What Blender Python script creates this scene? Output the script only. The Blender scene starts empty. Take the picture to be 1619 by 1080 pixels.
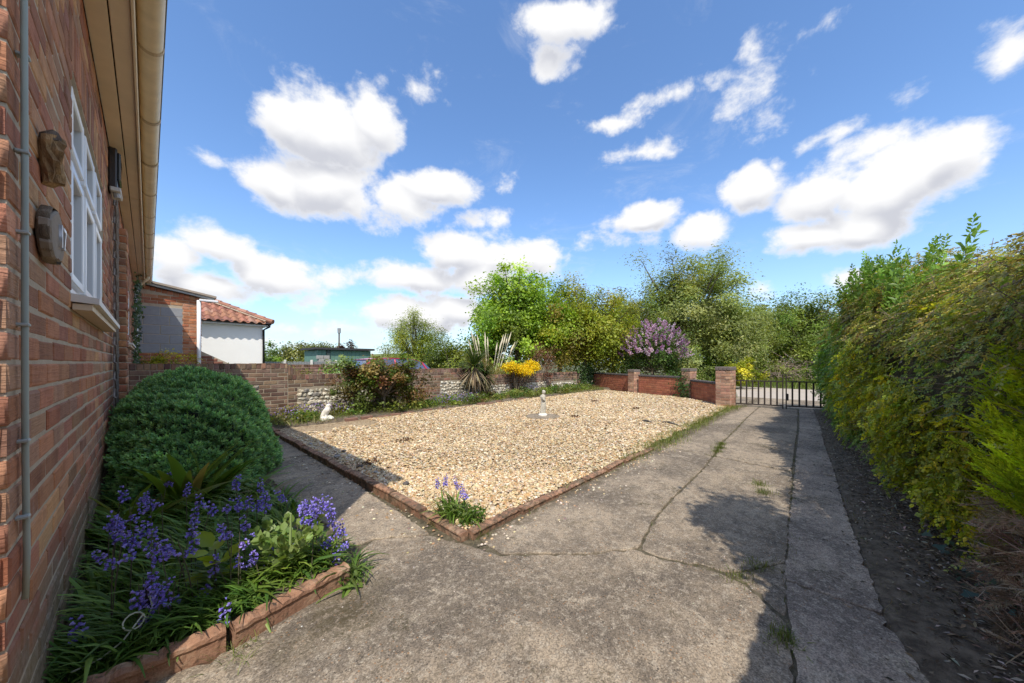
import bpy, math, random
import numpy as np
from mathutils import Matrix, Vector
random.seed(7)
rng = np.random.default_rng(11)
R = math.radians
SC = bpy.context.scene
COL = SC.collection

# ------------------------------------------------------------------ camera
# X runs along the drive, Y along the house wall, Z up; the camera stands near the house corner.
CAM_H = 1.10
YAW = math.atan(576 / 540.0)
SA, CA = math.sin(YAW), math.cos(YAW)
cam_d = bpy.data.cameras.new('camera')
cam_d.sensor_width = 36.0
cam_d.lens = 12.0
cam_d.shift_y = 33 / 1619.0
cam_d.clip_start = 0.05
cam_d.clip_end = 3000
cam = bpy.data.objects.new('camera', cam_d)
COL.objects.link(cam)
cam.location = (0, 0, CAM_H)
cam.rotation_euler = (R(90), 0, -YAW)
SC.camera = cam

# ------------------------------------------------------------------ world / sun
SUN_AZ = R(45.3)           # shadows travel towards this bearing (from +Y towards +X)
SUN_EL = R(54.0)
world = bpy.data.worlds.new('World')
SC.world = world
world.use_nodes = True
world.cycles.sampling_method = 'MANUAL'
world.cycles.sample_map_resolution = 256
SC.cycles.max_bounces = 8
SC.cycles.diffuse_bounces = 6
SC.cycles.glossy_bounces = 2
SC.cycles.transmission_bounces = 6
SC.view_settings.view_transform = 'Standard'
SC.view_settings.look = 'None'
SC.view_settings.gamma = 1
SC.view_settings.exposure = 1.15
sun_d = bpy.data.lights.new('sun', 'SUN')
sun_d.energy = 2.25
sun_d.angle = R(0.5)
sun_d.color = (1.0, 0.93, 0.82)
sun = bpy.data.objects.new('sun', sun_d)
COL.objects.link(sun)
trav = Vector((math.sin(SUN_AZ) * math.cos(SUN_EL), math.cos(SUN_AZ) * math.cos(SUN_EL), -math.sin(SUN_EL)))
sun.rotation_euler = trav.to_track_quat('-Z', 'Y').to_euler()
sun.location = (-6, -6, 12)


class NT:
    """small helper for node trees"""
    def __init__(s, tree):
        s.t = tree
        s.n = tree.nodes
        s.l = tree.links

    def add(s, typ, **kw):
        nd = s.n.new(typ)
        for k, v in kw.items():
            if k == 'inp':
                for kk, vv in v.items():
                    if isinstance(vv, bpy.types.NodeSocket):
                        s.l.new(vv, nd.inputs[kk])
                    else:
                        nd.inputs[kk].default_value = vv
            else:
                setattr(nd, k, v)
        return nd

    def math(s, op, a, b=None, c=None, clamp=False):
        nd = s.n.new('ShaderNodeMath')
        nd.operation = op
        nd.use_clamp = clamp
        for i, v in enumerate((a, b, c)):
            if v is None:
                continue
            if isinstance(v, bpy.types.NodeSocket):
                s.l.new(v, nd.inputs[i])
            else:
                nd.inputs[i].default_value = v
        return nd.outputs[0]

    def vmath(s, op, a, b=None):
        nd = s.n.new('ShaderNodeVectorMath')
        nd.operation = op
        for i, v in enumerate((a, b)):
            if v is None:
                continue
            if isinstance(v, bpy.types.NodeSocket):
                s.l.new(v, nd.inputs[i])
            else:
                nd.inputs[i].default_value = v
        return nd.outputs['Value'] if op in ('LENGTH', 'DOT_PRODUCT') else nd.outputs[0]

    def ramp(s, fac, lo, hi, smooth=True):
        nd = s.n.new('ShaderNodeMapRange')
        nd.interpolation_type = 'SMOOTHSTEP' if smooth else 'LINEAR'
        s.l.new(fac, nd.inputs[0])
        nd.inputs[1].default_value = lo
        nd.inputs[2].default_value = hi
        return nd.outputs[0]

    def mix(s, fac, a, b, mode='MIX'):
        nd = s.n.new('ShaderNodeMix')
        nd.data_type = 'RGBA'
        nd.blend_type = mode
        for i, v in ((0, fac), (6, a), (7, b)):
            if isinstance(v, bpy.types.NodeSocket):
                s.l.new(v, nd.inputs[i])
            else:
                nd.inputs[i].default_value = v if i == 0 else (v[0], v[1], v[2], 1)
        return nd.outputs[2]

    def noise(s, vec, scale, detail=4, rough=0.55, dist=0.0):
        nd = s.n.new('ShaderNodeTexNoise')
        nd.inputs['Scale'].default_value = scale
        nd.inputs['Detail'].default_value = detail
        nd.inputs['Roughness'].default_value = rough
        nd.inputs['Distortion'].default_value = dist
        if vec is not None:
            s.l.new(vec, nd.inputs['Vector'])
        return nd.outputs[0]

    def voro(s, vec, scale, feature='F1', rand=1.0):
        nd = s.n.new('ShaderNodeTexVoronoi')
        nd.feature = feature
        nd.inputs['Scale'].default_value = scale
        nd.inputs['Randomness'].default_value = rand
        if vec is not None:
            s.l.new(vec, nd.inputs['Vector'])
        return nd


def build_sky():
    T = NT(world.node_tree)
    T.n.clear()
    out = T.add('ShaderNodeOutputWorld')
    bg = T.add('ShaderNodeBackground')
    T.l.new(bg.outputs[0], out.inputs[0])
    bg.inputs[1].default_value = 0.15
    sky = T.add('ShaderNodeTexSky', sky_type='NISHITA', sun_disc=False)
    sky.sun_elevation = SUN_EL
    sky.sun_rotation = SUN_AZ + math.pi
    sky.altitude = 0
    sky.air_density = 1.0
    sky.dust_density = 1.0
    sky.ozone_density = 1.5
    # clouds: (azimuth, elevation, half width, half height in degrees, strength, bulky)
    C = [
        (18.7, 31.0, 9.3, 5.9, 1.25, 1), (14.7, 31.0, 6.0, 4.1, 1.0, 1), (24.3, 33.2, 5.4, 4.7, 1.0, 1), (26.4, 35.3, 3.0, 2.8, 0.9, 0), (13.2, 23.6, 5.2, 4.1, 1.1, 1),
        (18.7, 24.8, 8.0, 5.5, 1.1, 1), (22.0, 23.0, 7.0, 3.8, 0.8, 1), (31.6, 37.7, 4.1, 2.5, 0.55, 0), (34.4, 26.7, 8.2, 3.5, 1.05, 1), (29.4, 23.7, 7.6, 3.3, 0.85, 1),
        (39.0, 22.7, 5.9, 2.3, 0.6, 0), (44.8, 22.9, 3.6, 1.8, 0.55, 0), (45.3, 27.6, 2.4, 1.4, 0.45, 0), (25.6, 21.1, 4.2, 2.2, 0.6, 0), (6.1, 14.4, 4.9, 3.1, 1.05, 1),
        (2.1, 12.1, 3.6, 3.6, 0.9, 1), (11.7, 12.2, 6.8, 3.4, 1.0, 1), (19.5, 12.6, 5.2, 1.8, 0.75, 0), (5.8, 9.8, 6.3, 2.6, 0.8, 1), (15.5, 9.2, 5.2, 2.5, 0.5, 0),
        (38.0, 17.6, 8.2, 4.1, 1.15, 1), (31.4, 13.4, 9.5, 3.5, 1.0, 1), (48.0, 17.3, 9.0, 3.3, 1.05, 1), (41.6, 13.8, 10.7, 3.9, 1.0, 1), (53.2, 15.7, 4.8, 2.3, 0.8, 0),
        (43.7, 20.4, 4.8, 1.5, 0.4, 0), (30.4, 7.4, 12.1, 3.2, 1.0, 1), (37.4, 8.6, 9.3, 3.5, 0.9, 1), (22.0, 5.1, 7.0, 2.4, 0.75, 0), (13.2, 5.1, 4.2, 1.8, 0.55, 0),
        (15.5, 2.5, 10.6, 1.5, 0.5, 0), (55.3, 44.8, 9.5, 2.5, 1.05, 1), (53.4, 41.6, 5.9, 2.5, 0.85, 0), (60.4, 45.4, 4.6, 1.5, 0.8, 0), (95.4, 19.1, 6.7, 4.4, 1.25, 1),
        (98.8, 20.5, 2.7, 2.5, 1.05, 1), (89.7, 20.3, 4.9, 3.8, 0.9, 1), (88.5, 15.7, 5.1, 2.8, 1.1, 1), (82.7, 22.6, 4.6, 3.3, 1.05, 1), (85.4, 24.4, 1.6, 1.7, 0.8, 0),
        (92.4, 16.1, 5.4, 3.1, 1.1, 1), (101.1, 19.0, 1.1, 1.0, 0.55, 0), (92.9, 23.8, 3.5, 1.7, 0.8, 0), (67.7, 21.5, 5.2, 2.7, 1.05, 1), (75.5, 18.4, 4.8, 2.5, 0.85, 1),
        (62.9, 21.6, 2.7, 1.6, 0.5, 0), (64.9, 18.3, 4.3, 1.5, 0.4, 0), (73.5, 35.3, 6.7, 1.1, 0.62, 0), (82.7, 33.0, 5.6, 2.1, 0.5, 0), (82.0, 36.5, 2.7, 2.2, 0.45, 0),
        (84.4, 30.0, 4.2, 2.8, 0.62, 0), (88.5, 36.3, 3.2, 1.1, 0.55, 0), (63.9, 34.1, 5.7, 1.0, 0.6, 0), (69.5, 30.2, 3.8, 1.0, 0.45, 0), (89.7, 25.9, 4.6, 1.0, 0.45, 0),
        (67.2, 30.0, 3.2, 0.8, 0.4, 0), (91.6, 9.9, 2.7, 1.7, 0.95, 0), (83.8, 9.5, 2.6, 1.7, 0.8, 0), (102.5, 27.7, 1.8, 2.2, 0.85, 0), (5.5, 24.2, 2.3, 0.8, 0.42, 0),
        (58.4, 18.8, 2.5, 1.5, 0.35, 0), (96.3, 27.0, 2.1, 0.9, 0.3, 0), 
        # unseen fair-weather cloud added round the rest of the sky for fill light
        (126.0, 10.2, 9.1, 3.5, 1.15, 2), (145.0, 13.1, 9.5, 4.5, 1.12, 2), (159.3, 8.7, 13.4, 5.1, 1.25, 2), (-170.5, 9.5, 11.7, 4.9, 1.26, 2), (-141.9, 11.8, 11.9, 4.4, 1.09, 2),
        (-116.1, 14.5, 13.0, 4.5, 1.13, 2), (-80.1, 14.1, 12.9, 4.4, 1.15, 2), (-54.7, 8.3, 9.9, 5.0, 1.06, 2), (-32.0, 9.2, 11.2, 4.3, 1.14, 2), (126.0, 21.6, 12.8, 5.7, 1.14, 2),
        (139.4, 24.5, 14.4, 5.2, 1.07, 2), (169.6, 24.9, 10.4, 5.8, 1.09, 2), (-171.5, 25.6, 14.4, 7.7, 1.23, 2), (-138.6, 22.3, 14.8, 7.1, 1.15, 2), (-98.4, 26.5, 10.8, 5.4, 1.16, 2),
        (-77.4, 27.7, 11.0, 4.9, 1.06, 2), (-48.2, 22.9, 10.7, 5.2, 1.3, 2), (-32.0, 20.5, 9.3, 5.4, 1.22, 2), (126.0, 38.0, 17.5, 5.6, 1.18, 2), (143.1, 43.9, 13.8, 6.0, 1.15, 2),
        (169.3, 38.0, 16.7, 7.9, 1.17, 2), (-166.7, 37.9, 12.0, 6.0, 1.27, 2), (-141.7, 43.4, 14.5, 8.4, 1.15, 2), (-97.4, 42.3, 15.7, 6.8, 1.07, 2), (-66.4, 43.2, 17.0, 6.3, 1.21, 2),
        (-33.4, 42.5, 14.2, 7.3, 1.22, 2), (132.9, 52.6, 22.2, 8.3, 1.22, 2), (166.5, 53.0, 22.2, 7.4, 1.07, 2), (-160.2, 56.6, 20.2, 8.2, 1.1, 2), (-123.1, 52.1, 21.4, 5.6, 1.25, 2),
        (-76.9, 56.4, 21.4, 5.9, 1.22, 2), (-37.6, 58.2, 17.7, 6.9, 1.06, 2), (128.7, 74.9, 31.6, 5.7, 1.14, 2), (-153.4, 68.1, 35.1, 7.9, 1.07, 2), (-83.9, 74.3, 27.2, 6.0, 1.17, 2),
        (20, 66, 26, 6, 1.0, 2), (85, 68, 24, 6, 1.0, 2),
    ]
    def density_group(name, blobs):
        g = bpy.data.node_groups.new(name, 'ShaderNodeTree')
        g.interface.new_socket('Dir', in_out='INPUT', socket_type='NodeSocketVector')
        g.interface.new_socket('Lift', in_out='INPUT', socket_type='NodeSocketFloat')
        g.interface.new_socket('Warp', in_out='INPUT', socket_type='NodeSocketVector')
        g.interface.new_socket('Density', in_out='OUTPUT', socket_type='NodeSocketFloat')
        Q = NT(g)
        gi = Q.add('NodeGroupInput')
        go = Q.add('NodeGroupOutput')
        sep = Q.add('ShaderNodeSeparateXYZ')
        Q.l.new(gi.outputs['Dir'], sep.inputs[0])
        az = Q.math('MULTIPLY', Q.math('ARCTAN2', sep.outputs[0], sep.outputs[1]), 57.2958)
        el = Q.math('MULTIPLY', Q.math('ARCSINE', sep.outputs[2]), 57.2958)
        el = Q.math('ADD', el, gi.outputs['Lift'])
        cmb = Q.add('ShaderNodeCombineXYZ')
        Q.l.new(az, cmb.inputs[0])
        Q.l.new(el, cmb.inputs[1])
        p = Q.vmath('ADD', cmb.outputs[0], gi.outputs['Warp'])
        acc = None
        for (a, e, ra, re, s, b) in blobs:
            s = s if b else s * .60
            v = Q.vmath('SUBTRACT', p, (a, e, 0))
            v = Q.vmath('MULTIPLY', v, (1 / ra, 1 / re, 0))
            d = Q.math('MULTIPLY_ADD', Q.vmath('LENGTH', v), -s, s)
            acc = d if acc is None else Q.math('MAXIMUM', acc, d)
        Q.l.new(Q.math('MAXIMUM', acc, -0.6), go.inputs['Density'])
        return g

    g = density_group('cloud_density', C)
    g_big = density_group('cloud_bulk', [c for c in C if c[5] == 1])

    tc = T.add('ShaderNodeTexCoord')
    d0 = T.vmath('NORMALIZE', tc.outputs['Generated'])
    # squash noise vertically a little so that the puffs are wider than tall
    nvec = T.vmath('MULTIPLY', d0, (1, 1, 1.35))
    nw = T.add('ShaderNodeTexNoise', inp={'Scale': 5.0, 'Detail': 3.0, 'Roughness': 0.5, 'Vector': nvec})
    warp = T.vmath('MULTIPLY', T.vmath('SUBTRACT', nw.outputs['Color'], (0.5, 0.5, 0.5)), (6.0, 4.0, 0))
    n_f = T.noise(nvec, 9.5, 8, 0.62, 0.15)
    n_b = T.noise(nvec, 6.0, 4, 0.55)
    gd = T.add('ShaderNodeGroup')
    gd.node_tree = g
    T.l.new(d0, gd.inputs['Dir'])
    T.l.new(warp, gd.inputs['Warp'])
    gu = T.add('ShaderNodeGroup')
    gu.node_tree = g_big
    T.l.new(d0, gu.inputs['Dir'])
    T.l.new(warp, gu.inputs['Warp'])
    gu.inputs['Lift'].default_value = 2.6
    n_c = T.noise(nvec, 30.0, 5, 0.6)
    nz = T.math('MULTIPLY_ADD', T.math('SUBTRACT', n_f, 0.5), 1.45, T.math('MULTIPLY', T.math('SUBTRACT', n_c, 0.5), 0.42))
    dens = T.math('ADD', gd.outputs[0], nz)
    mask = T.ramp(dens, 0.0, 0.46)
    # thin high veil
    veil = T.ramp(T.noise(T.vmath('MULTIPLY', d0, (1, 1, 2.2)), 4.2, 7, 0.68, 0.6), 0.55, 0.9)
    sepd = T.add('ShaderNodeSeparateXYZ')
    T.l.new(d0, sepd.inputs[0])
    mask = T.math('MAXIMUM', mask, T.math('MULTIPLY', veil, 0.4))
    # undersides: where the cloud thickens upwards the base is grey
    grad = T.math('SUBTRACT', gu.outputs[0], gd.outputs[0])
    grad = T.math('ADD', grad, T.math('MULTIPLY', T.math('SUBTRACT', n_b, 0.5), 0.9))
    grad = T.math('SUBTRACT', grad, T.math('MULTIPLY', T.math('SUBTRACT', n_f, 0.5), 0.5))
    shade = T.math('MULTIPLY', T.ramp(grad, -0.42, 0.42), T.ramp(dens, 0.08, 0.6))
    ccol = T.mix(shade, (3.08, 3.08, 3.1), (1.95, 2.0, 2.2))
    # haze towards the horizon
    hz = T.math('POWER', T.math('SUBTRACT', 1.0, T.math('MAXIMUM', sepd.outputs[2], 0.0)), 7.0)
    skyc = T.mix(1.0, sky.outputs[0], (0.51, 0.64, 0.77), 'MULTIPLY')
    skyc = T.mix(T.math('MULTIPLY', hz, 0.45), skyc, (3.0, 3.4, 4.0))
    col = T.mix(mask, skyc, ccol)
    T.l.new(col, bg.inputs[0])


build_sky()

# ------------------------------------------------------------------ helpers
WM = {}


def spot(px, depth, z=0.0):
    """ground place on the bearing of photograph column px, `depth` metres ahead"""
    u = (px - 809.5) / 540.0
    return Vector((depth * (SA + u * CA), depth * (CA - u * SA), z))


def tag(o, label=None, cat=None, group=None, kind=None):
    if label:
        o['label'] = label
    if cat:
        o['category'] = cat
    if group:
        o['group'] = group
    if kind:
        o['kind'] = kind
    return o


def thing(name, label, cat, loc=(0, 0, 0), group=None):
    o = bpy.data.objects.new(name, None)
    o.empty_display_size = 0.1
    COL.objects.link(o)
    o.location = loc
    WM[o.name] = Matrix.Translation(Vector(loc))
    tag(o, label, cat, group)
    return o


def np_mesh(name, V, F, mat=None, col=None, smooth=False):
    """F: (m,k) int array or list of lists"""
    me = bpy.data.meshes.new(name)
    V = np.asarray(V, dtype=np.float32)
    if isinstance(F, np.ndarray):
        m, k = F.shape
        me.vertices.add(len(V))
        me.vertices.foreach_set('co', V.ravel())
        me.loops.add(m * k)
        me.loops.foreach_set('vertex_index', F.astype(np.int32).ravel())
        me.polygons.add(m)
        me.polygons.foreach_set('loop_start', np.arange(0, m * k, k, dtype=np.int32))
        try:
            me.polygons.foreach_set('loop_total', np.full(m, k, dtype=np.int32))
        except Exception:
            pass
    else:
        me.from_pydata([tuple(map(float, v)) for v in V], [], [tuple(f) for f in F])
    if smooth:
        me.polygons.foreach_set('use_smooth', np.ones(len(me.polygons), dtype=bool))
    if col is not None:
        c = np.ones((len(V), 4), dtype=np.float32)
        c[:, :3] = col
        at = me.color_attributes.new('Col', 'FLOAT_COLOR', 'POINT')
        at.data.foreach_set('color', c.ravel())
    if mat is not None:
        me.materials.append(mat)
    me.update()
    me.validate()
    return me


def link(name, me, parent=None, loc=None, rotz=0.0, **kw):
    """link a mesh whose data are in world coordinates (or at loc/rotz); keeps its place under a parent"""
    o = bpy.data.objects.new(name, me)
    COL.objects.link(o)
    M = Matrix.Identity(4)
    if loc is not None:
        o.location = loc
        o.rotation_euler = (0, 0, rotz)
        M = Matrix.Translation(Vector(loc)) @ Matrix.Rotation(rotz, 4, 'Z')
    if parent is not None:
        o.parent = parent
        o.matrix_parent_inverse = WM[parent.name].inverted()
    WM[o.name] = M
    if kw:
        tag(o, **kw)
    return o


class MB:
    """collects shapes into one mesh"""
    def __init__(s):
        s.v = []
        s.f = []

    def add(s, vs, fs):
        b = len(s.v)
        s.v += [tuple(v) for v in vs]
        s.f += [tuple(i + b for i in f) for f in fs]
        return s

    def box(s, x0, x1, y0, y1, z0, z1, bev=0.0):
        if bev <= 0:
            vs = [(x, y, z) for z in (z0, z1) for y in (y0, y1) for x in (x0, x1)]
            return s.add(vs, [(0, 2, 3, 1), (4, 5, 7, 6), (0, 1, 5, 4), (2, 6, 7, 3), (0, 4, 6, 2), (1, 3, 7, 5)])
        b = min(bev, abs(x1 - x0) * .45, abs(y1 - y0) * .45, abs(z1 - z0) * .45)
        # chamfered box: 24 verts
        vs = []
        idx = {}
        for i, x in enumerate((x0, x1)):
            for j, y in enumerate((y0, y1)):
                for k, z in enumerate((z0, z1)):
                    sx = b if i == 0 else -b
                    sy = b if j == 0 else -b
                    sz = b if k == 0 else -b
                    idx[i, j, k, 'x'] = len(vs); vs.append((x, y + sy, z + sz))
                    idx[i, j, k, 'y'] = len(vs); vs.append((x + sx, y, z + sz))
                    idx[i, j, k, 'z'] = len(vs); vs.append((x + sx, y + sy, z))
        fs = []
        q = lambda *a: fs.append(tuple(idx[t] for t in a))
        q((0, 0, 0, 'x'), (0, 0, 1, 'x'), (0, 1, 1, 'x'), (0, 1, 0, 'x'))
        q((1, 0, 0, 'x'), (1, 1, 0, 'x'), (1, 1, 1, 'x'), (1, 0, 1, 'x'))
        q((0, 0, 0, 'y'), (1, 0, 0, 'y'), (1, 0, 1, 'y'), (0, 0, 1, 'y'))
        q((0, 1, 0, 'y'), (0, 1, 1, 'y'), (1, 1, 1, 'y'), (1, 1, 0, 'y'))
        q((0, 0, 0, 'z'), (0, 1, 0, 'z'), (1, 1, 0, 'z'), (1, 0, 0, 'z'))
        q((0, 0, 1, 'z'), (1, 0, 1, 'z'), (1, 1, 1, 'z'), (0, 1, 1, 'z'))
        for i in (0, 1):
            for j in (0, 1):
                q((i, j, 0, 'x'), (i, j, 1, 'x'), (i, j, 1, 'y'), (i, j, 0, 'y'))
        for i in (0, 1):
            for k in (0, 1):
                q((i, 0, k, 'x'), (i, 1, k, 'x'), (i, 1, k, 'z'), (i, 0, k, 'z'))
        for j in (0, 1):
            for k in (0, 1):
                q((0, j, k, 'y'), (1, j, k, 'y'), (1, j, k, 'z'), (0, j, k, 'z'))
        for i in (0, 1):
            for j in (0, 1):
                for k in (0, 1):
                    q((i, j, k, 'x'), (i, j, k, 'y'), (i, j, k, 'z'))
        return s.add(vs, fs)

    def tube(s, pts, rad, n=8, cap=True):
        pts = [Vector(p) for p in pts]
        if not hasattr(rad, '__len__'):
            rad = [rad] * len(pts)
        vs, fs = [], []
        ref = None
        for i, p in enumerate(pts):
            d = (pts[min(i + 1, len(pts) - 1)] - pts[max(i - 1, 0)]).normalized()
            if ref is None:
                ref = Vector((0, 0, 1)) if abs(d.z) < .9 else Vector((1, 0, 0))
            a = d.cross(ref).normalized()
            b = a.cross(d).normalized()
            ref = b
            for k in range(n):
                t = 2 * math.pi * k / n
                vs.append(p + (a * math.cos(t) + b * math.sin(t)) * rad[i])
        for i in range(len(pts) - 1):
            for k in range(n):
                k2 = (k + 1) % n
                fs.append((i * n + k, i * n + k2, (i + 1) * n + k2, (i + 1) * n + k))
        if cap:
            fs.append(tuple(range(n - 1, -1, -1)))
            fs.append(tuple((len(pts) - 1) * n + k for k in range(n)))
        return s.add(vs, fs)

    def prism(s, poly, z0, z1):
        n = len(poly)
        vs = [(x, y, z0) for x, y in poly] + [(x, y, z1) for x, y in poly]
        fs = [tuple(range(n - 1, -1, -1)), tuple(range(n, 2 * n))]
        fs += [(i, (i + 1) % n, n + (i + 1) % n, n + i) for i in range(n)]
        return s.add(vs, fs)

    def loft(s, rings, cap=True):
        n = len(rings[0])
        vs = [p for r in rings for p in r]
        fs = []
        for i in range(len(rings) - 1):
            for k in range(n):
                k2 = (k + 1) % n
                fs.append((i * n + k, i * n + k2, (i + 1) * n + k2, (i + 1) * n + k))
        if cap:
            fs.append(tuple(range(n - 1, -1, -1)))
            fs.append(tuple((len(rings) - 1) * n + k for k in range(n)))
        return s.add(vs, fs)

    def mesh(s, name, mat, col=None, smooth=False):
        return np_mesh(name, np.array(s.v), s.f, mat, col, smooth)

    def obj(s, name, mat, parent=None, smooth=False, col=None, **kw):
        return link(name, s.mesh(name, mat, col, smooth), parent, **kw)


def ring(c, rx, ry, n=12, axis='z', tilt=0.0):
    out = []
    for k in range(n):
        t = 2 * math.pi * k / n
        a, b = rx * math.cos(t), ry * math.sin(t)
        if axis == 'z':
            out.append((c[0] + a, c[1] + b, c[2] + tilt * a))
        elif axis == 'x':
            out.append((c[0], c[1] + a, c[2] + b))
        else:
            out.append((c[0] + a, c[1], c[2] + b))
    return out


# --- scatter machinery -------------------------------------------------
def basis(d, spin):
    """rotation matrices whose Y axis is d (n,3); spin about it"""
    d = d / np.maximum(np.linalg.norm(d, axis=1, keepdims=True), 1e-9)
    ref = np.where(np.abs(d[:, 2:3]) < 0.95, np.array([[0, 0, 1.0]]), np.array([[1.0, 0, 0]]))
    x = np.cross(d, ref)
    x /= np.maximum(np.linalg.norm(x, axis=1, keepdims=True), 1e-9)
    z = np.cross(x, d)
    c, s_ = np.cos(spin)[:, None], np.sin(spin)[:, None]
    x2 = x * c + z * s_
    z2 = -x * s_ + z * c
    return np.stack([x2, d, z2], axis=2)


def orient(d, n):
    """rotation matrices with Z along n and Y along d made square to it"""
    n = n / np.maximum(np.linalg.norm(n, axis=1, keepdims=True), 1e-9)
    y = d - n * (d * n).sum(1, keepdims=True)
    y /= np.maximum(np.linalg.norm(y, axis=1, keepdims=True), 1e-9)
    return np.stack([np.cross(y, n), y, n], axis=2)


def scatter(TV, TF, pos, M, scale, col, tcol=None):
    """copies of template (TV, TF) -> V, F, C. col (n,3) per copy; tcol (tv,3) multiplier per template vertex"""
    n, tv = len(pos), len(TV)
    sc = np.asarray(scale)
    if sc.ndim == 1:
        sc = sc[:, None]
    P = TV[None, :, :] * sc[:, None, :]
    V = np.einsum('nij,nkj->nki', M, P) + pos[:, None, :]
    F = TF[None, :, :] + (np.arange(n) * tv)[:, None, None]
    C = np.repeat(col[:, None, :], tv, axis=1)
    if tcol is not None:
        C = C * tcol[None]
    return V.reshape(-1, 3), F.reshape(-1, TF.shape[1]), np.clip(C.reshape(-1, 3), 0, 1)


def merge(parts):
    Vs, Fs, Cs, b = [], [], [], 0
    for V, F, C in parts:
        Vs.append(V)
        Fs.append(F + b)
        Cs.append(C)
        b += len(V)
    return np.concatenate(Vs), np.concatenate(Fs), np.concatenate(Cs)


def pal(colors, n, jit=0.18, weights=None):
    c = np.array(colors, dtype=float)
    i = rng.choice(len(c), n, p=weights)
    out = c[i] * (1 + rng.normal(0, jit, (n, 1))) * (1 + rng.normal(0, jit * .3, (n, 3)))
    return np.clip(out, 0.004, 0.95)


def runit(n):
    v = rng.normal(size=(n, 3))
    return v / np.linalg.norm(v, axis=1, keepdims=True)


LEAF_V = np.array([(0, 0, 0), (.30, .45, .06), (0, 1, -.04), (-.30, .45, .06)], float)
LEAF_F = np.array([(0, 1, 2), (0, 2, 3)])
NARROW_V = LEAF_V * np.array([.55, 1, 1])
ROUND_V = np.array([(0, 0, 0), (.34, .22, .05), (.40, .62, .05), (0, 1, 0), (-.40, .62, .05), (-.34, .22, .05)], float)
ROUND_F = np.array([(0, 1, 3), (1, 2, 3), (0, 3, 5), (5, 3, 4)])


def make_spray(npair, leaf_len, width, droop=0.15, tip=True, twist=0.6, seed=1):
    """a twig along +Y of length 1 with paired leaves; returns V,F,tcol"""
    r = np.random.default_rng(seed)
    V, F, T = [], [], []
    def leaf(p, d, n, L, c):
        b = len(V)
        d = d / np.linalg.norm(d)
        s = np.cross(d, n)
        s /= np.linalg.norm(s)
        n2 = np.cross(s, d)
        for a, w, h in ((0, 0, 0), (.5, width, .05), (1, 0, -.03), (.5, -width, .05)):
            V.append(p + d * L * a + s * L * w + n2 * L * h)
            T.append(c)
        F.append((b, b + 1, b + 2))
        F.append((b, b + 2, b + 3))
    for i in range(npair):
        t = (i + .6) / npair
        p = np.array([0, t, -droop * t * t])
        for sgn in (-1, 1):
            d = np.array([sgn * (0.9 + .2 * r.normal()), .75 + .3 * r.normal(), .25 * r.normal()])
            n = np.array([r.normal() * twist, r.normal() * twist, 1])
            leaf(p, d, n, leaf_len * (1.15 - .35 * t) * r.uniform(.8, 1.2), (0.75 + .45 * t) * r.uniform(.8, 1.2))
    if tip:
        leaf(np.array([0, .97, -droop]), np.array([0, 1, .1]), np.array([0, 0, 1.]), leaf_len, 1.25)
    # twig
    b = len(V)
    for q in ((-.008, 0, 0), (.008, 0, 0), (.004, 1, -droop), (-.004, 1, -droop)):
        V.append(np.array(q))
        T.append(.55)
    F.append((b, b + 1, b + 2))
    F.append((b, b + 2, b + 3))
    return np.array(V), np.array(F), np.array(T)[:, None] * np.ones((1, 3))


def blade_template(seg=4, w=0.035, bend=0.55):
    V, F = [], []
    for i in range(seg + 1):
        t = i / seg
        ang = bend * t * 1.6
        y = math.sin(ang) / (bend * 1.6) if bend else 0
        z = (1 - math.cos(ang)) / (bend * 1.6)
        # stands along +Y (stem), bends towards +Z
        ww = w * (1 - .85 * t ** 1.8)
        V += [(-ww, y, z + .25 * ww), (0, y, z - .15 * ww), (ww, y, z + .25 * ww)]
    for i in range(seg):
        a = i * 3
        for k in (0, 1):
            F += [(a + k, a + k + 1, a + k + 4), (a + k, a + k + 4, a + k + 3)]
    return np.array(V, float), np.array(F)


# ------------------------------------------------------------------ materials
MATS = {}


def mat_base(name):
    m = bpy.data.materials.new(name)
    m.use_nodes = True
    t = NT(m.node_tree)
    t.n.clear()
    out = t.add('ShaderNodeOutputMaterial')
    bs = t.add('ShaderNodeBsdfPrincipled')
    t.l.new(bs.outputs[0], out.inputs[0])
    return m, t, bs, out


def setin(t, nd, key, v):
    if isinstance(v, bpy.types.NodeSocket):
        t.l.new(v, nd.inputs[key])
    else:
        nd.inputs[key].default_value = (v[0], v[1], v[2], 1) if hasattr(v, '__len__') and len(v) == 3 and nd.inputs[key].type == 'RGBA' else v


def bump(t, bs, h, strength=0.5, dist=0.01):
    b = t.add('ShaderNodeBump', inp={'Strength': strength, 'Distance': dist, 'Height': h})
    t.l.new(b.outputs[0], bs.inputs['Normal'])


def pos_of(t):
    return t.add('ShaderNodeNewGeometry').outputs['Position']


def m_leaf(name, trans=0.35, rough=0.45, spec=0.35):
    m, t, bs, out = mat_base(name)
    at = t.add('ShaderNodeAttribute', attribute_name='Col')
    setin(t, bs, 'Base Color', at.outputs[0])
    bs.inputs['Roughness'].default_value = rough
    bs.inputs['Specular IOR Level'].default_value = spec
    tr = t.add('ShaderNodeBsdfTranslucent')
    tc = t.mix(1.0, at.outputs[0], (1.35, 1.25, 0.55), 'MULTIPLY')
    t.l.new(tc, tr.inputs[0])
    mx = t.add('ShaderNodeMixShader', inp={0: trans})
    t.l.new(bs.outputs[0], mx.inputs[1])
    t.l.new(tr.outputs[0], mx.inputs[2])
    t.l.new(mx.outputs[0], out.inputs[0])
    return m


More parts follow.
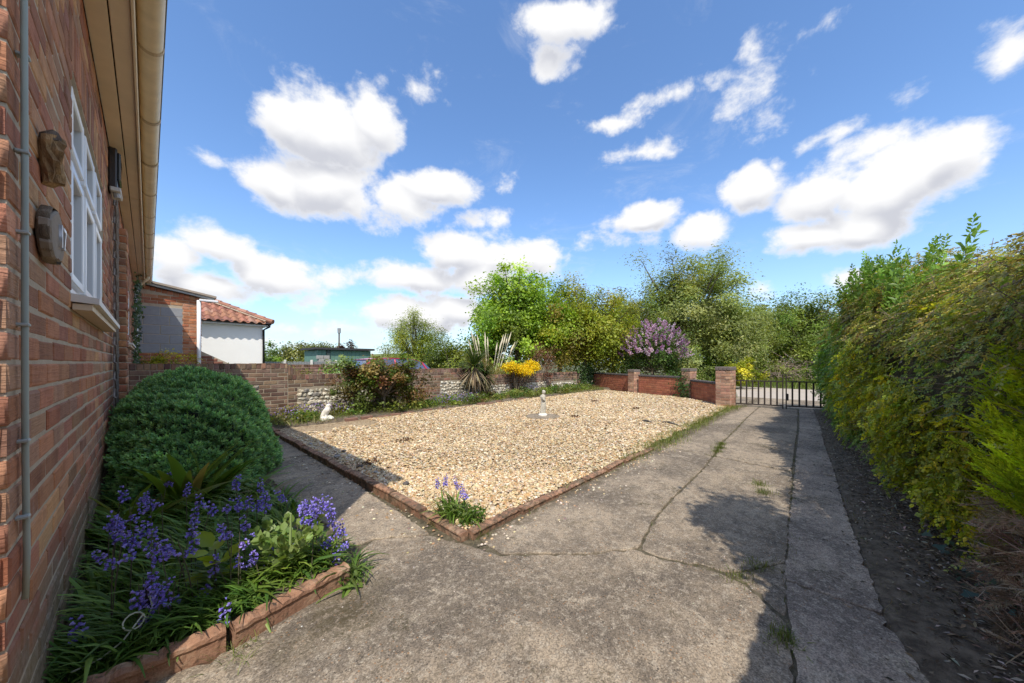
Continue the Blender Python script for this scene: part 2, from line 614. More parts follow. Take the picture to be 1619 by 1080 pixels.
def m_plain(name, color, rough=0.6, var=0.12, scale=8.0, spec=0.4, metal=0.0, bumps=0.0, bscale=60, attr=False):
    m, t, bs, out = mat_base(name)
    p = pos_of(t)
    n = t.noise(p, scale, 5, .6)
    if attr:
        base = t.add('ShaderNodeAttribute', attribute_name='Col').outputs[0]
    else:
        base = None
    f = t.math('MULTIPLY_ADD', n, 2 * var, 1 - var)
    cv = t.add('ShaderNodeCombineColor')
    for i in range(3):
        t.l.new(f, cv.inputs[i])
    c = t.mix(1.0, base if base is not None else color, cv.outputs[0], 'MULTIPLY')
    setin(t, bs, 'Base Color', c)
    bs.inputs['Roughness'].default_value = rough
    bs.inputs['Specular IOR Level'].default_value = spec
    bs.inputs['Metallic'].default_value = metal
    if bumps:
        bump(t, bs, t.noise(p, bscale, 4, .6), bumps, .006)
    return m


def m_brick(name, groove=0.0, algae=0.0, stain=(0.30, 0.27, 0.20), rough=0.85, bleach=0.0):
    m, t, bs, out = mat_base(name)
    p = pos_of(t)
    at = t.add('ShaderNodeAttribute', attribute_name='Col').outputs[0]
    n1 = t.noise(p, 7, 6, .65)
    n2 = t.noise(p, 55, 4, .6)
    c = t.mix(t.ramp(n1, .35, .75), at, t.mix(1.0, at, (.66, .60, .62), 'MULTIPLY'))
    c = t.mix(t.math('MULTIPLY', t.ramp(n2, .52, .78), .45), c, t.mix(1.0, at, (1.45, 1.35, 1.25), 'MULTIPLY'))
    if groove:
        sp = t.add('ShaderNodeSeparateXYZ')
        t.l.new(p, sp.inputs[0])
        # drag-wired face: fine uneven horizontal combing
        mp = t.vmath('MULTIPLY', p, (7, 7, 150))
        gr = t.noise(mp, 1.0, 3, .7)
        c = t.mix(t.math('MULTIPLY', t.ramp(gr, .5, .7), .35), c, t.mix(1.0, c, (.5, .46, .48), 'MULTIPLY'))
    if algae:
        sp = t.add('ShaderNodeSeparateXYZ')
        t.l.new(p, sp.inputs[0])
        zz = t.math('ADD', sp.outputs[2], t.math('MULTIPLY', t.math('SUBTRACT', n1, .5), .5))
        low = t.math('SUBTRACT', 1.0, t.ramp(zz, .22, algae))
        c = t.mix(t.math('MULTIPLY', low, .85), c, t.mix(t.ramp(n2, .35, .65), stain, (stain[0] * .6, stain[1] * .62, stain[2] * .5)))
        # pale lime bloom streaks
        bl = t.ramp(t.noise(t.vmath('MULTIPLY', p, (1, 2.2, .8)), 3.0, 5, .6), .62, .8)
        c = t.mix(t.math('MULTIPLY', bl, .4), c, (.46, .41, .38))
    if bleach:
        bl = t.ramp(t.noise(p, 2.2, 6, .7), .5, .75)
        c = t.mix(t.math('MULTIPLY', bl, bleach), c, (.32, .27, .21))
    setin(t, bs, 'Base Color', c)
    bs.inputs['Roughness'].default_value = rough
    bs.inputs['Specular IOR Level'].default_value = .25
    h = n2
    if groove:
        h = t.math('MULTIPLY_ADD', gr, groove, n2)
    bump(t, bs, h, .55, .006)
    return m


def m_concrete(name, tone=1.0, moss=0.0, warm=1.0):
    m, t, bs, out = mat_base(name)
    p = pos_of(t)
    big = t.noise(p, 1.1, 6, .6)
    mid = t.noise(p, 8, 7, .72)
    blot = t.noise(p, 26, 6, .75)
    va = t.voro(p, 210)
    vb = t.voro(p, 95)
    ra = t.add('ShaderNodeSeparateColor')
    t.l.new(va.outputs['Color'], ra.inputs[0])
    rb = t.add('ShaderNodeSeparateColor')
    t.l.new(vb.outputs['Color'], rb.inputs[0])
    lo = (.155 * tone, .125 * tone, .094 * tone * warm)
    hi = (.315 * tone, .252 * tone, .182 * tone * warm)
    base = t.mix(t.ramp(big, .38, .60), lo, hi)
    # lichen-grey and pale worn mottling
    base = t.mix(t.math('MULTIPLY', t.ramp(mid, .46, .58), .5), base, (.108 * tone, .090 * tone, .073 * tone))
    base = t.mix(t.math('MULTIPLY', t.ramp(blot, .50, .62), .7), base, (.34 * tone, .29 * tone, .225 * tone))
    base = t.mix(t.math('MULTIPLY', t.ramp(t.noise(p, 3.4, 8, .78, .4), .55, .64), .62), base, (.40, .335, .25))
    # sand grain everywhere
    g = t.math('MULTIPLY_ADD', ra.outputs[0], .80, .62)
    gc_ = t.add('ShaderNodeCombineColor')
    for i_ in range(3):
        t.l.new(g, gc_.inputs[i_])
    c = t.mix(1.0, base, gc_.outputs[0], 'MULTIPLY')
    # exposed aggregate in worn zones: cream, rust and dark stones of uneven size
    zone = t.ramp(t.noise(p, 2.6, 6, .7), .40, .62)
    dist = t.math('ADD', vb.outputs['Distance'], t.math('MULTIPLY', rb.outputs[2], .22))
    core = t.math('SUBTRACT', 1.0, t.ramp(dist, .30, .48))
    pick = t.ramp(rb.outputs[0], .62, .66)
    stone_c = t.mix(t.ramp(rb.outputs[1], .55, .6), t.mix(t.ramp(rb.outputs[1], .3, .34), (.06, .052, .045), (.46, .40, .31)), (.33, .19, .10))
    c = t.mix(t.math('MULTIPLY', t.math('MULTIPLY', pick, core), t.math('MULTIPLY_ADD', zone, .8, .10)), c, stone_c)
    if moss:
        mm = t.ramp(t.noise(p, 2.3, 9, .78, .3), .60 - .10 * moss, .72 - .08 * moss)
        mf = t.math('MULTIPLY', mm, t.ramp(t.noise(p, 45, 5, .75), .44, .56))
        c = t.mix(t.math('MULTIPLY', mf, .85), c, (.050, .043, .020))
        # damp moss creeping out from the flower-bed corner and along the kerb
        wob = t.math('MULTIPLY', t.math('SUBTRACT', t.noise(p, 5.0, 6, .7), .5), .55)
        dd = t.math('ADD', t.vmath('LENGTH', t.vmath('MULTIPLY', t.vmath('SUBTRACT', p, (.60, 1.55, 0)), (.8, 1.25, 0))), wob)
        m1 = t.math('SUBTRACT', 1.0, t.ramp(dd, .05, .26))
        sx = t.add('ShaderNodeSeparateXYZ')
        t.l.new(p, sx.inputs[0])
        m2 = t.ramp(t.math('ADD', sx.outputs[1], t.math('MULTIPLY', wob, .6)), 1.50, 1.62)
        m2 = t.math('MULTIPLY', m2, t.math('SUBTRACT', 1.0, t.ramp(sx.outputs[1], 1.72, 1.80)))
        m2 = t.math('MULTIPLY', m2, t.ramp(sx.outputs[0], 1.2, 1.45))
        mk = t.math('MULTIPLY', t.math('MAXIMUM', m1, m2), t.ramp(blot, .40, .54))
        c = t.mix(t.math('MULTIPLY', mk, .8), c, (.060, .046, .022))
    setin(t, bs, 'Base Color', c)
    bs.inputs['Roughness'].default_value = .92
    bs.inputs['Specular IOR Level'].default_value = .18
    h = t.math('ADD', t.math('MULTIPLY', ra.outputs[0], .35), t.math('MULTIPLY', t.math('MULTIPLY', pick, core), .5))
    h = t.math('ADD', h, t.math('MULTIPLY', blot, 1.0))
    bump(t, bs, h, .6, .006)
    return m


def m_soil(name, c1=(.030, .022, .015), c2=(.085, .062, .042), scale=14):
    m, t, bs, out = mat_base(name)
    p = pos_of(t)
    n = t.noise(p, scale, 8, .7)
    n2 = t.noise(p, scale * 8, 4, .7)
    c = t.mix(t.ramp(n, .35, .7), c1, c2)
    c = t.mix(t.math('MULTIPLY', t.ramp(n2, .58, .75), .5), c, (.20, .165, .12))
    setin(t, bs, 'Base Color', c)
    bs.inputs['Roughness'].default_value = .95
    bump(t, bs, t.math('ADD', n, t.math('MULTIPLY', n2, .5)), .8, .02)
    return m


def m_terracotta(name, dirt=.35):
    m, t, bs, out = mat_base(name)
    p = pos_of(t)
    n = t.noise(p, 11, 7, .7)
    n2 = t.noise(p, 90, 4, .65)
    c = t.mix(t.ramp(n, .35, .7), (.235, .120, .072), (.37, .205, .125))
    c = t.mix(t.math('MULTIPLY', t.ramp(t.noise(p, 5.5, 7, .75), .48, .66), .6), c, (.36, .285, .195))
    # black lichen spots, dirt
    v = t.voro(p, 30)
    rg = t.add('ShaderNodeSeparateColor')
    t.l.new(v.outputs['Color'], rg.inputs[0])
    sp = t.math('MULTIPLY', t.ramp(rg.outputs[0], .70, .74), t.math('SUBTRACT', 1.0, t.ramp(t.math('ADD', v.outputs['Distance'], t.math('MULTIPLY', n2, .45)), .40, .60)))
    c = t.mix(t.math('MULTIPLY', sp, .85), c, (.04, .036, .03))
    dm = t.math('MULTIPLY', t.ramp(t.noise(p, 14, 8, .8), .62 - .25 * dirt, .74 - .2 * dirt), .8)
    c = t.mix(dm, c, (.065, .052, .032))
    c = t.mix(t.math('MULTIPLY', t.ramp(n2, .55, .8), .35), c, (.46, .32, .21))
    setin(t, bs, 'Base Color', c)
    bs.inputs['Roughness'].default_value = .92
    bump(t, bs, t.math('ADD', n2, n), .6, .008)
    return m


M_BRICK = m_brick('house_brick', groove=1.6, algae=.55, stain=(.24, .20, .14))
M_BRICK_G = m_brick('garden_brick', bleach=.35)
M_BRICK_R = m_brick('red_brick', bleach=.06)
M_BRICK_O = m_brick('orange_brick', bleach=.1)
M_MORTAR = m_plain('mortar', (.46, .385, .29), .95, .3, 12, .1, bumps=.7)
M_MORTAR_D = m_plain('mortar_dark', (.34, .29, .22), .95, .3, 12, .1, bumps=.7)
M_CONC = m_concrete('drive_concrete', 1.0, .62)
M_CONC_S = m_concrete('strip_concrete', 1.22, .95, 1.08)
M_CONC_P = m_concrete('path_concrete', 1.08, .35)
M_SOIL = m_soil('soil', (.070, .052, .034), (.21, .165, .115))
M_JOINT = m_soil('joint_dirt', (.075, .062, .036), (.20, .165, .105), 24)
M_TERRA = m_terracotta('terracotta')
M_LEAF = m_leaf('leaf', .42)
M_LEAF_G = m_leaf('leaf_glossy', .42, .38, .4)
M_PETAL = m_leaf('petal', .3, .5, .2)
M_WHITE = m_plain('white_upvc', (.80, .81, .82), .28, .04, 5, .5)
M_CREAM = m_plain('cream_board', (.66, .53, .37), .5, .14, 6, .35)
M_STEM = m_plain('stem', (.10, .09, .04), .8, .3, 20)


def m_bark(name, a=(.10, .075, .05), b=(.22, .18, .13)):
    m, t, bs, out = mat_base(name)
    p = pos_of(t)
    n = t.noise(t.vmath('MULTIPLY', p, (1, 1, .3)), 22, 6, .7)
    setin(t, bs, 'Base Color', t.mix(t.ramp(n, .35, .7), a, b))
    bs.inputs['Roughness'].default_value = .95
    bump(t, bs, n, .8, .02)
    return m


M_BARK = m_bark('bark')

# ================================================================== GROUND
def struct(o):
    o['kind'] = 'structure'
    return o


def m_ground():
    m, t, bs, out = mat_base('rough_ground')
    p = pos_of(t)
    n = t.noise(p, .35, 8, .65)
    n2 = t.noise(p, 9, 6, .7)
    c = t.mix(t.ramp(n, .35, .65), (.055, .075, .022), (.13, .125, .05))
    c = t.mix(t.math('MULTIPLY', t.ramp(n2, .5, .7), .6), c, (.045, .06, .018))
    setin(t, bs, 'Base Color', c)
    bs.inputs['Roughness'].default_value = .95
    bump(t, bs, n2, .6, .05)
    return m


def grid_mesh(name, xs, ys, zf, mat):
    V = np.array([(x, y, zf(x, y)) for y in ys for x in xs])
    nx, ny = len(xs), len(ys)
    F = np.array([(j * nx + i, j * nx + i + 1, (j + 1) * nx + i + 1, (j + 1) * nx + i) for j in range(ny - 1) for i in range(nx - 1)])
    return np_mesh(name, V, F, mat, smooth=True)


lin = [-1500, -700, -300, -120, -60, -30, -15, 0, 15, 30, 60, 120, 300, 700, 1500]
struct(link('ground', grid_mesh('ground', lin, lin, lambda x, y: -0.10, m_ground())))

# low hill with fields far behind the garden wall
def hill_z(x, y):
    d = math.hypot((x - 330) / 260, (y - 520) / 190)
    return -1.5 + 17.5 * math.exp(-d * d * 1.4) + .8 * math.sin(x * .021) * math.cos(y * .017)
M_FIELD = m_plain('far_field', (.16, .19, .065), .95, .45, .02, .1)
struct(link('hill', grid_mesh('hill', [x * 25.0 for x in range(-6, 34)], [180 + 22.0 * j for j in range(0, 30)], hill_z, M_FIELD)))

# concrete driveway -------------------------------------------------
drive = struct(link('driveway', MB().prism([(-2.4, -.28), (1.6, -.24), (2.2, -.13), (4.5, .0), (10.75, .36), (10.55, 1.95), (4.7, 1.80), (1.36, 1.66), (1.36, 2.3), (.70, 2.3), (.70, 1.66), (-2.4, 1.66)], -.09, -.007).mesh('driveway', M_JOINT)))


def jag(poly, step=.06, amp=.006, seed=0, grow=.009):
    """roughen polygon outline: a slow wander, small crumbled bites, and a slight outward growth"""
    r = random.Random(seed)
    out = []
    n = len(poly)
    area = sum(poly[i][0] * poly[(i + 1) % n][1] - poly[(i + 1) % n][0] * poly[i][1] for i in range(n))
    sg = -1.0 if area > 0 else 1.0
    for i in range(n):
        a, b = Vector(poly[i]), Vector(poly[(i + 1) % n])
        L = (b - a).length
        k = max(1, int(L / step))
        nrm = Vector((-(b - a).y, (b - a).x)).normalized() * sg
        for j in range(k):
            q = a + (b - a) * (j / k)
            if j:
                bite = -abs(r.gauss(0, .012)) if r.random() < .12 else 0.0
                q = q + nrm * (grow + r.gauss(0, amp) + bite)
            else:
                q = q + nrm * grow * .5
            out.append((q.x, q.y))
    return out


def slab(poly, z, mat, parent, seed, amp=.004, tilt=(0, 0)):
    pts = jag(poly, .032, amp, seed)
    n = len(pts)
    cx = sum(p[0] for p in pts) / n
    cy = sum(p[1] for p in pts) / n
    zz = lambda x, y: z + tilt[0] * (x - cx) + tilt[1] * (y - cy)
    V, F = [], []
    for (x, y) in pts:
        V.append((x, y, -.08))
    for (x, y) in pts:
        V.append((x, y, zz(x, y) - .005))
    for (x, y) in pts:
        d = Vector((cx - x, cy - y)).normalized() * .006
        V.append((x + d.x, y + d.y, zz(x, y)))
    for i in range(n):
        j = (i + 1) % n
        F.append((i, j, n + j, n + i))
        F.append((n + i, n + j, 2 * n + j, 2 * n + i))
    F.append(tuple(range(2 * n, 3 * n)))
    return link('concrete_slab', np_mesh('concrete_slab', np.array(V), F, mat), parent)


# the big foreground slab
slab([(-2.4, 1.70), (-2.4, -.04), (1.38, .085), (1.84, .145), (2.02, .33), (2.03, .49), (1.95, .70), (1.955, .845), (1.70, 1.02), (1.52, 1.22), (1.365, 1.37), (1.31, 1.60), (1.22, 1.86), (.96, 2.06), (.84, 1.99), (.72, 1.765), (.225, 1.672), (-.3, 1.71)], .002, M_CONC, drive, 1, .004)
slab([(1.99, .845), (2.4, .92), (2.87, .955), (3.95, .985), (4.50, 1.03), (4.62, 1.66), (3.3, 1.64), (1.42, 1.60), (1.39, 1.40), (1.53, 1.255), (1.72, 1.045)], .005, M_CONC, drive, 2)
slab([(1.995, .815), (1.99, .71), (2.075, .51), (2.09, .40), (2.40, .195), (3.1, .232), (4.4, .295), (4.52, 1.0), (3.95, .955), (2.87, .925), (2.4, .89)], .001, M_CONC, drive, 3)
slab([(2.07, .375), (2.05, .30), (1.90, .155), (2.15, .175), (2.38, .185)], -.002, M_CONC, drive, 4, .004)
slab([(4.56, 1.03), (5.37, 1.12), (6.6, 1.17), (6.7, 1.70), (4.68, 1.67)], .0, M_CONC, drive, 5)
slab([(4.45, .31), (6.7, .40), (6.62, 1.13), (5.37, 1.08), (4.56, .99)], .003, M_CONC, drive, 6)
slab([(6.64, 1.17), (8.18, 1.26), (10.4, 1.33), (10.5, 1.86), (8.7, 1.78), (6.74, 1.71)], .001, M_CONC, drive, 7)
slab([(6.74, .40), (9.34, .53), (10.45, .60), (10.42, 1.29), (8.18, 1.22), (6.66, 1.13)], .001, M_CONC, drive, 8)
# narrow strip along the hedge
slab([(-2.4, -.06), (-2.4, -.34), (1.2, -.34), (1.7, -.27), (1.98, -.20), (2.18, -.16), (2.20, .165), (1.87, .125), (1.38, .06)], .0, M_CONC_S, drive, 9, .004)
slab([(2.22, .165), (2.21, -.155), (2.75, -.12), (3.63, -.06), (4.5, -.02), (4.55, .27), (3.1, .21)], .002, M_CONC_S, drive, 10, .004)
slab([(4.58, .272), (4.54, -.02), (6.32, .09), (7.4, .13), (7.4, .385)], .001, M_CONC_S, drive, 11, .004)
slab([(7.43, .388), (7.43, .13), (9.2, .24), (10.5, .32), (10.5, .56), (9.34, .49)], .003, M_CONC_S, drive, 12, .004)

# path beside the gravel
path = struct(link('garden_path', MB().prism([(.72, 2.0), (1.30, 1.95), (1.33, 7.4), (.72, 7.4)], -.09, -.010).mesh('garden_path', M_JOINT)))
for i, (a, b) in enumerate([(2.10, 3.38), (3.40, 4.62), (4.64, 5.85), (5.87, 7.2)]):
    lo = [(.97, 2.085), (1.23, 1.885)] if i == 0 else [(.80, a), (1.285, a - .10)]
    slab(([(.85, 2.1)] if i == 0 else []) + lo + [(1.285, b - .11), (.80, b)], .004 - .003 * (i % 2), M_CONC_P, path, 30 + i, .005)

# soil strip under the hedge
def soil_z(x, y):
    edge = np.interp(x, [-2.5, 1.2, 2.2, 4.5, 10.8], [-.34, -.34, -.16, -.02, .33])
    d = edge - y
    return float(-.05 + .05 * min(max((d + .05) / .07, 0), 1) + .05 * min(max(d / .5, 0), 1) + (.008 * math.sin(x * 9 + y * 13) * math.sin(x * 4.1 + y * 7) if d > 0 else 0))


struct(link('soil_strip', grid_mesh('soil_strip', [-2.5 + .12 * i for i in range(112)], [-2.2, -1.5, -1.1, -.85] + [-.7 + .03 * i for i in range(37)],
        lambda x, y: soil_z(x, y), M_SOIL)))

# flower bed by the house wall
struct(link('flower_bed', grid_mesh('flower_bed', [-.23, -.1, .05, .2, .35, .5, .62, .70, .76], [1.70 + .1 * i for i in range(60)],
        lambda x, y: .060 + .015 * math.sin(7 * x + 3 * y) * math.sin(5 * y) - (.10 if x > .73 else 0) - (.12 if y < 1.75 else 0), M_SOIL)))
# border below the flint wall
struct(link('wall_border', grid_mesh('wall_border', [.75 + .4 * i for i in range(33)], [6.55, 6.62, 6.75, 7.0, 7.3, 7.6, 7.85], lambda x, y: .05 + .03 * math.sin(3 * x) * math.sin(4 * y) - (.08 if y < 6.6 else 0), M_SOIL)))

# ------------------------------------------------------------------ gravel
def gx_max(y):
    pts = [(1.75, 9.6), (2.3, 10.25), (3.2, 11.15), (5.2, 11.95), (6.8, 12.4)]
    return np.interp(y, [p[0] for p in pts], [p[1] for p in pts])


def m_gravel():
    m, t, bs, out = mat_base('gravel')
    at = t.add('ShaderNodeAttribute', attribute_name='Col').outputs[0]
    p = pos_of(t)
    n = t.noise(p, 160, 3, .6)
    c = t.mix(t.math('MULTIPLY', t.ramp(n, .45, .7), .4), at, t.mix(1.0, at, (.62, .55, .45), 'MULTIPLY'))
    setin(t, bs, 'Base Color', c)
    bs.inputs['Roughness'].default_value = .65
    return m


M_GRAVEL = m_gravel()


def m_gravel_base():
    m, t, bs, out = mat_base('gravel_base')
    p = pos_of(t)
    v = t.voro(p, 42)
    rg = t.add('ShaderNodeSeparateColor')
    t.l.new(v.outputs['Color'], rg.inputs[0])
    c = t.mix(rg.outputs[0], (.20, .13, .07), (.50, .39, .25))
    setin(t, bs, 'Base Color', c)
    bs.inputs['Roughness'].default_value = .9
    bump(t, bs, v.outputs['Distance'], 1.0, .02)
    return m


gravel_poly = [(1.40, 1.72), (4.6, 1.74), (9.6, 1.86), (10.25, 2.35), (11.2, 3.25), (12.0, 5.25), (12.45, 6.6), (1.40, 6.6)]
gravel_bed = struct(link('gravel_bed', MB().prism(gravel_poly, -.08, .008).mesh('gravel_bed', m_gravel_base())))

PEB_V = np.array([(0, 0, .62)] + [(math.cos(k * 2 * math.pi / 5) * r, math.sin(k * 2 * math.pi / 5) * r, z) for k, (r, z) in enumerate([(.7, .38), (.62, .44), (.74, .36), (.66, .42), (.6, .4)])]
                 + [(math.cos((k + .2) * 2 * math.pi / 5), math.sin((k + .2) * 2 * math.pi / 5), -.15) for k in range(5)])
PEB_F = np.array([(0, 1 + k, 1 + (k + 1) % 5) for k in range(5)] + [(1 + k, 6 + k, 1 + (k + 1) % 5) for k in range(5)] + [(1 + (k + 1) % 5, 6 + k, 6 + (k + 1) % 5) for k in range(5)])


def gravel_points():
    P, S = [], []
    for (t0, t1, r, cov) in ((0, 3.6, .0102, 1.4), (3.6, 5.2, .0116, 1.3), (5.2, 7.2, .0136, 1.2), (7.2, 9.5, .0160, 1.1), (9.5, 20, .0195, 1.0)):
        area = (12.5 - 1.4) * (6.62 - 1.7)
        n = int(area * cov / (math.pi * (r * .82) ** 2))
        x = rng.uniform(1.40, 12.5, n)
        y = rng.uniform(1.70, 6.62, n)
        y = np.where((x > 4.2), np.maximum(y, y), y)
        t = SA * x + CA * y
        edge = 1.72 + np.clip((x - 4.2) * .022, 0, .2) + .03 * np.sin(x * 7) * (x > 3)
        back = 6.58 - .10 * np.sin(x * 2.3) + .05 * np.sin(x * 7.1)
        k = (t >= t0) & (t < t1) & (x < gx_max(y)) & (y > edge) & (y < back) & ~((x < 2.9) & (y > 5.9 + .12 * np.sin(x * 9)))
        P.append(np.stack([x[k], y[k], np.zeros(k.sum())], 1))
        S.append(np.full(k.sum(), r))
    return np.concatenate(P), np.concatenate(S)


gp, gs = gravel_points()
n = len(gp)
s = gs * np.exp(rng.normal(0, .28, n))
S3 = np.stack([s * rng.uniform(.8, 1.45, n), s * rng.uniform(.7, 1.1, n), s * rng.uniform(.6, 1.1, n)], 1)
hump = .012 * np.sin(gp[:, 0] * 2.1) * np.sin(gp[:, 1] * 2.7 + 1)
gp[:, 2] = .012 + np.maximum(hump, 0) + rng.uniform(0, .012, n)
ang = rng.uniform(0, 2 * math.pi, n)
til = rng.normal(0, .28, (n, 2))
zax = np.stack([til[:, 0], til[:, 1], np.ones(n)], 1)
zax /= np.linalg.norm(zax, axis=1, keepdims=True)
xax = np.stack([np.cos(ang), np.sin(ang), np.zeros(n)], 1)
xax -= zax * (xax * zax).sum(1, keepdims=True)
xax /= np.linalg.norm(xax, axis=1, keepdims=True)
Mg = np.stack([xax, np.cross(zax, xax), zax], 2)
gc = pal([(.58, .46, .29), (.50, .36, .19), (.42, .25, .105), (.68, .60, .47), (.32, .22, .13), (.18, .13, .09), (.54, .41, .24)], n, .14, [.27, .22, .17, .12, .07, .025, .125])
# slow drifts of browner, dirtier stone
gc *= (1 + .07 * np.sin(gp[:, 0] * 1.7 + 1.3 * np.sin(gp[:, 1] * 1.9)) * np.sin(gp[:, 1] * 2.3 + gp[:, 0] * .6))[:, None]
near = (SA * gp[:, 0] + CA * gp[:, 1]) < 3.4
CHIP_V = np.array([(.12, -.1, .62)] + [(math.cos(k * 2 * math.pi / 5) * r_, math.sin(k * 2 * math.pi / 5) * r_, z_) for k, (r_, z_) in enumerate([(1.0, .05), (.85, .2), (1.05, -.1), (.9, .15), (.95, 0)])])
CHIP_F = np.array([(0, 1 + k, 1 + (k + 1) % 5) for k in range(5)])
V1, F1, C1 = scatter(PEB_V, PEB_F, gp[near], Mg[near], S3[near], gc[near])
V2, F2, C2 = scatter(CHIP_V, CHIP_F, gp[~near], Mg[~near], S3[~near], gc[~near])
# a few stones kicked over the edging
ns = 420
sx = np.concatenate([rng.normal(1.22, .09, 180), rng.uniform(1.3, 5.0, 240)])
sy = np.concatenate([rng.uniform(1.7, 4.6, 180), 1.60 - np.abs(rng.normal(0, .12, 240))])
sz_ = rng.uniform(.004, .010, ns)
V3, F3, C3 = scatter(PEB_V, PEB_F, np.stack([sx, sy, np.full(ns, .006)], 1), np.tile(np.eye(3), (ns, 1, 1)), np.stack([sz_ * 1.2, sz_, sz_ * .8], 1), pal([(.50, .38, .22), (.36, .22, .11), (.6, .52, .4), (.2, .15, .11)], ns, .18))
V, F, C = merge([(V1, F1, C1), (V2, F2, C2), (V3, F3, C3)])
o = link('gravel', np_mesh('gravel', V, F, M_GRAVEL, C))
tag(o, 'golden flint gravel spread over the front garden', 'gravel', kind='stuff')

# ------------------------------------------------------------------ road beyond the gate
M_ROAD = m_plain('pale_road', (.40, .345, .29), .9, .2, 2.5, .2, bumps=.5)
struct(link('road', MB().prism([(12.9, -14), (18.9, -14), (19.2, 2), (19.4, 16), (14.2, 16), (13.2, 2.0)], -.09, -.055).mesh('road', M_ROAD)))
struct(link('gate_apron', MB().prism([(10.5, .1), (13.4, -.4), (13.4, 2.6), (10.5, 1.95)], -.09, -.03).mesh('gate_apron', M_CONC)))

# ================================================================== BRICKWORK
def brick_rects(u0, u1, z0, ncourse, holes=(), L=.225, course=.075, gap=.010, off=0.0):
    out = []
    for c in range(ncourse):
        za, zb = z0 + c * course + gap / 2, z0 + (c + 1) * course - gap / 2
        u = u0 - (L / 2 if (c % 2) else 0) - off
        while u < u1:
            a, b = max(u, u0), min(u + L, u1)
            if b - a > .03:
                segs = [(a, b)]
                for (h0, h1, g0, g1) in holes:
                    if zb > g0 + .004 and za < g1 - .004:
                        ns = []
                        for (p, q) in segs:
                            if q <= h0 or p >= h1:
                                ns.append((p, q))
                            else:
                                if h0 - p > .02:
                                    ns.append((p, h0 + gap / 2))
                                if q - h1 > .02:
                                    ns.append((h1 - gap / 2, q))
                        segs = ns
                for (p, q) in segs:
                    out.append((p + gap / 2, q - gap / 2, za, zb))
            u += L
    return out


def brick_geo(w, h, depth, jit, proud=.008, r=random):
    """front is -y; centred in x,z; y=0 is the mortar plane"""
    j = lambda: r.gauss(0, jit)
    c = .006
    V = []
    for (x, z) in ((-w / 2, -h / 2), (w / 2, -h / 2), (w / 2, h / 2), (-w / 2, h / 2)):
        V.append((x, depth, z))
    p = proud + r.gauss(0, jit * .8)
    for (x, z) in ((-w / 2, -h / 2), (w / 2, -h / 2), (w / 2, h / 2), (-w / 2, h / 2)):
        V.append((x + j() * .5, -p + .004, z + j() * .5))
    for (x, z) in ((-w / 2 + c, -h / 2 + c), (w / 2 - c, -h / 2 + c), (w / 2 - c, h / 2 - c), (-w / 2 + c, h / 2 - c)):
        V.append((x + j(), -p + j() * .4, z + j()))
    F = [(8, 9, 10, 11)]
    for i in range(4):
        k = (i + 1) % 4
        F.append((i, k, 4 + k, 4 + i))
        F.append((4 + i, 4 + k, 8 + k, 8 + i))
    return V, F


POOLS = {}


def lay_bricks(parent, rects, origin, ang, palette, mat, nsingle, weights=None, jit=.0016, proud=.008, depth=.03, jcol=.14, name='brick', L=.225, course=.075, gap=.01):
    """each brick near the viewer is an object; what is past the limit is one joined part"""
    ca, sa = math.cos(ang), math.sin(ang)
    W = lambda u, z: Vector((origin[0] + ca * u, origin[1] + sa * u, origin[2] + z))
    r = random.Random(len(rects))
    order = sorted(rects, key=lambda q: (W((q[0] + q[1]) / 2, (q[2] + q[3]) / 2) - cam.location).length)
    singles, rest = order[:nsingle], order[nsingle:]
    fw, fh = L - gap, course - gap
    for (a, b, z0, z1) in singles:
        w, h = b - a, z1 - z0
        full = abs(w - fw) < .004 and abs(h - fh) < .004
        key = (mat.name, name, palette[0])
        if full:
            pool = POOLS.setdefault(key, [])
            if len(pool) < 22:
                V_, F_ = brick_geo(w, h, depth, jit, proud, r)
                c_ = pal(palette, 1, jcol, weights)[0]
                pool.append(np_mesh(name, np.array(V_), F_, mat, np.tile(c_, (12, 1))))
            me = r.choice(pool)
        else:
            V_, F_ = brick_geo(w, h, depth, jit, proud, r)
            me = np_mesh(name, np.array(V_), F_, mat, np.tile(pal(palette, 1, jcol, weights)[0], (12, 1)))
        link(name, me, parent, loc=W((a + b) / 2, (z0 + z1) / 2), rotz=ang)
    if rest:
        n_ = len(rest)
        cols = pal(palette, n_, jcol, weights)
        VV, CC = [], []
        for i, (a, b, z0, z1) in enumerate(rest):
            V_, F_ = brick_geo(b - a, z1 - z0, depth, jit, proud, r)
            cu, cz = (a + b) / 2, (z0 + z1) / 2
            for (x, y, z) in V_:
                VV.append((origin[0] + ca * (cu + x) - sa * y, origin[1] + sa * (cu + x) + ca * y, origin[2] + cz + z))
            CC.append(np.tile(cols[i], (12, 1)))
        Fq = np.array([f for f in F_])
        FF = (Fq[None] + (np.arange(n_) * 12)[:, None, None]).reshape(-1, 4)
        o_ = link(name + '_course', np_mesh(name + '_course', np.array(VV), FF, mat, np.concatenate(CC)), parent)
        o_['kind'] = 'stuff'


# ================================================================== HOUSE
HX = -.223           # wall face
HY0, HY1 = 1.40, 12.0
Z0 = 1.1 - 15 * .075
house = thing('bungalow', 'red brick bungalow wall close beside the camera with cream eaves and gutter', 'house', (HX, HY0, 0))
HP = [(.47, .205, .11), (.51, .235, .12), (.40, .17, .092), (.36, .185, .115), (.55, .295, .16), (.34, .145, .085), (.44, .245, .145)]
wins = [(2.37, 3.90, 1.40, 2.375), (7.3, 9.1, 1.40, 2.375)]
porch = (5.55, 6.45, -.1, 2.15)
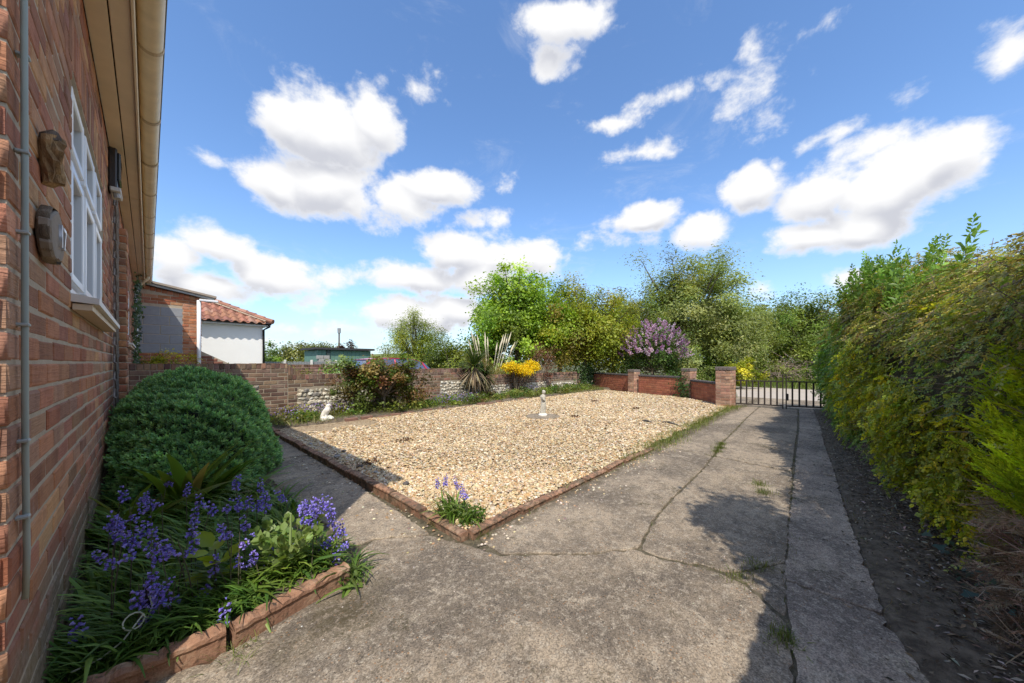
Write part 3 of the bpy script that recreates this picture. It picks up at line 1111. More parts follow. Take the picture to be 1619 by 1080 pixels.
# mortar body with openings: strips between openings
wall = MB()
def wall_seg(y0, y1, z0, z1):
    wall.box(-.42, HX - .003, y0, y1, z0, z1)
wall_seg(HY0 + .008, 2.37, -.1, 2.9)
wall_seg(2.37, 3.90, -.1, 1.40)
wall_seg(2.37, 3.90, 2.375, 2.9)
wall_seg(3.90, 5.55, -.1, 2.9)
wall_seg(5.55, 6.45, 2.38, 2.9)
wall_seg(6.45, 7.3, -.1, 2.9)
wall_seg(7.3, 9.1, -.1, 1.40)
wall_seg(7.3, 9.1, 2.375, 2.9)
wall_seg(9.1, HY1, -.1, 2.9)
wall.box(-6.5, -.42, HY0 + .008, HY0 + .2, -.1, 2.9)
wall.add([(-6.5, HY0 + .008, 2.9), (-.23, HY0 + .008, 2.9), (-3.4, HY0 + .008, 4.75), (-6.5, HY0 + .2, 2.9), (-.23, HY0 + .2, 2.9), (-3.4, HY0 + .2, 4.75)], [(0, 1, 2), (3, 5, 4), (0, 3, 4, 1), (1, 4, 5, 2), (0, 2, 5, 3)])
wall.box(-6.5, -6.3, HY0 + .2, HY1, -.1, 2.9)
wall.box(-6.5, -.42, HY1 - .2, HY1, -.1, 2.9)
hw = wall.obj('wall', M_MORTAR, house)
holes = list(wins) + [(5.55, 6.45, -.2, 2.375)] + [(2.30, 3.97, 2.375, 2.60), (7.23, 9.17, 2.375, 2.60)]
rects = brick_rects(HY0, HY1, Z0, 39, holes)
rects = [q for q in rects if q[3] < 2.9]
lay_bricks(hw, rects, (HX - .003, 0, 0), math.pi / 2, HP, M_BRICK, 300, jit=.0014, proud=.0035, depth=.03, jcol=.16)
# gable end facing the drive; brick colours brightened for a sunlit look
rects = [q for q in brick_rects(0, 6.2, Z0, 39, off=.11) if q[3] < 2.9]
lay_bricks(hw, rects, (-6.42, HY0 + .008, 0), 0.0, [(.50, .24, .14), (.56, .29, .17), (.44, .20, .12)], M_BRICK, 0, jit=.0024, proud=.010, depth=.03)
# brick-on-end heads over the windows
def soldier(y0, y1, z0, z1, mat=M_BRICK, palc=HP):
    out = []
    u = y0
    while u < y1 - .02:
        out.append((u + .005, min(u + .075, y1) - .005, z0 + .005, z1 - .005))
        u += .075
    return out
lay_bricks(hw, soldier(2.30, 3.97, 2.375, 2.60), (HX - .003, 0, 0), math.pi / 2, HP, M_BRICK, 40, jit=.0014, proud=.0035, name='lintel_brick')
lay_bricks(hw, soldier(7.23, 9.17, 2.375, 2.60), (HX - .003, 0, 0), math.pi / 2, HP, M_BRICK, 0, jit=.0014, proud=.0035, name='lintel_brick')
# underside bricks of the window head and the brick reveal
MB().box(-.41, HX - .004, 2.372, 3.898, 2.3755, 2.40).obj('lintel_soffit', m_plain('lintel_soffit', (.24, .12, .07), .9, .3, 30), house)
# projecting brick pier beside the arched porch
pier_r = brick_rects(0, .085, Z0, 33)
MB().box(HX, HX + .072, 5.21, 5.50, -.1, 2.40).obj('porch_pier', M_MORTAR, house)
lay_bricks(hw, pier_r, (HX - .006, 5.208, 0), 0.0, HP, M_BRICK, 0, jit=.0018, proud=.006)
lay_bricks(hw, brick_rects(5.20, 5.51, Z0, 33), (HX + .074, 0, 0), math.pi / 2, HP, M_BRICK, 0, jit=.0018, proud=.006)
# porch door in the recess, brick arch ring
MB().box(-.42, -.40, 5.55, 6.45, 0, 2.38).obj('door', m_plain('dark_door', (.10, .055, .03), .5, .3, 15), house)
ar = MB()
for k in range(13):
    a0, a1 = math.pi * k / 13 + .02, math.pi * (k + 1) / 13 - .02
    pts = [(6.0 - math.cos(a) * rr, 1.93 + math.sin(a) * rr) for rr, a in ((.45, a0), (.45, a1), (.56, a1), (.56, a0))]
    ar.add([(HX - .05, p_[0], p_[1]) for p_ in pts] + [(HX + .012, p_[0], p_[1]) for p_ in pts], [(0, 1, 2, 3), (7, 6, 5, 4), (0, 4, 5, 1), (1, 5, 6, 2), (2, 6, 7, 3), (3, 7, 4, 0)])
ar.obj('porch_arch', m_plain('arch_brick', (.23, .10, .07), .9, .3, 25), house)

# --- windows -----------------------------------------------------------
M_GLASS = bpy.data.materials.new('window_glass')
M_GLASS.use_nodes = True
_b = M_GLASS.node_tree.nodes['Principled BSDF']
_b.inputs['Base Color'].default_value = (.03, .04, .05, 1)
_b.inputs['Roughness'].default_value = .04
_b.inputs['Specular IOR Level'].default_value = .3
M_ROOM = m_plain('curtain_grey', (.10, .11, .13), .9, .2, 3)


def window(y0, y1, z0, z1, cols, label):
    w = MB().box(-.36, -.352, y0, y1, z0, z1).obj('window', M_ROOM, house)
    if label:
        w['label'] = label
    X0, X1 = -.308, -.245
    b = .0015
    f = MB()
    f.box(X0, X1, y0, y0 + .055, z0, z1, .006)
    f.box(X0, X1, y1 - .055, y1, z0, z1, .006)
    f.box(X0, X1, y0 + .055, y1 - .055, z0, z0 + .055, .006)
    f.box(X0, X1, y0 + .055, y1 - .055, z1 - .055, z1, .006)
    for c in cols:
        f.box(X0 + b, X1 - b, c - .032, c + .032, z0 + .055, z1 - .055, .006)
    f.obj('frame', M_WHITE, w)
    edges = [y0 + .055] + [v for c in cols for v in (c - .032, c + .032)] + [y1 - .055]
    zt = z0 + (z1 - z0) * .63
    for i in range(0, len(edges), 2):
        a, c = edges[i], edges[i + 1]
        s_ = MB()
        fx = X1 + .018
        rows = [(z0 + .055, zt - .022), (zt + .022, z1 - .055)]
        s_.box(X0 + .003, X1 - .003, a, c, zt - .022, zt + .022, .004)
        for (q0, q1) in rows:
            d = .045
            s_.box(X1 - .03, fx, a + .004, a + d, q0 + .004, q1 - .004, .005)
            s_.box(X1 - .03, fx, c - d, c - .004, q0 + .004, q1 - .004, .005)
            s_.box(X1 - .03, fx - .001, a + d, c - d, q0 + .004, q0 + d, .005)
            s_.box(X1 - .03, fx - .001, a + d, c - d, q1 - d, q1 - .004, .005)
        s_.obj('sash', M_WHITE, w)
        for (q0, q1) in rows:
            MB().box(X1 - .022, X1 - .016, a + .04, c - .04, q0 + .04, q1 - .04).obj('pane', M_GLASS, w)
    sl = MB()
    sl.add([(-.28, y0 - .03, z0 + .004), (-.28, y1 + .03, z0 + .004), (-.145, y1 + .03, z0 - .022), (-.145, y0 - .03, z0 - .022),
            (-.30, y0 - .03, z0 - .036), (-.30, y1 + .03, z0 - .036), (-.145, y1 + .03, z0 - .048), (-.145, y0 - .03, z0 - .048)],
           [(0, 3, 2, 1), (4, 5, 6, 7), (0, 1, 5, 4), (1, 2, 6, 5), (2, 3, 7, 6), (3, 0, 4, 7)])
    sl.obj('sill', m_plain('sill_white', (.70, .67, .62), .4, .15, 9), w)
    MB().box(HX + .004, -.165, y0 - .02, y1 + .02, z0 - .075, z0 - .049).obj('sill_underside', M_CREAM, w)


window(2.37, 3.90, 1.40, 2.375, [2.88, 3.39], 'white framed window nearest the drive with top openers')
window(7.3, 9.1, 1.40, 2.375, [7.9, 8.5], 'narrow glimpse of the second white window near the downpipe')

# --- eaves ---------------------------------------------------------------
M_SOFF = m_plain('soffit_board', (.80, .67, .48), .5, .16, 5, .35)
for (x0, x1, zz) in ((HX + .002, -.142, 2.905), (-.136, -.062, 2.902)):
    for (y0, y1) in ((HY0 - .02, 5.60), (5.615, 12.15)):
        MB().box(x0, x1, y0, y1, zz, zz + .016, .003).obj('soffit_board', M_SOFF, house)
MB().box(-.30, -.06, HY0 - .015, 12.15, 2.925, 2.94).obj('soffit_backing', m_plain('soffit_dark', (.05, .04, .03), .9), house)
fas = MB()
fas.box(-.060, -.046, HY0 - .03, 12.15, 2.885, 3.06, .003)
fas.obj('fascia', M_SOFF, house)
gut = MB()
GR, GXC, GZ = .056, .010, 3.035
prof = []
for k in range(13):
    a = math.pi + math.pi * k / 12
    prof.append((GXC + GR * math.cos(a), GZ + GR * math.sin(a) * 1.05))
prof2 = [(GXC + (GR - .004) * math.cos(math.pi + math.pi * k / 12), GZ + (GR - .004) * math.sin(math.pi + math.pi * k / 12) * 1.05) for k in range(12, -1, -1)]
full = prof + prof2
ys = [HY0 - .05 + i * .55 for i in range(20)] + [12.15]
gut.loft([[(x, y, z + .004 * math.sin(y * 1.7)) for (x, z) in full] for y in ys])
M_GUT = m_plain('gutter_plastic', (.74, .61, .42), .45, .28, 9, .4)
gut.obj('gutter', M_GUT, house, smooth=True)
# lip with lichen on the front edge of the gutter
lp = MB()
lp.tube([(GXC + GR, y, GZ + .004) for y in ys], .006, 6)
lp.obj('gutter_lip', m_plain('lichen_lip', (.15, .13, .085), .9, .6, 70, .2), house)
for y in (2.15, 3.0, 3.9, 4.75, 5.6, 6.45, 7.3, 8.2, 9.1, 10.0, 11.0):
    bk = MB()
    pr = [(GXC + (GR + .005) * math.cos(math.pi + math.pi * k / 12), GZ + (GR + .005) * math.sin(math.pi + math.pi * k / 12) * 1.05) for k in range(13)]
    pr += [(GXC + (GR + .001) * math.cos(math.pi + math.pi * k / 12), GZ + (GR + .001) * math.sin(math.pi + math.pi * k / 12) * 1.05) for k in range(12, -1, -1)]
    bk.loft([[(x, y, z) for (x, z) in pr], [(x, y + .03, z) for (x, z) in pr]])
    bk.obj('gutter_bracket', m_plain('bracket_%d' % int(y * 10), (.50, .38, .24), .5), house, smooth=False)
dp = MB()
dp.tube([(.0, 10.9, 2.99), (.0, 10.9, 2.93), (-.07, 10.95, 2.86), (-.15, 11.0, 2.74), (-.175, 11.0, 2.66)], .034, 10)
dp.obj('swan_neck', M_GUT, house, smooth=True)
dp = MB()
dp.tube([(-.175, 11.0, 2.70), (-.175, 11.0, 1.4), (-.175, 11.0, .0)], .034, 10)
dpo = dp.obj('downpipe', M_WHITE, house, smooth=True)
for z in (.9, 1.9, 2.6):
    MB().tube([(-.175, 11.0, z), (-.175, 11.0, z + .05)], .040, 10).obj('pipe_clip', M_WHITE, dpo)
# roof (slopes away above the eaves)
rf = MB()
for i in range(14):
    a0, a1 = i / 14, (i + 1) / 14
    xa, xb = -.02 - 3.5 * a0, -.02 - 3.5 * a1
    za, zb = 3.06 + 1.95 * a0, 3.06 + 1.95 * a1
    rf.box(min(xa, xb) - .04, max(xa, xb), HY0 - .06, 12.2, (za + zb) / 2 - .05, (za + zb) / 2 + .05)
    xa, xb = -6.6 + 3.1 * a0, -6.6 + 3.1 * a1
    rf.box(min(xa, xb), max(xa, xb) + .04, HY0 - .06, 12.2, (za + zb) / 2 - .051, (za + zb) / 2 + .049)
rf.obj('roof', m_plain('roof_tile', (.20, .10, .07), .85, .3, 6), house)

# --- things fixed to the house wall ---------------------------------------
M_COND = m_plain('conduit_grey', (.33, .37, .33), .5, .12, 10)
cd = thing('cable_conduit', 'thin grey plastic conduit running down the brick wall at the left edge', 'conduit', (HX + .01, 1.57, .5))
MB().tube([(HX + .012, 1.465, 2.9), (HX + .0115, 1.468, 2.3), (HX + .013, 1.462, 1.9), (HX + .012, 1.476, 1.5), (HX + .0125, 1.473, 1.1), (HX + .012, 1.482, .85), (HX + .013, 1.490, .62), (HX + .010, 1.495, .50)], .0060, 10).obj('pipe', M_COND, cd, smooth=True)
for z in (2.45, 2.12, 1.86, 1.62, 1.42, 1.19, .90, .71):
    MB().box(HX - .002, HX + .0205, 1.462, 1.484, z, z + .008, .002).obj('clip', m_plain('clip_grey', (.36, .38, .36), .5), cd)


def lumpy(c, rx, ry, rz, seed, amp=.12, nu=14, nv=9):
    r = random.Random(seed)
    ph = [r.uniform(0, 6.28) for _ in range(6)]
    rings = []
    for j in range(1, nv):
        t = math.pi * j / nv
        rg = []
        for k in range(nu):
            a = 2 * math.pi * k / nu
            f = 1 + amp * (math.sin(2 * a + ph[0] + t) + .7 * math.sin(3 * a + ph[1] - 2 * t) + .6 * math.sin(5 * t + ph[2] + a) + .4 * math.sin(7 * a + ph[3])) * .5
            rg.append((c[0] + rx * f * math.sin(t) * math.cos(a), c[1] + ry * f * math.sin(t) * math.sin(a), c[2] - rz * f * math.cos(t)))
        rings.append(rg)
    return rings


M_WOOD = m_bark('weathered_wood', (.10, .07, .045), (.33, .26, .18))
M_WOODEND = m_plain('log_face', (.30, .25, .20), .9, .35, 18, .2, bumps=.6, bscale=40)
# split log mounted above
lg = thing('bark_log', 'half-round piece of bark-covered log hung on the brick wall above the number plaque', 'wall ornament', (HX, 1.77, 1.65))
rings = []
for i, (yy, zz, rr) in enumerate([(1.715, 1.778, .020), (1.720, 1.760, .030), (1.730, 1.735, .034), (1.742, 1.705, .034), (1.755, 1.675, .032), (1.765, 1.652, .026)]):
    rg = []
    for k in range(14):
        a = 2 * math.pi * k / 14
        f = 1 + .20 * math.sin(3 * a + i * 1.7) + .14 * math.sin(5 * a + i * 2.3)
        rg.append((HX + .014 + .022 * f * (math.cos(a) + .35), yy + rr * f * math.sin(a), zz + .006 * math.cos(a)))
    rings.append(rg)
MB().loft(rings).obj('bark', m_bark('orange_bark', (.16, .095, .045), (.52, .34, .17)), lg, smooth=False)
rings = [[(HX + .014 + .025 * f * (math.cos(a) + .35), yy + rr * f * math.sin(a), zz + .008 * math.cos(a)) for a in [2 * math.pi * k / 14 for k in range(14)]] for (yy, zz, rr, f) in [(1.722, 1.764, .028, .9), (1.720, 1.774, .026, .9), (1.712, 1.788, .017, .7), (1.711, 1.793, .006, .4)]]
MB().loft(rings).obj('slate_cap', m_bark('bark_end', (.07, .05, .04), (.20, .16, .13)), lg)
# house number plaque: slice of log with digits
pq = thing('number_plaque', 'oval slice of log with a metal house number on the brick wall', 'house number', (HX, 1.795, 1.41))
rings = []
for (xx, f) in ((.003, .93), (.008, 1.0), (.024, 1.0), (.030, .95), (.031, .0)):
    rg = []
    for k in range(24):
        a = 2 * math.pi * k / 24
        g = 1 + .08 * math.sin(2 * a + .6) + .06 * math.sin(5 * a) + .03 * math.sin(9 * a)
        rg.append((HX + xx, 1.785 + .118 * f * g * math.cos(a), 1.495 + .080 * f * g * math.sin(a)))
    rings.append(rg)
MB().loft(rings, cap=False).obj('log_slice', M_WOODEND, pq, smooth=False)
rg2 = [[(HX + xx, 1.785 + .122 * f * (1 + .03 * math.sin(k * 2.6)) * math.cos(2 * math.pi * k / 24), 1.495 + .084 * f * (1 + .03 * math.sin(k * 2.6)) * math.sin(2 * math.pi * k / 24)) for k in range(24)] for xx, f in ((.002, .97), (.006, 1.02), (.022, 1.03), (.027, 1.0))]
MB().loft(rg2, cap=False).obj('bark_rim', M_WOOD, pq, smooth=True)
fc = bpy.data.curves.new('digits', 'FONT')
fc.body = '17'
fc.size = .105
fc.extrude = .004
fc.align_x = 'CENTER'
fc.align_y = 'CENTER'
tmp = bpy.data.objects.new('digits_tmp', fc)
COL.objects.link(tmp)
bpy.context.view_layer.update()
dme = bpy.data.meshes.new_from_object(tmp)
bpy.data.objects.remove(tmp)
dme.materials.append(m_plain('steel', (.62, .63, .66), .35, .1, 20, .5, .6))
dme.transform(Matrix.Translation((HX + .034, 1.81, 1.495)) @ Matrix.Rotation(math.pi / 2, 4, 'Z') @ Matrix.Rotation(math.pi / 2, 4, 'X'))
link('digits', dme, pq)
# lantern / floodlight box under the soffit
fl = thing('wall_light', 'dark grey box light with white rim fixed to the wall under the eaves', 'wall light', (HX, 4.35, 2.5))
MB().box(HX, HX + .05, 4.28, 4.50, 2.53, 2.86, .01).obj('housing', m_plain('dark_plastic', (.045, .04, .04), .35, .2, 20), fl)
MB().box(HX + .046, HX + .070, 4.29, 4.49, 2.60, 2.83, .01).obj('lens', M_GLASS, fl)
MB().box(HX + .01, HX + .072, 4.27, 4.51, 2.50, 2.535, .006).obj('rim', m_plain('rim_white', (.6, .58, .54), .5), fl)
MB().tube([(HX + .045, 4.32, 2.50), (HX + .05, 4.32, 2.46)], .02, 8).obj('sensor', m_plain('sensor_grey', (.4, .39, .37), .4), fl)
# trellis
tr = thing('trellis', 'weathered grey diamond trellis fixed to the wall beyond the big window', 'trellis', (HX, 4.75, .6))
M_LATH = m_bark('lath', (.17, .14, .12), (.32, .28, .25))
for k in range(16):
    z = .5 + k * .15
    for sg in (-1, 1):
        za, zb = z, z + .40 * sg
        MB().tube([(HX + (.022 if sg > 0 else .033), 4.50, za), (HX + (.022 if sg > 0 else .033), 4.86, min(max(zb, .4), 2.85))], .008, 5).obj('lath', M_LATH, tr)

# ================================================================== NEIGHBOUR BUILDINGS
OP = [(.50, .215, .105), (.45, .18, .085), (.55, .25, .13), (.40, .15, .075), (.52, .26, .15)]
ext = thing('brick_outbuilding', 'orange brick outbuilding with its window opening bricked up in grey blocks', 'building', (.3, 12, 0))
EY = 12.02
em = MB()
em.box(-1.6, .95, EY + .008, 12.85, -.1, 2.60)
em.add([(-1.6, EY + .008, 2.60), (.95, EY + .008, 2.60), (.95, EY + .008, 2.76), (-1.6, EY + .008, 3.22), (-1.6, 12.85, 2.60), (.95, 12.85, 2.60), (.95, 12.85, 2.76), (-1.6, 12.85, 3.22)],
       [(0, 1, 2, 3), (4, 7, 6, 5), (1, 5, 6, 2), (3, 2, 6, 7), (0, 3, 7, 4)])
ew = em.obj('wall', M_MORTAR, ext)
rects = brick_rects(-.24, .95, -.02, 37, [(-.30, .60, 1.33, 2.47)], off=.05)
rects = [q for q in rects if q[3] < 2.77 + (.95 - (q[0] + q[1]) / 2) * .16 - .03]
lay_bricks(ew, rects, (0, EY + .008, 0), 0.0, OP, M_BRICK_O, 300, jit=.0018, proud=.008)
lay_bricks(ew, brick_rects(EY, 12.84, -.02, 36, off=.1), (.95 + .0, 0, 0), math.pi / 2, OP, M_BRICK_O, 0, jit=.0018, proud=.008)
# raking top course of headers
for k in range(12):
    x = .93 - k * .10
    zz = 2.735 + (.95 - x) * .18
    V_, F_ = brick_geo(.092, .085, .03, .002, .016)
    me = np_mesh('raking_brick', np.array(V_), F_, M_BRICK_O, np.tile(pal(OP, 1, .12)[0], (12, 1)))
    link('raking_brick', me, ew, loc=(x - .05, EY + .006, zz))
# grey blocks in the old window
M_BLOCK = m_plain('concrete_block', (.30, .31, .33), .95, .16, 14, .15, bumps=.7, bscale=90)
MB().box(-.30, .60, EY + .012, EY + .05, 1.33, 2.47).obj('block_mortar', m_plain('block_mortar', (.42, .42, .41), .95, .1), ext)
for c in range(5):
    z0, z1 = 1.335 + c * .228, 1.335 + (c + 1) * .228 - .012
    joints = [(-.30, .20), (.212, .60)] if c % 2 == 0 else [(-.30, -.09), (-.078, .36), (.372, .60)]
    for (a, b) in joints:
        r_ = random.uniform(-.002, .002)
        MB().box(a, b, EY + .002 + r_, EY + .03, z0, z1, .004).obj('concrete_block', M_BLOCK, ext)
rr = MB()
for (ox, oz, th, m0) in ((1.22, 2.78, .055, 0),):
    rr.add([(1.24, 11.85, 2.79), (1.24, 13.0, 2.79), (-1.7, 13.0, 3.32), (-1.7, 11.85, 3.32), (1.24, 11.85, 2.84), (1.24, 13.0, 2.84), (-1.7, 13.0, 3.37), (-1.7, 11.85, 3.37)],
           [(0, 3, 2, 1), (4, 5, 6, 7), (0, 1, 5, 4), (1, 2, 6, 5), (2, 3, 7, 6), (3, 0, 4, 7)])
rr.obj('roof', m_plain('felt_roof', (.36, .30, .24), .9, .25, 5), ext)
vb = MB()
vb.add([(1.20, 11.90, 2.735), (1.20, 11.93, 2.735), (-1.7, 11.93, 3.26), (-1.7, 11.90, 3.26), (1.20, 11.90, 2.79), (1.20, 11.93, 2.79), (-1.7, 11.93, 3.315), (-1.7, 11.90, 3.315)],
       [(0, 3, 2, 1), (4, 5, 6, 7), (0, 1, 5, 4), (1, 2, 6, 5), (2, 3, 7, 6), (3, 0, 4, 7)])
vb.obj('verge_board', m_plain('verge_grey', (.42, .44, .42), .6, .15), ext)
MB().box(.90, 1.28, 11.86, 11.95, 2.68, 2.735, .01).obj('gutter', M_WHITE, ext)
MB().tube([(.90, 11.93, 2.70), (.90, 11.93, 0.0)], .042, 10).obj('downpipe', M_WHITE, ext, smooth=True)
# ramped brick wall beside it
MB().add([(.96, 12.2, -.1), (1.75, 12.2, -.1), (1.75, 12.2, .95), (.96, 12.2, 1.40), (.96, 12.4, -.1), (1.75, 12.4, -.1), (1.75, 12.4, .95), (.96, 12.4, 1.40)],
         [(0, 1, 2, 3), (4, 7, 6, 5), (1, 5, 6, 2), (3, 2, 6, 7), (0, 3, 7, 4)]).obj('ramped_wall', M_MORTAR, ext)
rects = [q for q in brick_rects(.96, 1.75, 0, 19) if q[3] < 1.40 - (q[1] - .96) * .57]
lay_bricks(ew, rects, (0, 12.198, 0), 0.0, [(.36, .17, .11), (.30, .13, .09)], M_BRICK_O, 0)

# white rendered garage with pantile hip roof
gar = thing('rendered_garage', 'white rendered garage with red pantile hipped roof behind the garden wall', 'garage', (2, 15, 0))
M_RENDER = m_plain('white_render', (.88, .87, .84), .85, .05, 3, .2, bumps=.25, bscale=120)
MB().box(.5, 2.72, 14.4, 18.3, -.1, 2.36).obj('wall', M_RENDER, gar)
MB().box(.5, 2.86, 14.26, 18.4, 2.34, 2.42).obj('soffit_box', M_WHITE, gar)
gg = MB()
gg.tube([(.5, 14.20, 2.43), (2.93, 14.20, 2.43)], .045, 8)
gg.obj('gutter', m_plain('black_plastic', (.02, .02, .022), .4), gar)
MB().tube([(2.88, 14.21, 2.42), (2.88, 14.21, 2.33), (2.74, 14.36, 2.22), (2.74, 14.36, -.05)], .035, 8).obj('downpipe', m_plain('black_pipe', (.02, .02, .022), .4), gar, smooth=True)
# roof planes
ez, rz_ = 2.43, 3.57
x1, y0, y1_ = 2.95, 14.15, 18.55
run = (y1_ - y0) / 2
yr = y0 + run
rb = MB()
rb.add([(-3.5, y0, ez), (x1, y0, ez), (x1 - run, yr, rz_), (-3.5, yr, rz_), (x1, y1_, ez), (-3.5, y1_, ez)], [(0, 1, 2, 3), (1, 4, 2), (4, 5, 3, 2)])
rfo = rb.obj('roof', m_plain('roof_under', (.16, .07, .045), .9), gar)
M_PAN = m_plain('pantile', (.42, .16, .09), .8, .25, 8, .3, attr=True)
sl = (rz_ - ez) / run
TP = [(.30, .14, .09), (.34, .165, .11), (.25, .115, .08), (.37, .195, .14), (.27, .14, .105)]
def tile_mesh(c):
    V_, F_ = [], []
    nseg = 8
    for (yy, dz) in ((0, .045), (.34, .020)):
        for k in range(nseg + 1):
            u = k / nseg
            z = .030 * math.sin(2 * math.pi * u) + dz
            V_.append((u * .225 - .1125, yy, z + yy * sl))
    for (yy) in (0,):
        for k in range(nseg + 1):
            u = k / nseg
            V_.append((u * .225 - .1125, yy, .030 * math.sin(2 * math.pi * u) + .022))
    for k in range(nseg):
        F_.append((k, k + 1, nseg + 2 + k, nseg + 1 + k))
        F_.append((2 * nseg + 2 + k, 2 * nseg + 3 + k, k + 1, k))
    return np_mesh('pantile', np.array(V_), F_, M_PAN, np.tile(c, (len(V_), 1)), smooth=False)
tiles = [tile_mesh(c) for c in pal(TP, 10, .1)]
for rix in range(8):
    yy = y0 - .03 + rix * .29
    for k in range(28):
        x = 2.86 - k * .215
        if x > x1 - (yy - y0) - .16 or x < -.4:
            continue
        link('pantile', random.choice(tiles), rfo, loc=(x, yy, ez + (yy - y0) * sl - .005))
for k in range(9):
    a = k / 9 * .85
    p0 = Vector((x1 - run * a + .02, y0 + run * a, ez + (rz_ - ez) * a + .07))
    p1 = Vector((x1 - run * (a + .105), y0 + run * (a + .105), ez + (rz_ - ez) * (a + .105) + .06))
    MB().tube([p0, p1], [.085, .072], 8).obj('hip_tile', m_plain('hip_tile_%d' % k, TP[k % 5], .8, .25), rfo)
for k in range(8):
    a = k / 9 * .85 + .04
    p0 = Vector((x1 - run * a - .10, y0 + run * a - .08, ez + (rz_ - ez) * a + .035))
    p1 = Vector((x1 - run * (a + .09) - .10, y0 + run * (a + .09) - .08, ez + (rz_ - ez) * (a + .09) + .035))
    MB().tube([p0, p1], .022, 6).obj('hip_mortar', M_MORTAR, rfo)

# ================================================================== GARDEN WALL OF BRICK AND FLINT
GY = 7.80
GBP = [(.20, .125, .085), (.16, .100, .072), (.25, .155, .10), (.13, .085, .065), (.28, .19, .125), (.21, .14, .105)]
M_FLINT = m_plain('flint', (.6, .57, .5), .55, .3, 25, .4, attr=True)


def flint_meshes(n):
    out = []
    for i in range(n):
        mb = MB()
        rings = lumpy((0, 0, 0), 1, .45, .75, 100 + i, .35, 9, 6)
        mb.loft(rings)
        c = pal([(.60, .56, .48), (.52, .46, .37), (.46, .41, .33), (.66, .63, .57), (.26, .24, .22), (.54, .45, .34)], 1, .1)[0]
        out.append(mb.mesh('flint', M_FLINT, np.tile(c, (len(mb.v), 1)), smooth=False))
    return out


FLINTS = flint_meshes(14)


def flint_panel(parent, x0, x1, z0, z1, y, ang=0.0, size=.062):
    r = random.Random(int(x0 * 100))
    z = z0 + size * .5
    row = 0
    while z < z1 - size * .25:
        x = x0 + size * .6 + (size * .5 if row % 2 else 0)
        while x < x1 - size * .45:
            s_ = size * r.uniform(.6, 1.05)
            o_ = link('flint', r.choice(FLINTS), parent, loc=(x, y, z + r.uniform(-.02, .02)))
            o_.scale = (s_ * r.uniform(.75, 1.2), s_ * .9, s_ * r.uniform(.6, 1.0))
            o_.rotation_euler = (0, r.uniform(-.8, .8), r.uniform(-.3, .3))
            x += size * r.uniform(1.15, 1.9)
        z += size * r.uniform(1.2, 1.5)
        row += 1


gw = thing('garden_wall', 'weathered brown brick garden wall with white flint panels behind the gravel', 'wall', (6, GY, 0))
# sections: (x0, x1, courses, flint panels)
secs = [(-.2, 1.88, 13, [(.62, 1.42, .075, .675)]), (1.88, 4.0, 10, [(2.04, 3.6, .075, .60)]), (4.0, 7.15, 11, [(5.45, 7.0, .075, .60)]), (7.15, 12.75, 8, [(7.3, 8.2, .075, .375), (8.9, 10.2, .075, .375), (10.5, 12.3, .075, .375)])]
nb = 0
for (x0, x1, nc, pans) in secs:
    MB().box(x0, x1, GY, GY + .22, -.1, nc * .075 + .0).obj('wall_core', M_MORTAR_D, gw)
    holes = [(a, b, c, d) for (a, b, c, d) in pans]
    rects = brick_rects(x0, x1, 0, nc, holes, gap=.012)
    lay_bricks(gw, rects, (0, GY, 0), 0.0, GBP, M_BRICK_G, 110, jit=.002, proud=.005, jcol=.17, gap=.012)
    # brick on edge coping
    cop = soldier(x0, x1, nc * .075, nc * .075 + .105)
    for (a, b, c, d) in cop:
        pass
    MB().box(x0 + .002, x1 - .002, GY + .004, GY + .216, nc * .075, nc * .075 + .095).obj('coping_mortar', M_MORTAR_D, gw)
    lay_bricks(gw, cop, (0, GY + .004, 0), 0.0, GBP, M_BRICK_G, 36, jit=.004, proud=.012, jcol=.22, name='coping_brick')
    ct = MB()
    cc = []
    for (a, b, c, d) in cop:
        ct.box(a, b, GY - .006, GY + .225, d - .012, d + random.uniform(.002, .008))
        cc.append(np.tile(pal(GBP, 1, .2)[0], (8, 1)))
    o_ = ct.obj('coping_top', M_BRICK_G, gw, col=np.concatenate(cc))
    o_['kind'] = 'stuff'
    for (a, b, c, d) in pans:
        flint_panel(gw, a, b, c, d, GY - .002)
# ramped step down of the first section
rs = MB()
for k in range(6):
    rs.box(1.885 + k * .045, 1.925 + k * .045, GY + .0, GY + .215, .80, 1.04 - k * .035)
o_ = rs.obj('ramp_brick', M_BRICK_G, gw, col=np.repeat(pal(GBP, 6, .15), 8, axis=0))

# second wall behind, seen over the step
bw = thing('back_wall', 'low brick wall with flints glimpsed behind the step in the garden wall', 'wall', (3.0, 10.9, 0))
MB().box(1.6, 4.6, 10.9, 11.12, -.1, .975).obj('wall_core', M_MORTAR_D, bw)
lay_bricks(bw, brick_rects(1.6, 4.6, 0, 13, [(2.3, 4.3, .45, .75)]), (0, 10.9, 0), 0.0, GBP, M_BRICK_G, 0, jit=.003, proud=.01, jcol=.2)
flint_panel(bw, 2.3, 4.3, .45, .75, 10.898)
ct = MB(); cc = []
for (a, b, c, d) in soldier(1.6, 4.6, .975, 1.04):
    ct.box(a, b, 10.89, 11.13, .975, 1.035 + random.uniform(0, .006)); cc.append(np.tile(pal(GBP, 1, .2)[0], (8, 1)))
ct.obj('coping_top', M_BRICK_G, bw, col=np.concatenate(cc))['kind'] = 'stuff'

# ================================================================== RED FRONT WALL AND PIERS
RP = [(.38, .135, .078), (.42, .16, .09), (.33, .115, .068), (.40, .145, .08)]
M_COPE = m_plain('blue_brick_coping', (.085, .075, .075), .8, .3, 14, .3, attr=False)


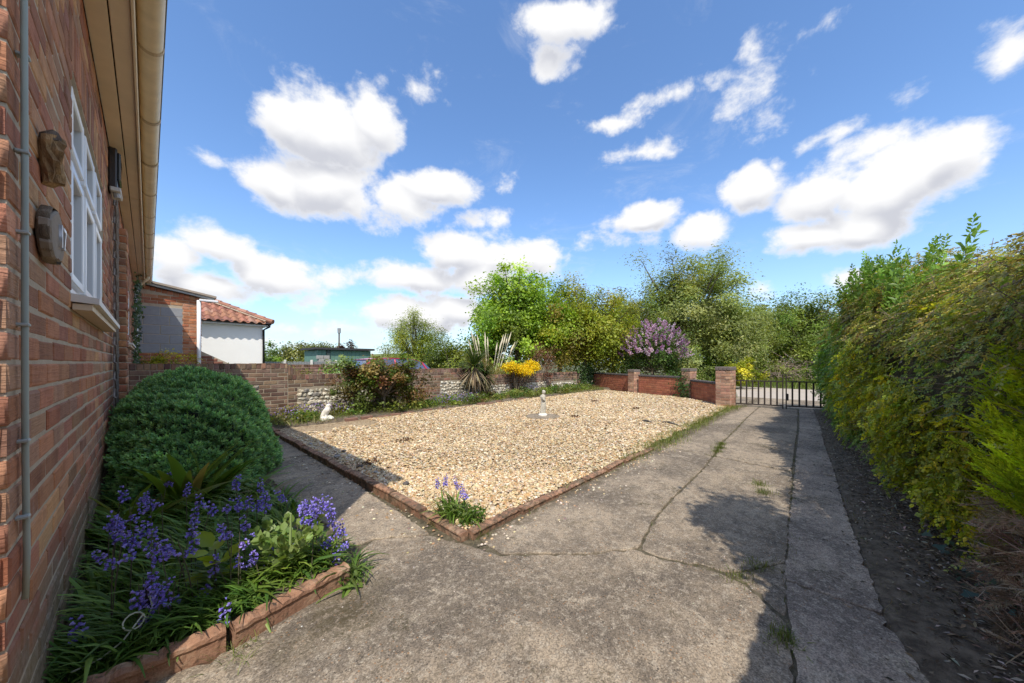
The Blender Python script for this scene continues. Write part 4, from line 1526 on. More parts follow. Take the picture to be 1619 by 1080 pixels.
def red_panel(p0, p1, h, label, group=None, nsing=300):
    p0, p1 = Vector(p0), Vector(p1)
    L = (p1 - p0).length
    ang = math.atan2(p1.y - p0.y, p1.x - p0.x)
    th = thing('boundary_wall', label, 'wall', (p0.x, p0.y, 0), group)
    nc = int(round(h / .075))
    core = MB().box(0, L, .0, .11, -.1, nc * .075).mesh('wall_core', m_plain('red_mortar', (.30, .14, .09), .95, .2))
    link('wall_core', core, th, loc=(p0.x, p0.y, 0), rotz=ang)
    lay_bricks(th, brick_rects(0, L, 0, nc), (p0.x, p0.y, 0), ang, RP, M_BRICK_R, nsing, jit=.001, proud=.005, jcol=.08)
    k = 0.0
    while k < L - .02:
        e = min(k + .225, L)
        link('coping_brick', MB().box(k + .003, e - .003, -.03, .14, nc * .075 + .001, nc * .075 + .062, .012).mesh('coping_brick', M_COPE), th, loc=(p0.x, p0.y, 0), rotz=ang)
        k += .225
    return th


def pier(c, size, h, ang, label, name='brick_pier', pale=True):
    th = thing(name, label, 'pier', (c[0], c[1], 0))
    PP = [(.40, .235, .155), (.35, .20, .135), (.46, .29, .20), (.31, .18, .125)]
    a = size / 2
    core = MB().box(-a + .008, a - .008, -a + .008, a - .008, -.1, h).mesh('pier_core', M_MORTAR)
    link('pier_core', core, th, loc=(c[0], c[1], 0), rotz=ang)
    nc = int(round((h - .0) / .075))
    for k in range(4):
        aa = ang + k * math.pi / 2
        ux, uy = math.cos(aa), math.sin(aa)
        nx, ny = uy, -ux
        og = (c[0] + nx * (a - .008) - ux * a, c[1] + ny * (a - .008) - uy * a, 0)
        lay_bricks(th, brick_rects(0, size, 0, nc, off=.0 if k % 2 else .11), og, aa, PP, M_BRICK_G, 60, jit=.002, proud=.008, jcol=.12)
    cp = MB()
    w = size / 4
    for i in range(4):
        link('cap_brick', MB().box(-a - .012 + i * (size + .024) / 4 + .003, -a - .012 + (i + 1) * (size + .024) / 4 - .003, -a - .012, a + .012, nc * .075 + .002, nc * .075 + .09, .01).mesh('cap_brick', m_plain('cap_%s_%d' % (name, i), (.15, .125, .11), .85, .35, 18, .3)), th, loc=(c[0], c[1], 0), rotz=ang)
    return th


red_panel((13.5, 7.75), (12.22, 5.5), .60, 'red brick boundary panel farthest from the gate, ivy at its left end')
red_panel((12.0, 5.05), (11.35, 3.30), .60, 'sunlit red brick boundary panel between the two low piers')
red_panel((11.25, 3.12), (9.98, 2.10), .56, 'shaded red brick boundary panel beside the tall gate pier')
pier((12.12, 5.27), .30, .78, R(-110), 'pale brick pier between the two sunlit red panels')
pier((11.42, 3.22), .30, .80, R(-110), 'brick pier standing behind the angled shaded red panel')
pier((9.92, 1.95), .34, .87, R(-100), 'tall brick gate pier with dark cap beside the metal gate', 'gate_pier')

# ================================================================== METAL GATE
M_IRON = m_plain('gate_iron', (.045, .035, .03), .55, .3, 30, .4, .3)


def gate_leaf(p0, p1, n, label, latch):
    p0, p1 = Vector(p0), Vector(p1)
    L = (p1 - p0).length
    ang = math.atan2(p1.y - p0.y, p1.x - p0.x)
    th = thing('metal_gate', label, 'gate', (p0.x, p0.y, 0), None)
    th.rotation_euler = (0, 0, ang)
    WM[th.name] = Matrix.Translation(Vector((p0.x, p0.y, 0))) @ Matrix.Rotation(ang, 4, 'Z')
    def add(name, mb):
        o_ = bpy.data.objects.new(name, mb.mesh(name, M_IRON))
        COL.objects.link(o_)
        o_.parent = th
        return o_
    H = .66
    add('rail', MB().box(0, L, -.008, .008, H - .028, H, .002))
    add('rail', MB().box(0, L, -.008, .008, .055, .085, .002))
    add('stile', MB().box(-.0, .022, -.0112, .0112, .02, H + .02, .003))
    add('stile', MB().box(L - .022, L, -.0112, .0112, .0, H + .16, .003))
    for k in range(n):
        x = L * (k + 1) / (n + 1)
        add('bar', MB().box(x - .017, x + .017, -.0055, .0055, .084, H - .027, .002))
    if latch:
        add('latch', MB().box(L - .055, L - .018, -.025, .014, .20, .36, .006))
    # thin hoop along the top
    add('top_wire', MB().tube([(0.02, 0, H + .10), (L * .5, 0, H + .21), (L - .02, 0, H + .15)], .004, 5))
    return th


gate_leaf((10.10, 1.78), (10.30, .84), 7, 'left leaf of the low barred metal gate next to the brick pier', False)
gate_leaf((10.58, -.18), (10.31, .80), 7, 'right leaf of the low barred metal gate running behind the hedge', True)

# ================================================================== EDGINGS
def edging_block(parent, p0, p1, h, th, mat=M_TERRA, rope=True, sink=.06, seed=0):
    """weathered rope-top edging piece"""
    p0, p1 = Vector(p0), Vector(p1)
    L = (p1 - p0).length
    ang = math.atan2(p1.y - p0.y, p1.x - p0.x)
    r = random.Random(seed)
    n = max(8, int(L / .012))
    rings = []
    prof = [(-th / 2, -sink), (-th / 2, h * .62), (-th * .62, h * .74), (-th * .60, h * .9), (-th * .3, h), (th * .3, h), (th * .60, h * .9), (th * .62, h * .74), (th / 2, h * .62), (th / 2, -sink)]
    for i in range(n + 1):
        u = L * i / n
        ph = u / .062
        rg = []
        for j, (y, z) in enumerate(prof):
            if rope and 2 <= j <= 7:
                f = .5 + .5 * math.sin(2 * math.pi * (ph + j * .10))
                k = (abs(f) ** .6 - .5) * .010
                z2, y2 = z + k * (1 if j in (3, 4, 5, 6) else .4), y * (1 + k * 6)
            else:
                z2, y2 = z, y
            rg.append((u, y2 + r.gauss(0, .0008), z2 + r.gauss(0, .0008)))
        rings.append(rg)
    me = MB().loft(rings).mesh('edging_block', mat, smooth=False)
    return link('edging_block', me, parent, loc=(p0.x, p0.y, 0), rotz=ang)


fe = thing('bed_edging', 'rope-topped terracotta edging along the front of the bluebell bed', 'edging', (.25, 1.66, 0))
edging_block(fe, (-.30, 1.735), (.205, 1.715), .085, .055, seed=1)
edging_block(fe, (.225, 1.700), (.685, 1.79), .085, .055, seed=2)
ge = thing('gravel_edging', 'worn terracotta edging along the path side of the gravel', 'edging', (1.36, 2, 0))
M_TERRA2 = m_terracotta('terracotta_worn', .75)
yy = 1.66
k = 0
while yy < 6.5:
    L = random.uniform(.42, .52)
    dx = random.uniform(-.012, .012)
    edging_block(ge, (1.345 + dx, yy), (1.345 - dx * .5, yy + L - .02), .055 + random.uniform(-.012, .010), .055, M_TERRA2, rope=(k > 1), seed=10 + k)
    yy += L
    k += 1
gd = thing('drive_edging', 'half-buried terracotta edging between the drive and the gravel', 'edging', (2.5, 1.68, 0))
xx = 1.38
while xx < 4.3:
    L = random.uniform(.38, .5)
    edging_block(gd, (xx, 1.655 + random.uniform(-.012, .008)), (xx + L - .02, 1.665 + random.uniform(-.012, .012)), .036 + random.uniform(-.014, .008), .055, M_TERRA2, seed=40 + int(xx * 10))
    xx += L
# row of old bricks edging the wall border
be = thing('border_edging', 'sunken bricks edging the planted border below the flint wall', 'edging', (4, 6.58, 0))
xx = 2.6
while xx < 8.2:
    link('brick', MB().box(-.11, .11, -.05, .05, -.05, .045 + random.uniform(-.02, .02), .008).mesh('brick', m_plain('edge_brick_%d' % int(xx * 10), (.20, .11, .08), .9, .4, 20)), be, loc=(xx, 6.60 + .04 * math.sin(xx * 2), 0), rotz=random.uniform(-.15, .15))
    xx += random.uniform(.24, .5)

# ================================================================== STATUES
M_STONE = m_plain('cast_stone', (.46, .43, .36), .9, .35, 22, .2, bumps=.6, bscale=90)
M_STONE_W = m_plain('white_stone', (.74, .71, .64), .9, .3, 18, .2, bumps=.7, bscale=70)


def remesh(o, vox):
    md = o.modifiers.new('fuse', 'REMESH')
    md.mode = 'VOXEL'
    md.voxel_size = vox
    md.use_smooth_shade = True
    return o


def at_root(name, mb, mat, root, smooth=True):
    o_ = bpy.data.objects.new(name, mb.mesh(name, mat, smooth=smooth))
    COL.objects.link(o_)
    o_.parent = root
    return o_


# bird of prey on a white rock (looks to the right of the picture)
eg = thing('bird_statue', 'white stone eagle statue perched on a rock at the edge of the gravel', 'statue', (2.23, 6.72, .01))
eg.rotation_euler = (0, 0, R(-42))
eg.scale = (1.08, 1.08, 1.0)
b = MB()
b.loft([ring((x, 0, z), r, r * .85, 12, 'z', .25) for x, z, r in [(-.050, .085, .020), (-.040, .115, .046), (-.024, .16, .066), (-.010, .20, .070), (.0, .235, .060), (.010, .262, .044), (.018, .285, .036), (.022, .305, .037), (.020, .322, .029), (.016, .334, .010)]])
b.loft([ring((x, 0, z), r * 1.0, r, 8, 'z') for x, z, r in [(.035, .322, .014), (.05, .313, .013), (.063, .303, .009), (.068, .292, .003)]])
b.loft([ring((x, 0, z), r, r * 1.6, 10, 'z') for x, z, r in [(-.085, .02, .006), (-.075, .05, .014), (-.06, .10, .018), (-.045, .13, .02)]])
for sg in (-1, 1):
    b.loft([[(x + a * .0, sg * (.045 + .012 * math.sin(k / 8 * 6.28)), z + .0) if False else (x + rx * math.cos(k / 8 * 6.283), sg * .047 + .014 * math.sin(k / 8 * 6.283) , z + .006 * math.sin(k / 8 * 6.283)) for k in range(8)] for x, z, rx, a in [(-.085, .045, .006, 0), (-.07, .085, .022, 0), (-.045, .15, .034, 0), (-.02, .205, .034, 0), (.0, .245, .018, 0)]])
    b.loft([ring((x, sg * .022, z), r, r, 8, 'z') for x, z, r in [(-.008, .14, .022), (.004, .105, .019), (.012, .08, .013), (.014, .06, .014)]])
remesh(at_root('bird', b, M_STONE_W, eg), .0065)
rk = MB()
rk.loft(lumpy((.0, 0, .055), .095, .085, .065, 5, .3, 14, 9))
at_root('rock', rk, M_STONE_W, eg, False)

# standing figure on a round slab
st = thing('figure_statue', 'weathered stone garden figure standing on a round slab in the gravel', 'statue', (5.34, 4.17, .045))
st.rotation_euler = (0, 0, R(-60))
f = MB()
f.loft([ring((x, y, z), rx, ry, 14) for x, y, z, rx, ry in [(0, 0, .04, .055, .05), (0, 0, .08, .052, .047), (.004, 0, .13, .046, .042), (.010, 0, .19, .052, .045), (.012, 0, .24, .050, .042), (.006, 0, .29, .042, .036), (0, 0, .335, .048, .038), (-.004, 0, .375, .056, .036), (0, 0, .405, .045, .03), (.006, 0, .42, .022, .022), (.010, 0, .435, .019, .019)]])
f.loft([ring((x, 0, z), r, r * .9, 12) for x, z, r in [(.010, .43, .020), (.016, .445, .032), (.020, .465, .038), (.018, .487, .036), (.012, .503, .024), (.01, .51, .008)]])
f.tube([(.0, -.055, .39), (.02, -.068, .33), (.045, -.035, .30), (.055, .0, .31)], [.019, .017, .014, .012], 8)
f.tube([(.0, .055, .39), (-.005, .072, .33), (.01, .066, .27), (.03, .055, .24)], [.019, .017, .014, .012], 8)
for k in range(5):
    a = k * 1.25
    f.tube([(.045 * math.cos(a), .04 * math.sin(a), .05), (.052 * math.cos(a + .15), .046 * math.sin(a + .15), .14), (.042 * math.cos(a + .3) + .008, .036 * math.sin(a + .3), .25)], .009, 6)
f.tube([(.048, -.03, .27), (.052, .0, .255), (.04, .035, .262), (-.01, .05, .28)], .012, 6)
remesh(at_root('figure', f, M_STONE, st), .0065)
pl = MB()
pl.loft([ring((0, 0, z), r, r, 16) for z, r in [(.0, .085), (.025, .088), (.035, .075), (.05, .066)]])
at_root('plinth', pl, M_STONE_W, st, False)
sl_ = thing('round_slab', 'grey round paving slab half covered by gravel under the stone figure', 'paving slab', (5.34, 4.17, .0))
at_root('disc', MB().loft([ring((0, 0, z), r, r, 28) for z, r in [(-.03, .33), (.040, .33), (.047, .315)]]), m_concrete('slab_grey', .95, .7), sl_, False)

# ================================================================== CAR, SHED, FENCE, POLE BEHIND
car = thing('parked_car', 'red car with sky reflections coloured into its windows parked behind the garden walls', 'car', (5.6, 13, 0))
M_PAINT = m_plain('car_paint', (.50, .02, .075), .22, .04, 3, .6)
M_CGLASS = m_plain('car_glass', (.05, .08, .16), .06, .05, 3, .9)  # reflected sky is put into the glass colour as blue
def extr(poly, y0, y1, name, mat, inset=.0):
    n_ = len(poly)
    mb = MB()
    mb.loft([[(x, y, z) for (x, z) in poly] for y in (y0, y1)])
    return mb
body = [(3.55, .28), (3.52, .55), (3.62, .72), (3.95, .82), (4.55, .90), (4.80, .92), (7.35, .96), (7.52, .80), (7.55, .50), (7.48, .28)]
extr(body, 12.25, 13.95, 'body', M_PAINT).obj('body', M_PAINT, car)
cab = MB()
cab.loft([[(4.72, y, .91), (5.36, y2, 1.34), (5.9, y2, 1.385), (6.7, y2, 1.36), (7.15, y2, 1.24), (7.38, y, .95)] for (y, y2) in ((12.30, 12.48), (13.90, 13.72))])
cab.obj('glasshouse', M_CGLASS, car)
rfm = MB()
rfm.loft([[(5.36, y, 1.342), (5.9, y, 1.388), (6.7, y, 1.363), (7.12, y, 1.25), (7.1, y, 1.265), (6.7, y, 1.385), (5.9, y, 1.41), (5.34, y, 1.36)] for y in (12.49, 13.71)])
rfm.obj('roof', M_PAINT, car)
for x in (4.78, 6.05, 7.2):
    MB().tube([(x, 12.30 if x != 6.05 else 12.29, .94), (x + (.6 if x < 5 else (0.02 if x < 7 else -.16)), 12.475, 1.35 if x < 7 else 1.26)], .025, 6).obj('pillar', M_PAINT, car)
for x in (4.25, 6.85):
    for y in (12.33, 13.75):
        w_ = MB().tube([(x, y - .09, .30), (x, y + .09, .30)], .30, 20).obj('wheel', m_plain('tyre_%d_%d' % (x * 10, y * 10), (.02, .02, .02), .8), car)
        MB().tube([(x, y - .10, .30), (x, y + .10, .30)], .18, 14).obj('hub', m_plain('alloy_%d_%d' % (x * 10, y * 10), (.5, .5, .52), .35, .1, 9, .5, .6), w_)
for y in (12.45, 13.55):
    MB().box(3.56, 3.64, y, y + .25, .62, .74, .02).obj('headlight', m_plain('lamp_%d' % int(y * 10), (.7, .7, .72), .15), car)

car.location = (4.35, 9.55, -.08)
car.scale = (.93, .93, .93)
car.rotation_euler = (0, 0, R(2))

shed = thing('garden_shed', 'green flat-roofed shed with dark roof edge beyond the parked car', 'shed', (6.7, 18.5, 0))
M_SHED = m_plain('shed_green', (.13, .24, .20), .6, .25, 6, .3)
for k in range(13):
    x = 5.55 + k * .2
    MB().box(x, x + .192, 18.0, 18.03, -.1, 1.70).obj('board', M_SHED, shed)
MB().box(5.56, 8.14, 18.03, 20.0, -.1, 1.69).obj('wall', M_SHED, shed)
MB().box(5.40, 8.30, 17.85, 20.1, 1.72, 1.82).obj('roof', m_plain('shed_felt', (.045, .045, .05), .9, .2), shed)
MB().box(5.95, 6.1, 17.94, 17.995, -.1, 1.71).obj('door_post', m_plain('shed_dark', (.04, .06, .06), .7), shed)
stk = thing('block_stack', 'stack of pale grey blocks at the left end of the green shed', 'stack of blocks', (5.7, 17.6, 0))
for r_ in range(9):
    for c_ in range(2):
        MB().box(5.42 + c_ * .27 + (.05 if r_ % 2 else 0), 5.67 + c_ * .27 + (.05 if r_ % 2 else 0), 17.5, 17.75, -.1 + r_ * .17, .06 + r_ * .17, .012).obj('block', m_plain('pale_block_%d_%d' % (r_, c_), (.34, .33, .31), .95, .2, 9), stk)
fn = thing('board_fence', 'low grey board fence with white concrete posts behind the garden wall', 'fence', (4, 16, 0))
M_FB = m_plain('fence_board', (.24, .25, .26), .85, .25, 7, .2)
for k in range(30):
    x = 2.95 + k * .10
    MB().box(x, x + .094, 16.0, 16.02 + .008 * (k % 2), -.1, 1.13 + .01 * math.sin(k * 3)).obj('fence_board', M_FB, fn)
for x in (3.75, 4.71, 5.67):
    MB().box(x - .045, x + .045, 15.93, 15.995, -.1, 1.20, .012).obj('post', m_plain('white_post_%d' % int(x * 10), (.66, .64, .60), .8), fn)
pole = thing('utility_pole', 'thin grey utility pole rising beyond the shed', 'pole', tuple(spot(536, 42)))
p_ = spot(536, 42)
MB().tube([p_, p_ + Vector((0, 0, 5.2))], [.13, .10], 8).obj('shaft', m_bark('pole_wood', (.14, .12, .10), (.25, .22, .2)), pole)
MB().tube([p_ + Vector((0, 0, 4.7)), p_ + Vector((0, 0, 5.3))], .2, 8).obj('transformer', m_plain('pole_grey', (.25, .26, .27), .6), pole)

# fence panel beside the camera, casting the straight shadow edge on the drive
ff = thing('close_board_fence', 'close-boarded timber fence on the right, just outside the picture', 'fence', (0, -.7, 0))
M_FT = m_bark('fence_timber', (.13, .10, .07), (.24, .19, .14))
for k in range(41):
    x = -2.0 + k * .10
    MB().box(x, x + .105, -.70 - .012 * (k % 2), -.684 - .012 * (k % 2), -.05, 1.80).obj('board', M_FT, ff)
for x in (-2.0, -.2, 1.55):
    MB().box(x, x + .09, -.80, -.715, -.1, 1.78).obj('post', M_FT, ff)

# ================================================================== VEGETATION
SPR1 = make_spray(7, .17, .30, .18, seed=1)
SPR2 = make_spray(7, .20, .34, .10, seed=2)
SPR3 = make_spray(6, .26, .33, .22, seed=3)
SPR_PRIVET = make_spray(6, .30, .24, .05, seed=4)


def hills(P, s, ph):
    return (np.sin(P[:, 0] * s + ph) * np.sin(P[:, 1] * s * 1.3 + ph * 2) + np.sin(P[:, 2] * s * 1.1 + ph * 3) * np.sin(P[:, 0] * s * .7 + 1)) * .5


# ------------------------------------------------------------------ the long hedge on the right
HB = [(2.30, -.66), (2.9, -.53), (3.56, -.42), (5.0, -.30), (7.05, -.17), (8.8, -.07), (10.75, .04)]
HPROF = [(.02, .10), (.06, .32), (.12, .62), (.15, .95), (.14, 1.28), (.08, 1.55), (-.03, 1.78), (-.20, 1.95), (-.50, 2.05), (-.90, 2.05), (-1.3, 1.8)]
hu = np.linspace(0, 1, len(HPROF))


def hedge_point(x, v):
    by = np.interp(x, [p[0] for p in HB], [p[1] for p in HB])
    oy = np.interp(v, hu, [p[0] for p in HPROF])
    oz = np.interp(v, hu, [p[1] for p in HPROF])
    e = .01
    ty = np.interp(v + e, hu, [p[0] for p in HPROF]) - np.interp(v - e, hu, [p[0] for p in HPROF])
    tz = np.interp(v + e, hu, [p[1] for p in HPROF]) - np.interp(v - e, hu, [p[1] for p in HPROF])
    nrm = np.stack([np.zeros_like(x), tz, -ty], 1)
    nrm /= np.maximum(np.linalg.norm(nrm, axis=1, keepdims=True), 1e-6)
    lump = .075 * np.sin(x * 2.7 + 2 * v) * np.sin(v * 9 + x) + .06 * np.sin(x * 6.1 + 1.3) * np.sin(v * 17 + 2 * x) + .05 * np.sin(x * 1.3)
    # the crest rises and dips, slightly lower towards the gate
    hgt = np.interp(x, [2.3, 3.5, 4.5, 6, 8, 10.8], [.82, .84, .92, 1.05, 1.06, 1.00]) + .03 * np.sin(x * 2.2 + .6) + .03 * np.sin(x * 5.3)
    P = np.stack([x, by + oy, oz * hgt], 1) + nrm * lump[:, None]
    return P, nrm


hedge = thing('hedge', 'tall mixed evergreen hedge with yellow-leaved patches along the right of the drive', 'hedge', (6.5, -.5, 0))
# solid inner core coloured dark so gaps in the leaves read as shade
xs = np.linspace(2.25, 10.8, 90)
vs = np.linspace(0, 1, 26)
gxx, gvv = np.meshgrid(xs, vs)
Pc, Nc = hedge_point(gxx.ravel(), gvv.ravel())
Pc = Pc - Nc * (.17 + .05 * np.sin(gxx.ravel() * 11)[:, None] * np.sin(gvv.ravel() * 31)[:, None])
nx, ny = len(xs), len(vs)
Fc = np.array([(j * nx + i, j * nx + i + 1, (j + 1) * nx + i + 1, (j + 1) * nx + i) for j in range(ny - 1) for i in range(nx - 1)])
o = link('dark_core', np_mesh('dark_core', Pc, Fc, m_soil('hedge_inside', (.035, .035, .015), (.11, .09, .045), 26), smooth=True), hedge)


def hedge_sprays(n, x0, x1, size, tmpl, v0, v1, colors, w=None, outset=.0, jit=.2, mask=None, up=.45):
    # sample more densely where it is nearer the viewer
    x = x0 + (x1 - x0) * rng.uniform(0, 1, n) ** 1.35
    v = rng.uniform(v0, v1, n)
    P, N = hedge_point(x, v)
    if mask is not None:
        k = mask(P, v)
        x, v, P, N = x[k], v[k], P[k], N[k]
    m = len(x)
    d = N * .5 + runit(m) * .9
    d[:, 2] += up
    P = P + N * (rng.uniform(-.12, .03, m) + outset)[:, None]
    nn = N * .8 + runit(m) * .55
    nn[:, 2] += .45
    dist = SA * P[:, 0] + CA * P[:, 1]
    sz = size * rng.uniform(.65, 1.35, m) * np.clip(.65 + .09 * dist, .75, 1.5)
    col = pal(colors, m, jit, w)
    patch = 1 + .28 * hills(P, 5.0, 1.0)
    col = np.clip(col * patch[:, None], .003, .9)
    M = orient(d, nn)
    return scatter(tmpl[0], tmpl[1], P, M, sz, col, tmpl[2])


GOLD = lambda P, v: (hills(P, 3.1, .4) + .55 * np.exp(-((P[:, 2] - .60) / .45) ** 2) + .35 * np.exp(-((P[:, 0] - 3.2) / 1.3) ** 2) > .62) & (P[:, 2] < 1.5)
parts = []
olive = [(0.299, 0.337, 0.067), (0.404, 0.389, 0.093), (0.224, 0.276, 0.056), (0.508, 0.434, 0.143), (0.374, 0.314, 0.105)]
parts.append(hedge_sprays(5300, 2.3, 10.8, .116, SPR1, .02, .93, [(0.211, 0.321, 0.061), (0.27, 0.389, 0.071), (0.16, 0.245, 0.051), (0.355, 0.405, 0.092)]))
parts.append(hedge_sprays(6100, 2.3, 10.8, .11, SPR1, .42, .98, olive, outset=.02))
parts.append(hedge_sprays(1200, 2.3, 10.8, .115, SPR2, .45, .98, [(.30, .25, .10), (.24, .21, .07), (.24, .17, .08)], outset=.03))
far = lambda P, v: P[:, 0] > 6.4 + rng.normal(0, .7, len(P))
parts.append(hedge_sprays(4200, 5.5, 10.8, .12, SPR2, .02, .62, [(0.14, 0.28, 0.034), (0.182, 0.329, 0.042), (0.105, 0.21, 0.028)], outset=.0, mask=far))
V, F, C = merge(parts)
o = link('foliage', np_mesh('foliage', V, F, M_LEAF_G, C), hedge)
parts = [hedge_sprays(9500, 2.35, 7.5, .10, SPR3, .03, .62, [(.50, .50, .04), (.40, .43, .04), (.28, .34, .035), (.60, .53, .04), (.20, .26, .03)], [.2, .25, .25, .1, .2], outset=.025, mask=GOLD, jit=.2)]
V, F, C = merge(parts)
o = link('golden_foliage', np_mesh('golden_foliage', V, F, M_LEAF_G, C), hedge)
o['label'] = 'yellow variegated leaves on the lower hedge face'
# bare twigs poking out
tw = MB()
for i in range(240):
    x = 2.4 + 7.5 * random.random() ** 1.6
    P, N = hedge_point(np.array([x]), np.array([random.uniform(.02, .9)]))
    p = Vector(P[0] - N[0] * .12)
    d = (Vector(N[0]) + Vector((random.gauss(0, .6), random.gauss(0, .4), random.gauss(.3, .5)))).normalized()
    L = random.uniform(.10, .26)
    tw.tube([p, p + d * L * .6, p + d * L + Vector((0, 0, random.uniform(-.03, .04)))], [.004, .003, .0012], 4, False)
tw.obj('bare_twigs', m_bark('twig_bark', (.12, .09, .06), (.30, .24, .18)), hedge)['kind'] = 'stuff'
# tall young shoots above the crest
parts = []
for i in range(95):
    x = random.choice([random.gauss(4.6, .4), random.gauss(5.4, .5), random.gauss(6.2, .5), random.uniform(2.6, 9.5) if i % 3 else 5.0])
    P, N = hedge_point(np.array([x]), np.array([random.uniform(.54, .80)]))
    p = P[0] - np.array([0, 0, .12])
    L = random.uniform(.16, .42) * (1.15 if 4 < x < 6.8 else .7)
    d = np.array([random.gauss(0, .16), random.gauss(0, .16), 1.0])
    for q in range(3):
        f = q / 3
        parts.append(scatter(SPR_PRIVET[0], SPR_PRIVET[1], np.array([p + d * L * f]), basis(d[None] + runit(1) * .12, rng.uniform(0, 6.28, 1)), np.array([L * (.62 - .16 * q)]), pal([(.16, .29, .04), (.20, .34, .05), (.12, .22, .035)], 1, .15), SPR_PRIVET[2]))
V, F, C = merge(parts)
o = link('young_shoots', np_mesh('young_shoots', V, F, M_LEAF_G, C), hedge)
o['label'] = 'bright green upright shoots above the hedge top'

# ------------------------------------------------------------------ golden conifer
con = thing('golden_conifer', 'lime-yellow conifer at the right edge with a dead brown skirt', 'conifer', (2.15, -1.0, 0))
def fan(seed):
    r = np.random.default_rng(seed)
    V, F, T = [], [], []
    def seg(p, d, L, w, depth):
        b = len(V)
        s = np.array([d[1], -d[0], 0])
        q = p + d * L
        for a in (p - s * w, p + s * w, q + s * w * .5, q - s * w * .5):
            V.append(a + np.array([0, 0, r.normal() * .012]))
            T.append(.62 + .16 * depth + .18 * a[1])
        F.append((b, b + 1, b + 2))
        F.append((b, b + 2, b + 3))
        if depth < 2:
            for k in range(4):
                f = .2 + .23 * k
                for sg in (-1, 1):
                    a = sg * (.55 + r.normal() * .08)
                    dd = np.array([d[0] * math.cos(a) + d[1] * math.sin(a), -d[0] * math.sin(a) + d[1] * math.cos(a), 0])
                    seg(p + d * L * f, dd, L * (.42 - .22 * f * .9), w * .75, depth + 1) if depth < 1 else (seg(p + d * L * f, dd, L * .34, w * .7, 2))
    seg(np.zeros(3), np.array([0, 1., 0]), 1.0, .02, 0)
    return np.array(V), np.array(F), np.array(T)[:, None] * np.ones((1, 3))
FAN = fan(3)
def con_points(n, z0, z1):
    z = rng.uniform(z0, z1, n)
    a = rng.uniform(0, 6.28, n)
    rad = np.interp(z, [0, .35, .7, 1.0, 1.25, 1.45, 1.6], [.56, .50, .47, .42, .32, .18, .03]) * (1 + .07 * np.sin(3 * a + 5 * z) + .05 * np.sin(7 * a))
    N = np.stack([np.cos(a), np.sin(a), np.full(n, .3)], 1)
    P = np.stack([2.36 + rad * np.cos(a), -1.0 + rad * np.sin(a), z], 1)
    return P, N
P, N = con_points(2600, .50, 1.58)
k = (N[:, 0] * .25 + N[:, 1] > -.35)
P, N = P[k][:1150], N[k][:1150]
d = N * .8 + runit(len(P)) * .45
d[:, 2] += .75
parts = [scatter(FAN[0], FAN[1], P - N * rng.uniform(.02, .12, len(P))[:, None], basis(d, rng.uniform(-.8, .8, len(P)) + 1.57 * 0), rng.uniform(.11, .19, len(P)), pal([(0.4, 0.537, 0.02), (0.525, 0.65, 0.027), (0.3, 0.425, 0.02), (0.65, 0.725, 0.037)], len(P), .15), FAN[2])]
V, F, C = merge(parts)
link('foliage', np_mesh('foliage', V, F, m_leaf('conifer_leaf', .30, .55, .2), C), con)
P, N = con_points(900, .02, .62)
k = (N[:, 0] * .25 + N[:, 1] > -.35)
P, N = P[k][:420], N[k][:420]
d = N * .5 + runit(len(P)) * .6
d[:, 2] -= .1
DEAD = blade_template(3, .012, .6)
parts = [scatter(FAN[0], FAN[1], P - N * rng.uniform(.0, .1, len(P))[:, None], basis(d, rng.uniform(0, 6.28, len(P))), rng.uniform(.07, .13, len(P)), pal([(.27, .20, .145), (.36, .28, .21), (.20, .145, .105)], len(P), .2), FAN[2])]
P, N = con_points(1500, .02, .60)
d = N * .4 + runit(len(P)) * .7
parts.append(scatter(DEAD[0], DEAD[1], P - N * .04, basis(d, rng.uniform(0, 6.28, len(P))), rng.uniform(.08, .2, len(P)), pal([(.34, .27, .21), (.44, .37, .30), (.22, .165, .125)], len(P), .2)))
V, F, C = merge(parts)
o = link('dead_skirt', np_mesh('dead_skirt', V, F, m_leaf('dead_leaf', .1, .9, .1), C), con)
o['label'] = 'dead brown twiggy skirt of the conifer'
cr = MB()
cr.loft([ring((2.36, -1.0, z), r, r, 16) for z, r in [(.0, .31), (.35, .35), (.7, .37), (1.0, .32), (1.25, .22), (1.5, .04)]])
cr.obj('core', m_soil('conifer_inside', (.02, .018, .008), (.06, .045, .02), 30), con, smooth=True)

